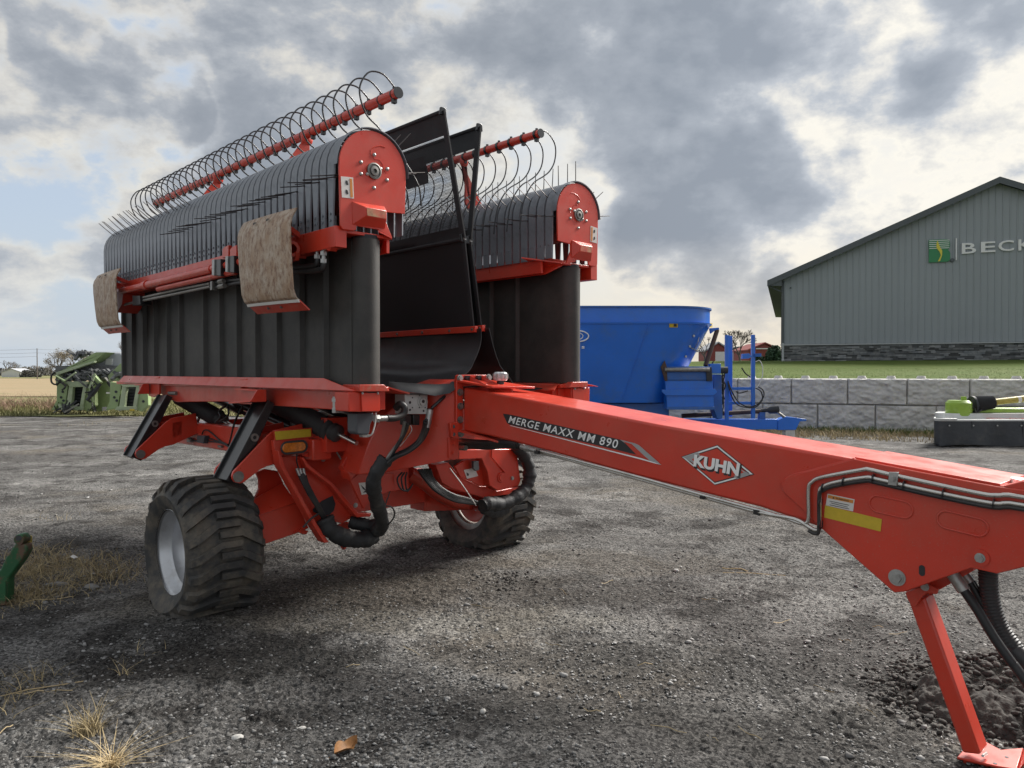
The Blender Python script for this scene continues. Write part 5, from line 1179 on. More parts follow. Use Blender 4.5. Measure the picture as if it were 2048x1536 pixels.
# ---- centre curtains between the heads
UC = 1.06
def PU(px, py, u=UC): return M(px, py, 'u', u)
def sheet_along(p_top, p_bot, u0, u1, nu, nz, name, m_, parent, sag=.0, th=.004, bow=0.0):
    rows = []
    for j in range(nz + 1):
        t = j / nz; a = Vector(p_top).lerp(Vector(p_bot), t); row = []
        for k in range(nu + 1):
            w = k / nu; row.append((u0 + (u1 - u0) * w, a.y + bow * math.sin(math.pi * t) + .012 * math.sin(w * 9 + t * 3) * math.sin(math.pi * t), a.z + sag * math.sin(math.pi * w) * (1 - t)))
        rows.append(row)
    return (MB().sheet(rows) if m_ == 'net' else MB().slab(rows, (0, th, 0))).build(name, m_, parent, smooth=70)
URA = -1.9
for s, top, hinge, low, nm in ((-1, PU(885, 222), PU(927, 478), PU(945, 652), 'L'), (1, PU(958, 254), PU(939, 482), PU(960, 650), 'R')):
    top, hinge, low = map(Vector, (top, hinge, low))
    cu = mk('curtain_frame', 'fabric', lambda mb: (mb.bar(hinge, top, .05, .014, up=(0, 1, 0)), mb.tube([hinge + Vector((0, 0, 0)), (URA, hinge.y, hinge.z)], .016, 8), mb.tube([top, (URA, top.y, top.z)], .014, 8)), mg)
    d = top - hinge
    sheet_along(top, hinge + d * .82, UC, URA, 26, 3, 'hem_strip', 'fabric', cu)
    sheet_along(hinge + d * .82, hinge + d * .10, UC, URA, 26, 6, 'screen_cloth', 'net', cu, th=.0015)
    sheet_along(hinge + d * .10, hinge, UC, URA, 26, 2, 'hem_strip', 'fabric', cu)
    if s < 0:
        sheet_along(hinge + d * .72, hinge + d * .50, UC - .30, URA, 22, 2, 'hem_strip', 'fabric', cu)
    sheet_along(hinge, low, UC, URA, 30, 8, 'lower_cloth', 'net_dense', cu, th=.002, bow=.01)
    mk('cloth_hem', 'fabric', lambda mb: mb.bar(low, hinge, .035, .012, up=(0, 1, 0)), cu)
    mk('hinge_plate', 'black_paint', lambda mb: mb.prism([hinge + Vector((.01, -.03, -.02)), hinge + Vector((.01, .03, -.035)), hinge + Vector((.01, .035, .01)), hinge + Vector((.01, .0, .045)), hinge + Vector((.01, -.035, .03))], (-.02, 0, 0)), cu, .003)
    bolt(cu, hinge + Vector((.012, 0, 0)), (1, 0, 0), .010)
    mk('tip_plate', 'black_paint', lambda mb: mb.prism([top + Vector((.01, -.03, -.03)), top + Vector((.01, .03, -.03)), top + Vector((.01, .025, .025)), top + Vector((.01, -.02, .025))], (-.02, 0, 0)), cu, .003)
    bar_ = mk('clamp_rail', 'red', lambda mb: mb.box((URA, low.y - .02, low.z - .05), (UC + .05, low.y + .01, low.z - .003)), cu, .003)
    for u in (UC + .02, UC - .25, UC - .6, UC - .95): bolt(bar_, (u, low.y - .02, low.z - .027), (0, -1, 0), .009, 'dull_steel')
    # rubber flap curving out to the tray
    if s < 0: fp = [low + Vector((0, 0, -.03))] + [Vector(PU(*p)) for p in ((942, 690), (930, 725), (912, 755))] + [Vector((0, -.36, 1.565)), Vector((0, -.70, 1.57))]
    else: fp = [low + Vector((0, 0, -.03))] + [Vector(PU(*p)) for p in ((966, 690), (978, 722), (1000, 755))] + [Vector((0, .45, 1.575)), Vector((0, .70, 1.57))]
    prof = spline([(0, p.y, p.z) for p in fp], 5); rows = [[(UC + .10 - (UC + .1 - URA) * k / 20, p.y + .01 * math.sin(k * .9 + i * .3), p.z + .012 * math.sin(k * .7 + i * .5) * (i > 10)) for k in range(21)] for i, p in enumerate(prof)]
    fl = MB().slab(rows, (0, .004 * s, .006)).build('rubber_flap', 'rubber_flap', cu, smooth=70)
    if s < 0: mk('flap_strip', 'red', lambda mb: mb.prism([Vector(M(*b5(*p), 'u', u_)) for p, u_ in (((0, 338), .65), ((690, 360), 1.17), ((712, 378), 1.18), ((680, 400), 1.17), ((0, 378), .65))], (0, 0, .012)), cu, .003)
# front flap lip hanging at the tongue
mk('flap_lip', 'rubber_flap', lambda mb: mb.slab([[Vector(M(*b5(x, y - 40), 'u', u_)) for x, y, u_ in ((-160, 330, 1.05), (0, 345, 1.1), (250, 360, 1.14), (480, 370, 1.17), (680, 365, 1.19), (745, 300, 1.2))], [Vector(M(*b5(x, y), 'u', u_ + .03)) for x, y, u_ in ((-160, 425, 1.05), (0, 425, 1.1), (250, 450, 1.14), (480, 490, 1.17), (680, 455, 1.19), (750, 400, 1.2))]], (-.006, 0, 0)), mg, smooth=70)

# ---- chassis rails, fold arms, links, boots (both sides)
ch = mk('chassis', 'red', lambda mb: (mb.prism([M(*p, 'u', u) for p, u in ((z5(530, 785), .62), (z5(610, 560), .70), (z5(690, 400), .78), (z5(860, 240), .95), (z5(1200, 130), 1.215), (z5(1200, 682), 1.215), (z5(1150, 684), 1.20), (z5(720, 770), .80))], (-.34, .03, 0)),
     mb.box((-2.3, -.22, 1.12), (.9, .22, 1.42))), mg, .008)
for s in (-1, 1):
    S = (lambda p: Vector(p)) if s < 0 else (lambda p: Vector((p[0], -p[1], p[2])))
    rail = mk('side_rail', 'red', lambda mb: mb.prism([S(p) for p in (M(*b2(800, 680), 'v', -.86), M(*b2(1650, 780), 'v', -.86), (.30, -.86, 1.20), (.30, -.86, 1.04), M(*b2(1510, 1108), 'v', -.86), M(*b2(775, 985), 'v', -.86))], S((0, .16, 0))), mg, .012)
    for u in (-2.0, .1): mk('cross_member', 'red', lambda mb: mb.box((u - .08, min(0, s * .72), 1.08), (u + .08, max(0, s * .72), 1.24)), rail, .006)
    for x, y, w, h in ((868, 727, 150, 80),):
        mk('reflector', 'yellow', lambda mb: mb.prism([S(M(*b2(*p), 'v', -.864)) for p in ((878, 725), (1028, 735), (1000, 812), (852, 800))], S((0, -.003, 0))), rail)
    if s < 0:
        mk('wiring', 'hose', lambda mb: [mb.tube(spline([M(*b2(*p), 'v', -.875) for p in pl], 5), .007, 6) for pl in ([(610, 920), (610, 850), (670, 825), (730, 870), (800, 910), (1000, 930), (1100, 970), (1170, 930)], [(800, 910), (700, 900), (600, 940), (500, 1020), (450, 1110)], [(1190, 880), (1210, 830), (1260, 820), (1330, 870), (1440, 970), (1540, 1020)], [(1200, 960), (1350, 980), (1460, 1000), (1560, 1050)], [(1290, 930), (1360, 960), (1450, 990), (1540, 1040)], [(1010, 960), (1080, 970), (1180, 950)])], rail)
        mk('junction_block', 'grey_plastic', lambda mb: mb.prism([M(*b2(*p), 'v', -.865) for p in ((1185, 890), (1290, 895), (1270, 1000), (1180, 985))], (0, -.045, 0)), rail, .004)
        for p in ((780, 930), (1020, 965), (1440, 1040)): mk('cable_clip', 'dull_steel', lambda mb: mb.bar(M(*b2(p[0] - 25, p[1]), 'v', -.872), M(*b2(p[0] + 25, p[1] + 8), 'v', -.872), .02, .02), rail)
    for ui, DU in enumerate((0.0, -2.06)):
        T = lambda p: S((p[0] + DU, p[1], p[2]))
        q4 = lambda x, y, u=.17: T(M(*b4(x, y), 'u', u))
        outl = [(215, 450), (228, 408), (262, 372), (560, 55), (625, 5), (900, -60), (930, 180), (645, 330), (560, 352), (490, 385), (330, 512), (290, 522), (240, 508), (219, 480)]
        arm = mk('fold_arm', 'red', lambda mb: (mb.prism([q4(*p) for p in outl], (-.022, 0, 0)), mb.prism([q4(*p) - Vector((.30, 0, 0)) for p in outl], (-.022, 0, 0))), mg, .003)
        mk('arm_cross', 'red', lambda mb: mb.prism([q4(*p) for p in ((640, 60), (740, 40), (740, 200), (640, 250))], (-.30, 0, 0)), arm)
        pc = q4(275, 455); mk('pin', 'dull_steel', lambda mb: (mb.cyl(pc + Vector((.012, 0, 0)), pc - Vector((.34, 0, 0)), .024, 14), mb.ring(pc + Vector((.001, 0, 0)), pc + Vector((.008, 0, 0)), .040, .022, 18)), arm)
        # black link: channel section from pin up to the tray
        bv, bz = pc.y, pc.z; top = T((0, -1.13, 1.43)); uu = .13 + DU
        w0, w1 = .050, .030; dv = Vector((0, top.y - bv, top.z - bz)).normalized(); nr = Vector((0, dv.z, -dv.y)) * (1 if s < 0 else -1)   # nr points inwards
        A = Vector((uu, bv, bz)) - dv * .05; B = Vector((uu, top.y, top.z)) + dv * .06
        lk = mk('lift_link', 'black_paint', lambda mb: (mb.prism([A - nr * w0, A + nr * w0, B + nr * w1, B - nr * w1], (-.016, 0, 0)), mb.prism([p - Vector((.224, 0, 0)) for p in (A - nr * w0, A + nr * w0, B + nr * w1, B - nr * w1)], (-.016, 0, 0)),
             mb.prism([A - nr * (w0 - .02), A - nr * (w0 - .034), B - nr * (w1 - .034), B - nr * (w1 - .02)], (-.236, 0, 0))), arm, .003)
        mk('link_washer', 'dull_steel', lambda mb: mb.ring(A.lerp(B, .55) + Vector((.001, 0, 0)), A.lerp(B, .55) + Vector((.008, 0, 0)), .030, .014, 16), lk)
        # corrugated boot over the lift cylinder
        a = T(M(*b3(95, 415), 'v', -.86)); b = T(M(*b3(1010, 880), 'v', -.72)); n_ = 38; pts = [a.lerp(b, k / n_) for k in range(n_ + 1)]
        bo = mk('cylinder_boot', 'rubber_boot', lambda mb: mb.tube(pts, [(.086 if k % 2 else .055) * (1 if 1 < k < n_ - 4 else .8) for k in range(n_ + 1)], 20), mg, smooth=60)
        mk('cylinder_rod', 'chrome_pipe', lambda mb: mb.tube([b, b + (b - a).normalized() * .20], .018, 12), bo); mk('cylinder_end', 'black_paint', lambda mb: mb.tube([a - (b - a).normalized() * .10, a + (b - a).normalized() * .03], .04, 12), bo)
        a2_ = T((-.10, -.60, 1.44)); b2q = T((.72, -.50, 1.25)); mk('lift_cylinder', 'black_paint', lambda mb: (mb.tube([a2_, a2_.lerp(b2q, .6)], .034, 14), mb.tube([a2_.lerp(b2q, .6), b2q], .018, 10)), bo)
# loose hydraulic lines behind the rear arm
for k, pl in enumerate([[(1040, 700), (1080, 620), (1150, 580), (1200, 600)], [(1120, 710), (1160, 620), (1200, 600)], [(1540, 480), (1550, 600), (1480, 680), (1380, 700)], [(1740, 500), (1640, 700), (1590, 900), (1555, 1030)], [(1500, 500), (1420, 560), (1440, 640), (1370, 720)]]):
    mk('oil_hose', 'hose', lambda mb: mb.tube(spline([M(*b2(*p), 'v', -.80 - .02 * k) for p in pl], 5), .010, 6), ch)
mk('hose_end', 'zinc', lambda mb: (mb.tube([M(*b2(1048, 700), 'v', -.80), M(*b2(1078, 640), 'v', -.80)], .014, 8), mb.tube([M(*b2(1125, 710), 'v', -.82), M(*b2(1150, 650), 'v', -.82)], .014, 8)), ch)
mk('tie_rod', 'black_paint', lambda mb: (mb.tube([(-1.75, -.55, 1.42), (-1.1, -.30, 1.20)], .045, 12), mb.tube([(-1.1, -.30, 1.22), (-.2, -.35, 1.40)], .030, 12)), ch)

# ---- axle, king posts
PK = .20
k4 = lambda x, y, u=PK: Vector(M(*b4(x, y), 'u', u))
kp = mk('king_post', 'red', lambda mb: (mb.prism([k4(*p) for p in ((640, 262), (862, 252), (900, 330), (1130, 512), (1232, 640), (1378, 812), (1395, 850), (1290, 912), (1120, 870), (1132, 1072), (1060, 1078), (955, 905), (838, 690), (640, 345))], (-.02, 0, 0)),
     mb.prism([k4(605, 190), k4(640, 250), k4(668, 340), k4(860, 690), k4(985, 905), k4(1095, 1075), k4(1050, 1082), k4(955, 935), k4(828, 705), k4(620, 335)], (.10, 0, 0)),
     mb.prism([k4(862, 255), k4(905, 325), k4(1140, 505), k4(1245, 625), k4(1390, 795), k4(1520, 800), k4(1505, 832), k4(1375, 838), k4(1220, 655), k4(1120, 530), k4(885, 352), k4(845, 268)], (.085, 0, 0))), mg, .004)
mk('post_plate', 'red', lambda mb: mb.prism([k4(*p, .13) for p in ((980, 90), (1055, 105), (1235, 185), (1300, 345), (1420, 565), (1520, 800), (1365, 765), (1215, 625), (1095, 515), (870, 335), (850, 260), (960, 200))], (-.03, 0, 0)), kp, .003)
mk('post_plate', 'red', lambda mb: mb.prism([k4(*p, .10) for p in ((1050, 100), (1360, 185), (1420, 60), (1480, 40), (1350, 330), (1300, 345))], (-.03, 0, 0)), kp, .003)
mk('post_cheek', 'red', lambda mb: mb.prism([k4(*p, .215) for p in ((965, 80), (1000, 100), (1068, 260), (1060, 305), (880, 245), (960, 215))], (.012, 0, 0)), kp, .002)
for x, y in ((1058, 137), (1102, 287), (1418, 733)): bolt(kp, k4(x, y, .165 if y < 400 else .29), (1, 0, 0), .014)
mk('grease_line', 'zinc', lambda mb: mb.tube([k4(1235, 215, .15), k4(1275, 285, .15)], .006, 6), kp)
mk('hose_opening', 'header_dark', lambda mb: mb.prism([k4(*p, .202) for p in ((1090, 690), (1195, 640), (1222, 720), (1205, 790), (1160, 830), (1100, 835), (1010, 800), (1000, 775))], (.002, 0, 0)), kp)
# marker lamp with reflector
lb = mk('lamp_box', 'red', lambda mb: mb.prism([k4(*p, .24) for p in ((622, 105), (968, 75), (968, 205), (905, 235), (635, 250))], (-.05, 0, 0)), kp, .004)
def obround(p0, p1, r, n=10):
    p0, p1 = Vector(p0), Vector(p1); d = (p1 - p0).normalized(); w = Vector((0, -d.z, d.y)); out = []
    for k in range(n + 1): a = -math.pi / 2 + math.pi * k / n; out.append(p1 + d * math.cos(a) * r + w * math.sin(a) * r)
    for k in range(n + 1): a = math.pi / 2 + math.pi * k / n; out.append(p0 + d * math.cos(a) * r + w * math.sin(a) * r)
    return out
mk('lamp_gasket', 'rubber_boot', lambda mb: mb.prism(obround(k4(745, 175, .241), k4(890, 160, .241), .050), (.014, 0, 0)), lb, .004)
mk('amber_lens', 'amber', lambda mb: mb.prism(obround(k4(745, 175, .256), k4(890, 160, .256), .034), (.010, 0, 0)), lb, .005)
mk('reflector', 'yellow', lambda mb: mb.prism([k4(*p, .245) for p in ((630, 15), (978, -12), (985, 62), (640, 98))], (.006, 0, 0)), lb, .001)
mk('reflector_backing', 'red', lambda mb: mb.prism([k4(*p, .238) for p in ((620, 5), (990, -22), (996, 70), (625, 106))], (.005, 0, 0)), lb)
mk('lamp_cable', 'hose', lambda mb: mb.tube(spline([k4(850, 235, .25), k4(845, 300, .26), k4(870, 400, .25), k4(900, 480, .25)], 5), .006, 6), lb)
# axle beam from wheel to post
ax = mk('axle_beam', 'red', lambda mb: (mb.prism([k4(*p, .06) for p in ((380, 860), (840, 700), (965, 955), (930, 975), (840, 1010), (500, 1125), (380, 1165))], (-.26, 0, 0)),
     mb.prism([k4(380, 868, .075), k4(845, 705, .075), k4(708, 512, -.05), k4(380, 700, -.05)], (-.02, 0, -.01)),), mg, .005)
mk('axle_gusset', 'red', lambda mb: mb.prism([k4(*p, -.10) for p in ((430, 690), (482, 575), (482, 480), (452, 420), (540, 380), (660, 400), (720, 520))], (-.03, 0, 0)), ax, .003)
mk('axle_lip', 'red', lambda mb: mb.prism([k4(*p, .075) for p in ((820, 1005), (880, 965), (960, 985), (940, 1020), (900, 1015), (860, 995))], (-.05, 0, 0)), ax, .002)
mk('lower_tip', 'red', lambda mb: mb.prism([k4(*p, .12) for p in ((1270, 930), (1360, 900), (1370, 1100), (1315, 1170), (1285, 1115))], (-.05, 0, 0)), ax, .003)
mk('inner_axle', 'red', lambda mb: mb.prism([(-.2, -.62, .50), (-.2, .62, .50), (-.2, .62, .80), (-.2, -.62, .80)], (-.18, 0, 0)), ax, .006)
mk('centre_post', 'red', lambda mb: mb.box((-.42, -.16, .70), (.1, .16, 1.14)), ax, .006)
# lower frame plate with label, slanting frame strip
lp = mk('frame_plate', 'red', lambda mb: mb.prism([k4(*p, .42) for p in ((1370, 492), (1440, 432), (1802, 420), (1790, 585), (1690, 622), (1545, 712), (1500, 770), (1420, 600))], (-.03, 0, 0)), ch, .003)
mk('frame_strip', 'red', lambda mb: mb.prism([k4(*p, .47) for p in ((1350, 420), (1490, 60), (1560, 60), (1440, 420), (1375, 490))], (-.12, 0, 0)), ch, .003)
mk('frame_web', 'red', lambda mb: mb.prism([k4(*p, .40) for p in ((1290, 345), (1440, 60), (1640, -110), (1850, -240), (1850, 300), (1440, 430), (1360, 500))], (-.03, 0, 0)), ch, .003)
mk('frame_web', 'red', lambda mb: mb.box((.0, -.78, 1.10), (.36, -.60, 1.36)), ch, .003)
lab = mk('label', 'white_label', lambda mb: mb.prism([k4(*p, .424) for p in ((1448, 516), (1660, 495), (1676, 600), (1478, 632))], (.002, 0, 0)), lp)
mk('label_mark', 'decal_black', lambda mb: (mb.prism([k4(*p, .427) for p in ((1470, 535), (1500, 560), (1540, 605), (1490, 612), (1515, 590), (1490, 575))], (.001, 0, 0)), mb.prism([k4(*p, .427) for p in ((1560, 530), (1600, 528), (1610, 560), (1575, 570))], (.001, 0, 0))), lab)

# ---- wheels
def wheel(s, uc, vc, rad, hub, mud):
    W_ = .265; prof = [(.300, -W_ + .04), (.34, -W_ + .005), (.41, -W_ - .012), (rad - .075, -W_ + .005), (rad - .035, -W_ + .05), (rad - .022, -.12), (rad - .018, 0)]
    prof = prof + [(r, -h) for r, h in prof[-2::-1]]
    mb = MB(); mb.lathe(prof, (0, 0, 0), (0, 1, 0), 96)
    def surf(h):                                      # tyre radius at axial place h
        a = abs(h); return np.interp(a, [0, .12, W_ - .05, W_ - .005, W_ + .012], [rad - .018, rad - .022, rad - .035, rad - .075, rad - .12])
    NL = 23
    for k in range(NL):
        a0 = 2 * math.pi * k / NL
        for half in (0, 1):
            # bent lug: bar across the crown, then swept back to a shoulder on one side
            off = a0 + half * math.pi / NL; sg = 1 if half else -1
            hs = [(-.075 * sg, 0), (.075 * sg, 0), (.15 * sg, -.075), (.215 * sg, -.15), (.262 * sg, -.195), (.268 * sg, -.215)]
            if half: hs = [(-.075 * sg, 0)] + hs[1:]
            vs = []
            for i, (h, da) in enumerate(hs):
                wd = (.021 if abs(h) < .1 else .027) / rad; rr_ = surf(h)
                for (dw, up) in ((-wd * 1.25, -.012), (-wd, 0.036 if i < 5 else .004), (wd, .036 if i < 5 else .004), (wd * 1.25, -.012)):
                    a = off - da + dw; R_ = rr_ + up; vs.append((R_ * math.sin(a) * 1.0, h, R_ * math.cos(a)))
            n = len(hs); mb.add(vs, [(i * 4 + j, i * 4 + j + 1, (i + 1) * 4 + j + 1, (i + 1) * 4 + j) for i in range(n - 1) for j in range(3)] + [(0, 1, 2, 3), ((n - 1) * 4 + 3, (n - 1) * 4 + 2, (n - 1) * 4 + 1, (n - 1) * 4)])
    # weight of the machine: flat and bulged at the ground
    out = []
    for x, y, z in mb.v:
        zg = z + hub
        if zg < .20:
            t = max(0, (.20 - zg) / .2); y = y * (1 + .16 * min(t, 1) * (1 if abs(y) > .1 else .3)); zg = max(zg, 0) + (.0 if zg > 0 else .002 * 0); 
        out.append((x, y, max(zg, -.004) - hub))
    mb.v = out
    t = mb.build('tyre', 'tyre', mg, smooth=30, loc=(uc, vc, hub))
    o = s                                              # outward side
    rim = [(.305, .235), (.318, .222), (.306, .208), (.298, .20), (.292, .15), (.262, .13), (.256, .06), (.236, .045), (.232, -.05), (.248, -.08), (.25, -.19), (.305, -.205), (.318, -.225), (.305, -.235)]
    mb = MB(); mb.lathe([(r, h * o) for r, h in rim], (0, 0, 0), (0, 1, 0), 64); r_ = mb.build('rim', 'rim' if s < 0 else 'dull_steel', t, smooth=50)
    mb = MB(); mb.lathe([(.240, -.135 * o), (.235, -.15 * o), (.20, -.15 * o), (.15, -.11 * o), (.11, -.10 * o), (.10, -.095 * o), (.075, -.05 * o), (.0005, -.045 * o)], (0, 0, 0), (0, 1, 0), 40); d = mb.build('wheel_disc', 'rim' if s < 0 else 'red_worn', t, smooth=40)
    for k in range(8): a = k * math.pi / 4; bolt(d, (.135 * math.cos(a), -.106 * o, .14 * math.sin(a)), (0, o, 0), .011)
    mb = MB(); a0 = math.radians(28); rows = [[((.2535) * math.cos(a), h, (.2535) * math.sin(a)) for a in np.linspace(-.05, .75, 9)] for h in (.065 * o, .13 * o)]; 
    if s < 0: MB().slab(rows, (0, 0, -.002)).build('rim_label', 'decal_blue', t)
    mk('hub', 'red_worn', lambda m2: m2.cyl((0, -s * .06, 0), (0, -s * .30, 0), .10, 24), t)
    return t
wheel(-1, -.19, -1.485, .512, .412, 1)
wheel(1, -.30, 1.37, .535, .455, 0)

# ---- far side king post and arm (seen under the tongue)
k6 = lambda x, y, u: Vector(M(*b6(x, y), 'u', u))
fk = mk('king_post', 'red', lambda mb: mb.prism([k6(*p, .34) for p in ((845, 245), (1245, 235), (1492, 235), (1566, 322), (1606, 622), (1580, 692), (1322, 746), (1225, 682), (1200, 520), (1128, 352), (845, 362))], (-.10, 0, 0)), mg, .006)
mk('post_ridge', 'red', lambda mb: mb.prism([k6(1240, 235, .345), k6(1252, 235, .345), k6(1250, 320, .345), k6(1420, 520, .345), k6(1405, 524, .345), k6(1238, 330, .345)], (.012, 0, 0)), fk)
c = k6(1362, 582, .34); mk('pivot_boss', 'red', lambda mb: mb.lathe([(.0005, .02), (.030, .02), (.034, .012), (.044, .012), (.050, 0)], c, (1, 0, 0), 24), fk)
bolt(fk, k6(1500, 592, .342), (1, 0, 0), .014)
fa = mk('swing_arm', 'red', lambda mb: (mb.prism([k6(*p, .22) for p in ((560, 430), (720, 400), (860, 570), (1110, 690), (1225, 690), (1322, 750), (1590, 690), (1545, 785), (1150, 832), (760, 720), (640, 650))], (-.12, 0, 0)),), mg, .006)
mk('arm_plate', 'red', lambda mb: mb.prism([k6(*p, .26) for p in ((800, 445), (930, 365), (1130, 350), (1205, 540), (1222, 690), (1112, 690), (985, 625), (865, 572))], (-.03, 0, 0)), fa, .003)
lab = mk('label', 'white_label', lambda mb: mb.prism([k6(*p, .264) for p in ((905, 490), (1040, 465), (1082, 565), (945, 600))], (.002, 0, 0)), fa)
mk('label_mark', 'decal_black', lambda mb: mb.prism([k6(*p, .267) for p in ((940, 520), (970, 540), (965, 565), (945, 560))], (.001, 0, 0)), lab)
mk('cable_plug', 'grey_plastic', lambda mb: mb.prism([k6(*p, .30) for p in ((1000, 380), (1065, 375), (1070, 490), (1030, 500), (1000, 470))], (.03, 0, 0)), fa, .003)
mk('rear_arm', 'red_worn', lambda mb: mb.tube(spline([k6(230, 530, .05), k6(420, 640, .05), k6(600, 780, .02), k6(800, 880, -.02), k6(930, 905, -.05)], 5), .065, 10), fa)
mk('far_axle', 'red', lambda mb: mb.prism([(-.2, .55, .42), (-.2, 1.15, .36), (-.2, 1.15, .60), (-.2, .55, .78)], (-.22, 0, 0)), fa, .005)
for k in range(7):
    o_ = (k - 3) * 12; mk('oil_hose', 'hose', lambda mb: mb.tube(spline([k6(420 + o_ * 2, 480, .20 + .01 * k), k6(480 + o_ * 1.5, 600, .24), k6(600 + o_, 730 - o_ * .5, .28), k6(780, 830 - o_, .30), k6(950, 870 - o_ * .8, .30), k6(1080, 900 - o_ * .4, .30)], 5), .0125, 7), fa)
mk('cord', 'white_label', lambda mb: mb.tube(spline([k6(735, 470, .33), k6(900, 690, .34), k6(1060, 930, .34)], 4), .005, 6), fa)
sl_ = [k6(*p, .38) for p in ((1560, 190), (1640, 300), (1700, 430), (1715, 570), (1680, 690), (1600, 790), (1480, 870), (1340, 910), (1200, 905), (1140, 930))]
sp = spline(sl_, 6); mk('hose_sleeve', 'sleeve', lambda mb: mb.tube(sp, [.060 + .004 * math.sin(i * 2.6) + .004 * math.sin(i * 1.2) + .005 * math.sin(i * .45) for i in range(len(sp))], 14), fa, smooth=70)
sp2 = spline([k6(*p, .34) for p in ((1140, 930), (1200, 985), (1320, 1000), (1420, 960))], 6); mk('hose_sleeve', 'sleeve', lambda mb: mb.tube(sp2, [.055 + .004 * math.sin(i * 2.1) for i in range(len(sp2))], 12), fa, smooth=70)
for k in range(3): mk('cable_loop', 'hose', lambda mb: mb.tube(spline([k6(150 + 30 * k, 520, .45), k6(90 + 50 * k, 600, .45), k6(130 + 40 * k, 720 + 15 * k, .45), k6(220 + 15 * k, 745 - 20 * k, .45), k6(280, 660, .45)], 6), .007, 6), fa)

# ---- near side hoses and sleeves
for k in range(6):
    o_ = (k - 2.5) * 9
    mk('oil_hose', 'hose', lambda mb: mb.tube(spline([k4(900 + o_ * 1.4, 420 + abs(o_), .26), k4(930 + o_, 520, .28), k4(980 + o_, 620, .29), k4(1050 + o_ * .8, 740, .29), k4(1110 + o_ * .8, 850, .28), k4(1170 + o_ * .5, 930, .28)], 5), .0105, 8), kp)
    if k % 2 == 0: mk('hose_end', 'zinc', lambda mb: mb.tube([k4(885 + o_ * 1.8, 375, .25), k4(905 + o_ * 1.4, 445, .26)], .013, 8), kp)
def sleeve(pl, rad, u, par=kp):
    sp = spline([Vector(M(*p[0], 'u', p[1])) if isinstance(p[0], tuple) else p for p in pl], 7); n = len(sp)
    return mk('hose_sleeve', 'sleeve', lambda mb: mb.tube(sp, [rad * (1 + .05 * math.sin(i * 2.7 + pl[0][1] * 9) + .05 * math.sin(i * 1.13) + .06 * math.sin(i * .43 + 1)) for i in range(n)], 16), par, smooth=70)
sleeve([(b4(1115, 860), .28), (b4(1165, 960), .30), (b4(1260, 1030), .31), (b4(1380, 1065), .32), (b4(1500, 1065), .32), (b4(1590, 1030), .30)], .066, .3)
sleeve([(b4(1715, 280), .98), (b4(1625, 410), .94), (b4(1592, 520), .88), (b4(1605, 620), .80), (b4(1630, 720), .70), (b4(1665, 830), .58), (b4(1680, 930), .46), (b4(1620, 990), .36)], .052, .5)
sleeve([(b4(1690, 900), .42), (b4(1600, 930), .32), (b4(1480, 920), .24), (b4(1360, 890), .18)], .052, .3)
for k, pl in enumerate([[(1700, 330), (1760, 230), (1850, 110), (1880, 20), (1900, -80)], [(1720, 330), (1790, 210), (1860, 100), (1905, 10), (1930, -60)], [(1740, 320), (1830, 260), (1960, 190), (2040, 90), (2085, -20), (2095, -90)], [(1750, 310), (1850, 245), (1985, 165), (2060, 60), (2100, -40), (2110, -100)], [(1730, 325), (1800, 270), (1930, 215), (2050, 120), (2090, 0), (2105, -70)]]):
    mk('oil_hose', 'hose' if k else 'dull_steel', lambda mb: mb.tube(spline([Vector(M(*b4(*p), 'u', .99 + .03 * i + .012 * k)) for i, p in enumerate(pl)], 5), .013, 8), ch)
mk('cable_loop', 'hose', lambda mb: mb.tube(spline([k4(1680, 740, .6), k4(1770, 750, .6), k4(1800, 830, .6), k4(1740, 920, .55), k4(1660, 960, .5)], 6), .006, 6), ch)
mk('cable_loop', 'hose', lambda mb: mb.tube(spline([k4(910, 950, .33), k4(980, 870, .33), k4(1060, 815, .33)], 5), .008, 6), kp)
mk('cable_loop', 'hose', lambda mb: mb.tube(spline([k4(1755, 600, .5), k4(1720, 700, .5), k4(1705, 770, .5)], 5), .005, 6), ch)
# filter, fittings, valve block on the chassis front
n5 = lambda x, y, u=1.02: Vector(M(*z5(x, y), 'u', u))
ff = mk('oil_filter', 'grey_plastic', lambda mb: mb.prism([n5(*p, 1.22) for p in ((520, 362), (642, 358), (640, 400), (620, 440), (612, 500), (600, 512), (535, 510), (522, 495))], (-.11, 0, 0)), ch, .010)
mk('filter_nut', 'zinc', lambda mb: mb.prism([n5(*p, 1.18) for p in ((562, 508), (608, 508), (606, 528), (565, 528))], (-.04, 0, 0)), ff)
mk('filter_fitting', 'zinc', lambda mb: (mb.tube([n5(640, 400, 1.16), n5(735, 398, 1.16)], .020, 12), mb.tube([n5(648, 400, 1.16), n5(672, 400, 1.16)], .028, 6)), ff)
mk('filter_hose', 'hose', lambda mb: mb.tube(spline([n5(730, 398, 1.16), n5(790, 395, 1.16), n5(840, 370, 1.16), n5(850, 325, 1.16), n5(820, 300, 1.14), n5(790, 330, 1.10)], 6), .024, 12), ff)
mk('drain_tube', 'white_label', lambda mb: mb.tube(spline([n5(655, 360, 1.2), n5(650, 430, 1.2), n5(630, 500, 1.2), n5(605, 520, 1.18)], 5), .006, 6), ff)
for x in (378, 413): mk('hose_fitting', 'zinc', lambda mb: (mb.tube([n5(x, 250, 1.1), n5(x, 352, 1.1)], .018, 12), mb.tube([n5(x, 262, 1.1), n5(x, 285, 1.1)], .026, 6), mb.tube([n5(x, 325, 1.1), n5(x, 360, 1.1)], .024, 6)), ch)
mk('oil_pipe', 'dull_steel', lambda mb: mb.tube([n5(413, 345, 1.1), n5(470, 360, 1.1), n5(540, 365, 1.1)], .014, 8), ch)
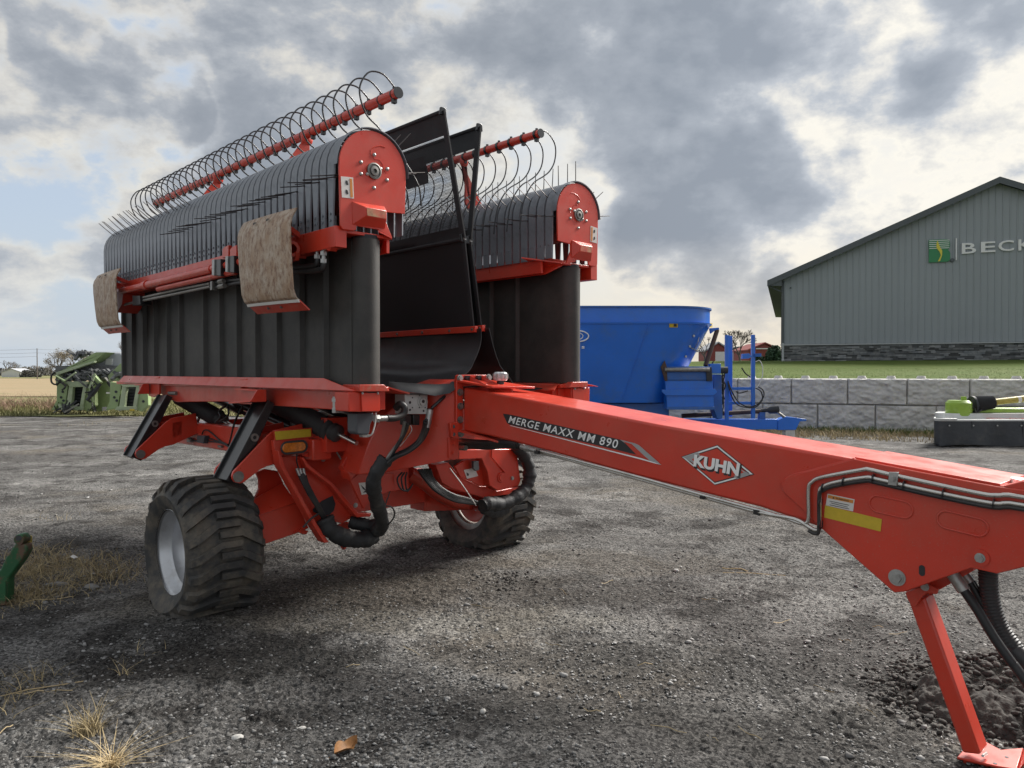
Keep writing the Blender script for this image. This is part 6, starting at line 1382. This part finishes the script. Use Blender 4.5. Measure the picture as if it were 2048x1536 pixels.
q5 = lambda x, y, u=1.12: Vector(M(*b5(x, y), 'u', u))
vb = mk('valve_block', 'valve_block', lambda mb: mb.prism([q5(*p) for p in ((65, 470), (378, 470), (375, 738), (68, 738))], (-.12, 0, 0)), ch, .003)
mk('valve_port', 'valve_block', lambda mb: (mb.ring(q5(305, 570), q5(305, 570) + Vector((.006, 0, 0)), .042, .036, 24), mb.cyl(q5(305, 570), q5(305, 570) + Vector((.010, 0, 0)), .026, 20)), vb)
for x, y, r in ((305, 565, .012), (135, 580, .010), (135, 680, .008), (320, 695, .008), (168, 515, .005), (168, 650, .005), (262, 650, .005), (342, 650, .005), (265, 482, .005)): mk('port_hole', 'decal_black', lambda mb: mb.cyl(q5(x, y) + Vector((.001, 0, 0)), q5(x, y) + Vector((.0125 if r == .012 else .002, 0, 0)), r, 12), vb)
for x0 in (60, 180): mk('solenoid', 'black_paint', lambda mb: mb.prism([q5(*p, 1.10) for p in ((x0, 745), (x0 + 95, 745), (x0 + 90, 890), (x0 + 5, 890))], (-.06, 0, 0)), vb, .005)
for k, m_ in enumerate(('orange_label', 'red', 'white_label')): mk('wire', m_, lambda mb: mb.tube(spline([q5(128 + 8 * k, 890, 1.08), q5(120 + 20 * k, 960, 1.08), q5(60 + 10 * k, 1080, 1.02), q5(0, 1120 + 30 * k, .98)], 5), .003, 5), vb)
mk('coil_hose', 'hose', lambda mb: (mb.tube(spline([q5(400, 660, 1.12), q5(395, 760, 1.12), q5(375, 900, 1.12), q5(300, 1070, 1.10), q5(150, 1210, 1.07), q5(-30, 1300, 1.02), Vector(M(*b4(1725, 300), 'u', .99))], 6), .022, 10),), ch)
mk('hose_fitting', 'zinc', lambda mb: mb.tube([q5(410, 680, 1.125), q5(365, 925, 1.125)], .024, 10), ch)
mk('drop_pipe', 'black_paint', lambda mb: mb.tube([q5(620, 490, 1.15), q5(430, 660, 1.12)], .012, 8), ch)

# ---- tongue
VN = -.20; TW = .42
tp = lambda z, x, y, v=VN: Vector(M(*z(x, y), 'v', v)); idp = lambda x, y: (x, y)
tongue_out = [tp(idp, 927, 775), tp(idp, 1100, 807), tp(idp, 1316, 849), tp(idp, 1600, 899), tp(idp, 1715, 919), tp(z7, 540, 770), tp(z7, 450, 742), tp(idp, 1519, 1014), tp(idp, 1405, 986), tp(idp, 1222, 938), tp(idp, 1100, 903), tp(idp, 979, 872), tp(idp, 927, 862)]
def side_prism(mb, pts, v0, v1): mb.prism([Vector((p.x, v0, p.z)) for p in pts], (0, v1 - v0, 0))
tg = mk('tongue', 'red', lambda mb: side_prism(mb, tongue_out, VN, VN + TW), mg, .014)
goose = [tp(z7, 780, 252), tp(z7, 1250, 345), tp(z7, 1860, 460), tp(z7, 2048, 482), Vector((5.25, VN, 1.13)), Vector((5.50, VN, 1.02)), Vector((5.52, VN, .80)), Vector((5.20, VN, .86)), tp(z7, 2048, 1060), tp(z7, 1850, 1108), tp(z7, 1660, 1065), tp(z7, 1160, 1243), tp(z7, 1085, 1250), tp(z7, 540, 770), tp(z7, 430, 660), tp(z7, 262, 505), tp(z7, 240, 440), tp(z7, 285, 385), tp(z7, 430, 345)]
G7_ = lambda x, y: tp(z7, x, y, VN - .006)
gn = mk('gooseneck', 'red', lambda mb: (side_prism(mb, goose, VN - .012, VN), side_prism(mb, goose, VN + TW, VN + TW + .012), side_prism(mb, [tp(z7, 775, 262), tp(z7, 1250, 350), tp(z7, 1860, 465), Vector((4.66, VN, 1.275)), Vector((5.25, VN, 1.12)), Vector((5.25, VN, 1.07)), Vector((4.62, VN, 1.24)), tp(z7, 1250, 400), tp(z7, 775, 300)], VN + .001, VN + TW - .001),
    side_prism(mb, [tp(z7, 600, 800), tp(z7, 1090, 1225), tp(z7, 1105, 1200), tp(z7, 640, 780)], VN + .001, VN + TW - .001)), tg, .004)
mk('weld_bead', 'red', lambda mb: mb.tube(spline([G7_(x, y) for x, y in ((780, 252), (600, 298), (430, 345), (330, 370), (270, 400), (240, 440), (245, 480), (290, 530), (430, 660), (540, 770))], 4), .0045, 6), gn)
mk('hitch', 'red', lambda mb: (mb.box((5.45, -.08, .80), (5.85, .10, .95)),), gn, .01)
# cap plate on top of the gooseneck
capp = [(tp(z7, 770, 258), .028), (tp(z7, 1250, 348), .006), (tp(z7, 1860, 462), .006)]
mk('cap_plate', 'red', lambda mb: mb.prism([Vector((capp[0][0].x, VN + .02, capp[0][0].z - .03)), Vector((capp[1][0].x, VN + .02, capp[1][0].z - .03)), Vector((capp[2][0].x, VN + .02, capp[2][0].z - .03)), Vector((capp[2][0].x, VN + TW - .02, capp[2][0].z - .03)), Vector((capp[1][0].x, VN + TW - .02, capp[1][0].z - .03)), Vector((capp[0][0].x, VN + TW - .02, capp[0][0].z - .03))], (0, 0, .040)), gn, .002)
cd_ = Vector(M(*z7(1790, 405), 'z', 1.31)); 
_z = np.interp(cd_.x, [capp[1][0].x, capp[2][0].x], [capp[1][0].z, capp[2][0].z]) + .0115
_sl = (capp[2][0].z - capp[1][0].z) / (capp[2][0].x - capp[1][0].x)
mk('round_label', 'decal_white', lambda mb: mb.prism([(cd_.x + .055 * math.cos(a), .0 + .045 * math.sin(a), _z + _sl * .055 * math.cos(a)) for a in np.linspace(0, 2 * math.pi, 24, endpoint=False)], (0, 0, .002)), gn)
# flange between tongue and chassis
fl = mk('flange_plate', 'red', lambda mb: mb.prism([q5(*p, 1.245) for p in ((772, 285), (785, 215), (800, 202), (1205, 202), (1228, 225), (1225, 300), (1180, 335), (862, 362), (866, 930), (830, 960), (815, 1062), (735, 1068), (705, 1050), (682, 870), (700, 855), (772, 848))], (-.028, 0, 0)), tg, .003)
mk('frame_flange', 'red', lambda mb: mb.prism([q5(*p, 1.216) for p in ((668, 1060), (802, 1060), (802, 1350), (745, 1362), (668, 1345))], (-.024, 0, 0)), ch, .003)
for x, y in ((818, 440), (820, 630), (820, 815), (828, 1008)): bolt(fl, q5(x, y, 1.246), (1, 0, 0), .019, 'dull_steel')
for x, y in ((815, 250), (1207, 238)): bolt(fl, q5(x, y, 1.246), (1, 0, 0), .019)
for x, y in ((900, 250), (1057, 245)): mk('bolt', 'hoop', lambda mb: (mb.cyl(q5(x, y, 1.246), q5(x, y, 1.246) + Vector((.03, 0, 0)), .022, 6)), fl)
for x, y in ((728, 1140), (728, 1270)): bolt(ch, q5(x, y, 1.217), (1, 0, 0), .012, 'red')
for x, y in ((728, 908), (732, 1015)): mk('bolt_hole', 'decal_black', lambda mb: mb.cyl(q5(x, y, 1.2455), q5(x, y, 1.2465), .013, 12), fl)
for x in (930, 1090): mk('rib', 'red', lambda mb: mb.prism([q5(x, 218, 1.246), q5(x + 25, 228, 1.246), q5(x + 250, 335, 1.50), q5(x + 225, 355, 1.50), q5(x, 320, 1.246)], (0, .014, 0)), fl, .002)
mk('top_web', 'red', lambda mb: mb.prism([q5(785, 300, 1.246), q5(1190, 290, 1.246), Vector((1.62, .16, 1.585)), Vector((1.55, -.19, 1.592))], (0, 0, .014)), fl, .002)
mk('bottom_web', 'red', lambda mb: mb.prism([q5(800, 955, 1.246), q5(1000, 950, 1.246), Vector((1.60, .0, 1.235)), Vector((1.62, -.19, 1.232))], (0, 0, -.014)), fl, .002)
# beacon on its pad
bc = Vector(M(*b5(1372, 380), 'v', -.02)); bz = 1.562
bp = mk('beacon_pad', 'red', lambda mb: mb.lathe([(.0005, .028), (.055, .028), (.085, .020), (.095, 0)], (bc.x, -.02, bz), (0, 0, 1), 28), tg)
mk('beacon_stem', 'hoop', lambda mb: mb.cyl((bc.x, -.02, bz + .025), (bc.x, -.02, bz + .085), .026, 16), bp)
mb = MB(); mb.lathe([(.0005, .062), (.038, .062), (.048, .055), (.052, .045), (.052, .010), (.045, 0), (.0005, 0)], (bc.x, -.02, bz + .08), (0, 0, 1), 28); mb.build('beacon_lens', 'lens_clear', bp)
for k in range(10): a = k * math.pi / 5; mk('beacon_facet', 'zinc', lambda mb: mb.bar((bc.x + .0525 * math.cos(a), -.02 + .0525 * math.sin(a), bz + .095), (bc.x + .0525 * math.cos(a), -.02 + .0525 * math.sin(a), bz + .128), .016, .004, up=(math.cos(a), math.sin(a), 0)), bp)
# decals on the side
vd = VN - .0015
D6 = lambda x, y, v=vd: tp(z6, x, y, v)
def flat(name, m_, pts, v, par, th=.0012): return mk(name, m_, lambda mb: side_prism(mb, pts, v, v - th), par)
dec = flat('name_stripe', 'decal_black', [D6(*p) for p in ((18, 276), (70, 283), (760, 440), (800, 462), (868, 535), (820, 525), (740, 505), (62, 345), (45, 335))], VN - .001, tg)
flat('stripe_accent', 'decal_silver', [D6(*p) for p in ((760, 440), (850, 462), (880, 475), (1022, 600), (950, 575), (930, 555))], VN - .0032, tg)
flat('stripe_accent', 'red', [D6(*p) for p in ((785, 452), (835, 468), (935, 562), (868, 538))], VN - .0050, tg)
flat('stripe_line', 'decal_white', [D6(*p) for p in ((62, 350), (72, 350), (900, 558), (1022, 598), (990, 592), (880, 562))], VN - .0050, tg)
text_on('MERGE MAXX MM 890', D6(52, 333, VN - .0024), D6(738, 497, VN - .0024), D6(752, 443, VN - .0024), D6(66, 290, VN - .0024), (0, -1, 0), .001, 'decal_white', 'lettering', tg, offset=.006, spacing=1.12)
dm = [(1145, 548), (1375, 473), (1607, 660), (1358, 728)]; cx_, cy_ = 1370, 602
sh = lambda k: [D6(cx_ + (x - cx_) * k, cy_ + (y - cy_) * k) for x, y in dm]
lg = flat('logo_diamond', 'decal_black', sh(1.0), VN - .001, tg); flat('logo_frame', 'decal_white', sh(.965), VN - .0024, lg); flat('logo_frame', 'decal_silver', [D6(x, y) for x, y in ((1160, 549), (1255, 520), (1270, 545), (1215, 562), (1245, 600))], VN - .0060, lg); flat('logo_frame', 'decal_black', sh(.880), VN - .0038, lg); flat('logo_field', 'red', sh(.83), VN - .0052, lg)
flat('logo_frame', 'decal_silver', [D6(x, y) for x, y in ((1590, 660), (1500, 690), (1480, 668), (1545, 648), (1520, 625))], VN - .0060, lg)
text_on('KUHN', D6(1226, 622, VN - .0064), D6(1518, 688, VN - .0064), D6(1528, 598, VN - .0064), D6(1234, 534, VN - .0064), (0, -1, 0), .0008, 'decal_black', 'lettering', lg, offset=.055)
text_on('KUHN', D6(1222, 608, VN - .0076), D6(1506, 672, VN - .0076), D6(1518, 592, VN - .0076), D6(1230, 533, VN - .0076), (0, -1, 0), .0014, 'decal_white', 'lettering', lg, offset=.045)
G7 = lambda x, y, v=VN - .013: tp(z7, x, y, v)
wl = flat('warning_label', 'white_label', [G7(*p) for p in ((580, 513), (782, 556), (770, 646), (566, 600))], VN - .0125, gn); flat('label_band', 'orange_label', [G7(*p) for p in ((586, 522), (774, 562), (770, 585), (582, 545))], VN - .0142, wl)
text_on('WARNING', G7(640, 554, VN - .0158), G7(738, 574, VN - .0158), G7(740, 562, VN - .0158), G7(642, 541, VN - .0158), (0, -1, 0), .0006, 'decal_black', 'lettering', wl)
flat('label_mark', 'decal_black', [G7(*p) for p in ((618, 548), (632, 551), (627, 535))], VN - .0158, wl)
for k in range(3): flat('label_text_line', 'decal_black', [G7(596 + 10 * (k % 2), 566 + 14 * k), G7(742 - 12 * (k % 2), 597 + 14 * k), G7(742 - 12 * (k % 2), 601 + 14 * k), G7(596 + 10 * (k % 2), 570 + 14 * k)], VN - .0142, wl)
flat('reflector', 'yellow', [G7(*p) for p in ((562, 600), (986, 704), (976, 796), (554, 690))], VN - .0125, gn, .002)
def obr(x0, y0, x1, y1, rpx):
    p0, p1 = G7(x0, y0), G7(x1, y1); r = rpx; d = (p1 - p0).normalized(); w = Vector((-d.z, 0, d.x)); out = []
    for k in range(9): a = -math.pi / 2 + math.pi * k / 8; out.append(p1 + d * math.cos(a) * r + w * math.sin(a) * r)
    for k in range(9): a = math.pi / 2 + math.pi * k / 8; out.append(p0 + d * math.cos(a) * r + w * math.sin(a) * r)
    return out + [out[0]]
for q_ in ((955, 590, 1150, 633), (1470, 708, 1705, 765)): mk('pressed_slot', 'red', lambda mb: mb.tube(obr(*q_, .036), .0045, 8), gn)
bolt(gn, G7(1100, 1140), (0, -1, 0), .021); bolt(gn, G7(1718, 995), (0, -1, 0), .016)
mk('bolt_washer', 'zinc', lambda mb: mb.cyl(G7(1100, 1140), G7(1100, 1140) + Vector((0, -.004, 0)), .036, 20), gn)
mk('weld_ring', 'red', lambda mb: mb.ring(G7(1722, 992), G7(1722, 992) + Vector((0, -.006, 0)), .034, .02, 18), gn)
flat('pin_slot', 'decal_black', obr(1285, 1068, 1285, 1108, .012)[:-1], VN - .0125, gn, .001)
# steel oil pipes along the bottom and over the gooseneck
vp = VN - .030
p1_ = [tp(z6, 260, 512, vp + .02), tp(z6, 800, 655, vp + .02), tp(z6, 1300, 795, vp + .015), tp(z6, 1640, 888, vp), tp(z6, 1800, 935, vp), tp(z6, 1895, 968, vp), tp(z7, 415, 735, vp), tp(z7, 438, 690, vp), tp(z7, 437, 480, vp), tp(z7, 465, 425, vp), tp(z7, 540, 390, vp), tp(z7, 830, 336, vp), tp(z7, 890, 333, vp), tp(z7, 1060, 372, vp), tp(z7, 1700, 508, vp), tp(z7, 1850, 526, vp), tp(z7, 2048, 541, vp), Vector((5.1, vp, 1.16)), Vector((5.45, vp, 1.0))]
p2_ = [tp(z6, 260, 520, vp + .035), tp(z6, 800, 668, vp + .035), tp(z6, 1300, 808, vp + .03), tp(z6, 1640, 900, vp), tp(z7, 330, 702, vp), tp(z7, 440, 762, vp), tp(z7, 490, 785, vp), tp(z7, 518, 755, vp), tp(z7, 520, 510, vp), tp(z7, 548, 462, vp), tp(z7, 640, 428, vp), tp(z7, 860, 392, vp), tp(z7, 930, 400, vp), tp(z7, 1150, 450, vp), tp(z7, 1450, 515, vp), tp(z7, 1820, 586, vp), tp(z7, 2048, 600, vp), Vector((5.1, vp, 1.12)), Vector((5.45, vp, .96))]
mk('oil_pipe', 'chrome_pipe', lambda mb: mb.tube(spline(p1_, 4), .0095, 10), tg); mk('oil_pipe', 'chrome_pipe', lambda mb: mb.tube(spline(p2_, 4), .0105, 10), tg)
mk('cable', 'hose', lambda mb: mb.tube(spline([p + Vector((0, -.004, -.016)) for p in p2_[5:]], 4), .009, 8), tg)
for x, y in ((527, 580), (700, 425), (922, 400), (1152, 452), (1445, 515), (1822, 590), (545, 470), (530, 745)): mk('cable_tie', 'hoop', lambda mb: mb.ring(tp(z7, x - 3, y, vp), tp(z7, x + 3, y + 1, vp), .022, .012, 12), tg)
mk('pipe_clamp', 'zinc', lambda mb: mb.prism([tp(z7, *p, vp - .012) for p in ((1042, 350), (1115, 352), (1100, 456), (1032, 446))], (0, -.006, 0)), tg, .002); bolt(tg, tp(z7, 1065, 400, vp - .019), (0, -1, 0), .010)
mk('pipe_clip', 'black_paint', lambda mb: mb.prism([tp(z6, *p, vp + .02) for p in ((1618, 876), (1660, 882), (1660, 918), (1618, 905))], (0, -.03, 0)), tg, .002)
for x, y in ((240, 515), (1285, 800)): mk('pipe_clip', 'black_paint', lambda mb: mb.prism([tp(z6, x - 10, y - 8, vp + .02), tp(z6, x + 14, y - 4, vp + .02), tp(z6, x + 14, y + 16, vp + .02), tp(z6, x - 10, y + 12, vp + .02)], (0, -.02, 0)), tg)
mk('pipe_union', 'zinc', lambda mb: (mb.tube([tp(z6, 135, 485, vp + .02), tp(z6, 235, 512, vp + .02)], .017, 8), mb.tube([tp(z6, 160, 492, vp + .02), tp(z6, 185, 498, vp + .02)], .023, 6)), tg)
for k in range(4): mk('oil_hose', 'hose', lambda mb: mb.tube(spline([Vector(M(*b6(865, 125 + 30 * k), 'v', -.14 + .03 * k)), Vector(M(*b6(1000, 140 + 22 * k), 'v', -.15 + .03 * k)), Vector(M(*b6(1200, 150 + 22 * k), 'v', -.16 + .03 * k)), Vector(M(*b6(1400, 150 + 16 * k), 'v', -.18 + .02 * k)), Vector(M(*b6(1560, 180 + 8 * k), 'v', -.20 + .01 * k))], 5), .017, 9), tg)
for k in range(2): mk('hose_end', 'dull_steel', lambda mb: mb.tube([Vector(M(*b6(862, 130 + 85 * k), 'v', -.14)), Vector(M(*b6(935, 135 + 85 * k), 'v', -.14))], .020, 10), tg)

# ---- parking stand
T8 = lambda x, y, v=-.05: tp(z8, x, y, v)
st = mk('parking_stand', 'red', lambda mb: mb.prism([T8(812, 300), T8(930, 260), T8(1350, 1440), T8(1214, 1425)], (0, .115, 0)), mg, .010)
mk('stand_bracket', 'red', lambda mb: (mb.prism([T8(*p, -.075) for p in ((785, 225), (960, 160), (1032, 200), (1020, 240), (945, 225), (905, 262), (870, 325), (835, 330), (805, 280))], (0, .02, 0)), mb.prism([T8(*p, .075) for p in ((785, 225), (960, 160), (1032, 200), (1020, 240), (945, 225), (905, 262), (870, 325), (835, 330), (805, 280))], (0, .02, 0))), st, .003)
mk('stand_mount', 'red', lambda mb: mb.prism([T8(*p, -.02) for p in ((780, 215), (900, 120), (1290, 30), (1300, 60), (1050, 200), (930, 250))], (0, .06, 0)), st, .003)
bolt(st, T8(935, 182, -.08), (0, -1, 0), .013)
fz = .022; fp_ = [Vector(M(*z8(*p), 'z', fz)) for p in ((1172, 1470), (1218, 1420), (1385, 1352), (1500, 1415), (1668, 1400), (1620, 1560), (1480, 1540))]
ft2 = mk('foot_plate', 'red', lambda mb: mb.prism(fp_, (0, 0, .010)), st, .003)
mk('foot_edge', 'red', lambda mb: mb.prism([fp_[4], fp_[5], fp_[5] + Vector((.03, .01, .05)), fp_[4] + Vector((.03, .02, .05))], (.006, .004, 0)), ft2, .001)
for x, y in ((1545, 1472), (1458, 1520)): c = Vector(M(*z8(x, y), 'z', fz)); mk('bolt_hole', 'decal_black', lambda mb: mb.cyl(c + Vector((0, 0, .0105)), c + Vector((0, 0, .0115)), .008, 10), ft2)
mk('foot_shoe', 'red', lambda mb: mb.prism([(p.x, p.y, -.02) for p in [fp_[0].lerp(fp_[3], .15), fp_[1].lerp(fp_[3], .2), fp_[3].lerp(fp_[0], .1), fp_[6].lerp(fp_[2], .2)]], (0, 0, .042)), ft2)
mk('weld_bead', 'zinc', lambda mb: mb.tube([T8(1365, 1445, -.045), T8(1395, 1425, .05)], .006, 6), ft2)
# coupling hoses hanging beside the stand
gpt = lambda u, v: Vector((u, v, .03))
for pl, r, v, e in (([(1150, 95), (1230, 215), (1320, 345), (1450, 560), (1580, 745), (1674, 868)], .020, -.03, (4.95, -.05)), ([(1240, 100), (1300, 200), (1370, 330), (1460, 480), (1570, 620), (1674, 745)], .016, .05, (5.05, .03)), ([(1265, 100), (1330, 215), (1410, 365), (1500, 500), (1600, 620), (1674, 700)], .014, .07, (5.1, .10))):
    pts = [T8(*p, v) for p in pl]; mk('coupling_hose', 'hose', lambda mb: mb.tube(spline(pts + [gpt(*e), gpt(e[0] + .3, e[1] + .02)], 6), r, 12), gn)
mk('hose_end', 'zinc', lambda mb: (mb.tube([T8(1130, 70, -.03), T8(1225, 210, -.03)], .027, 12), mb.tube([T8(1225, 85, .05), T8(1275, 150, .05)], .022, 10)), gn)
sp = spline([T8(1405, 55, .06), T8(1412, 200, .06), T8(1440, 350, .06), T8(1500, 500, .06), T8(1600, 640, .06), T8(1720, 770, .06), gpt(5.1, .16), gpt(5.4, .18)], 12)
mk('corrugated_hose', 'rubber_boot', lambda mb: mb.tube(sp, [.036 + (.003 if i % 2 else 0) for i in range(len(sp))], 14), gn)

# ================================================================== small things in the yard
hx = GZ(15, 1205); ha = empty('hitch_arm', (hx[0], hx[1], 0)); tag(ha, 'worn green steel implement arm with rusty tip at the yard edge', 'implement arm')
def hq(x, y, dy=0.0):
    p = GY(*a4(x, y), hx[1] + dy); return Vector((p[0] - hx[0], p[1] - hx[1], max(p[2], -.01)))
MB().prism([hq(*p) for p in ((-220, 560), (0, 400), (30, 330), (90, 245), (150, 255), (155, 290), (130, 340), (48, 450), (46, 585), (-220, 700))], (0, .08, 0)).build('arm', 'old_green', ha, bevel=.012)
MB().prism([hq(*p) for p in ((-220, 600), (40, 462), (46, 470), (46, 600), (-220, 640))], (0, -.03, 0)).build('arm_flange', 'old_green', ha, bevel=.005)
MB().lathe([(.0005, .085), (.036, .085), (.040, .078), (.040, .012), (.036, 0), (.0005, 0)], hq(107, 228, -.01), (0, 1, 0), 20).build('eye', 'old_green', ha)
MB().cyl(hq(107, 218, -.02), hq(107, 218, -.005), .020, 14).build('eye_hole', 'decal_black', ha)
MB().prism([hq(*p, .05) for p in ((135, 205), (158, 215), (157, 262), (140, 258))], (0, .06, 0)).build('eye_tab', 'pto_yellow', ha, bevel=.004)
MB().box((-.75, -.02, -.01), (-.25, .35, .16)).build('arm_base', 'old_green', ha, bevel=.01)
# flat stones beside the grass
def rock(px, py, sx, sy, sz, m_, seed, label, rz=0.0):
    g_ = GZ(px, py); r = np.random.default_rng(seed); mb = MB(); mb.ball((0, 0, 0), 1, (1, 1, 1), 12, 8)
    mb.v = [tuple(np.array(v) * (1 + .3 * vnoise(np.array(v[0] * 2 + seed), np.array(v[1] * 2 + v[2] * 3), seed)) * (sx, sy, sz)) for v in mb.v]
    o = mb.build('rock', m_, None, smooth=28, loc=(g_[0], g_[1], float(gh(g_[0], g_[1])) + sz * .45)); o.rotation_euler = (0, 0, rz); return tag(o, label, 'stone')
rock(115, 1172, .095, .035, .022, 'stone', 4, 'long flat grey stone in the dry grass', .25)
rock(183, 1174, .065, .04, .026, 'stone', 5, 'rough grey stone next to the long flat one', -.2)
rock(476, 1470, .030, .020, .016, 'stone_white', 6, 'white stone lying in the open gravel')
rock(966, 1428, .016, .014, .014, 'stone_white', 7, 'small white pebble among dark gravel', .4)
rock(603, 1448, .022, .014, .012, 'stone_white', 8, 'pale flat pebble left of the white pebble', .4)
rock(880, 1133, .10, .03, .012, 'soil_clod', 9, 'flat dark slab of broken asphalt between the wheels', -.05)
# fallen leaf
g_ = GZ(692, 1500); lf = MB(); N_ = 9
for sd_ in (-1, 1):
    rows = []
    for k in range(N_):
        t = k / (N_ - 1); w = .034 * math.sin(math.pi * min(t * 1.02, 1)) ** .8 + .001
        rows.append([(t * .13 - .065, sd_ * w * q_, .012 + .018 * q_ * abs(math.sin(t * 5)) + .02 * (t - .5) ** 2 + .014 * q_ * q_ * (1 + sd_ * .5)) for q_ in (0, .5, 1)])
    lf.sheet(rows)
lf.tube([(-.065, 0, .014), (-.085, .004, .012), (-.10, .012, .006)], .0018, 5)
o = lf.build('fallen_leaf', 'leaf_brown', None, smooth=60, loc=(g_[0], g_[1], float(gh(g_[0], g_[1])))); o.rotation_euler = (0, 0, .9); tag(o, 'curled brown fallen leaf on the gravel', 'leaf')
# straw
r_ = random.Random(21)
def stalk(mb, px, py, L_, a, r):
    g0 = GZ(px, py); dx, dy = math.cos(a) * L_, math.sin(a) * L_; pts = []
    for k in range(5):
        t = k / 4; x, y = g0[0] + dx * (t - .5), g0[1] + dy * (t - .5) + .03 * L_ * math.sin(t * 3 + px); pts.append((x, y, float(gh(x, y)) + .012 + .006 * math.sin(t * 7 + py)))
    mb.tube(pts, r, 4)
mb = MB(); stalk(mb, 1508, 1142, .52, -.12, .004); stalk(mb, 1470, 1134, .22, -.35, .005); tag(mb.build('straw_stalk', 'straw', None), 'long pale straw stalk lying right of the far wheel', 'straw')
mb = MB()
for px, py in [(1220, 1165), (1130, 1185), (1290, 1330), (1240, 1390), (1760, 1255), (1790, 1270), (1690, 1275), (1880, 1410), (1500, 1460), (1430, 1470), (1180, 1420), (1560, 1240), (1960, 1350), (1330, 1450), (1420, 1200), (20, 1450), (60, 1385), (120, 1380), (250, 1540), (1650, 1370), (1740, 1420), (820, 1300), (960, 1210), (1100, 1290), (700, 1330), (1930, 1330)]:
    stalk(mb, px + r_.uniform(-8, 8), py, r_.uniform(.06, .2), r_.uniform(-3, 3), r_.uniform(.0014, .0026))
stalk(mb, 60, 1380, .5, .55, .003); stalk(mb, 95, 1200, .35, .3, .003)
tag(mb.build('straw_litter', 'straw', None), 'thin bits of straw scattered over the gravel', 'straw', kind='stuff')
# paper scrap in the grass
g_ = GZ(130, 1124); MB().slab([[(.0, 0, .03), (.04, .01, .045), (.08, 0, .03)], [(.0, .05, .025), (.04, .06, .05), (.09, .05, .03)]], (0, 0, .003)).build('paper_scrap', 'white_scrap', None, loc=(g_[0], g_[1], 0)); tag(bpy.data.objects['paper_scrap'], 'crumpled white scrap caught in the dry grass', 'litter')
# heap of dark soil behind the stand foot
sx_, sy_ = GZ(2010, 1425)[:2]; n_ = 190; X, Y = np.meshgrid(np.linspace(-.55, 1.3, n_), np.linspace(-.50, .85, n_)); R_ = np.hypot((X - .35) / .82, (Y - .12) / .58)
Zh = .20 * np.clip(1 - R_ ** 1.7, 0, 1) * (1 + .5 * fbm(X * 5, Y * 5, 3)) + (.05 * fbm(X * 11, Y * 11, 5) + 2.2 * crumbs(X + sx_, Y + sy_)) * np.clip((1.02 - R_) * 6, 0, 1) - .03 * (R_ >= .98)
idx = np.arange(n_ * n_).reshape(n_, n_); q_ = np.stack([idx[:-1, :-1], idx[:-1, 1:], idx[1:, 1:], idx[1:, :-1]], -1).reshape(-1, 4)
keep = (R_[:-1, :-1] < 1.06).reshape(-1); so = put(np_mesh('soil_heap', np.stack([X, Y, Zh], -1).reshape(-1, 3), q_[keep], 'soil', True), 'soil_heap', loc=(sx_, sy_, 0)); tag(so, 'low heap of dark crumbled soil behind the stand foot', 'soil heap')
r2 = np.random.default_rng(31); xx, yy = r2.uniform(-.6, 1.3, 5200), r2.uniform(-.5, .85, 5200); RR = np.hypot((xx - .35) / .82, (yy - .12) / .58); k_ = RR < 1.0 + .25 * r2.random(5200); xx, yy, RR = xx[k_], yy[k_], RR[k_]
zz_ = .20 * np.clip(1 - RR ** 1.7, 0, 1); o = stones('soil_clods', 0, 0, 0, .003, .022, 'soil_clod', 33, 'loose dark clods on the soil heap', pts=np.stack([xx + sx_, yy + sy_, zz_], -1), lift=.6, pw=2.6); o['category'] = 'soil'
c_ = [GZ(px, py) for px, py in [(1010 + 70 * math.cos(a) * r, 1158 + 22 * math.sin(a) * r) for a, r in zip(r2.uniform(0, 6.28, 420), r2.random(420) ** .8)]]; c_ = np.array(c_); c_[:, 2] = gh(c_[:, 0], c_[:, 1])
o = stones('broken_asphalt', 0, 0, 0, .003, .022, 'soil_clod', 34, 'dark broken lumps of asphalt near the far wheel', pts=c_, lift=.1, pw=4.0); o['category'] = 'rubble'
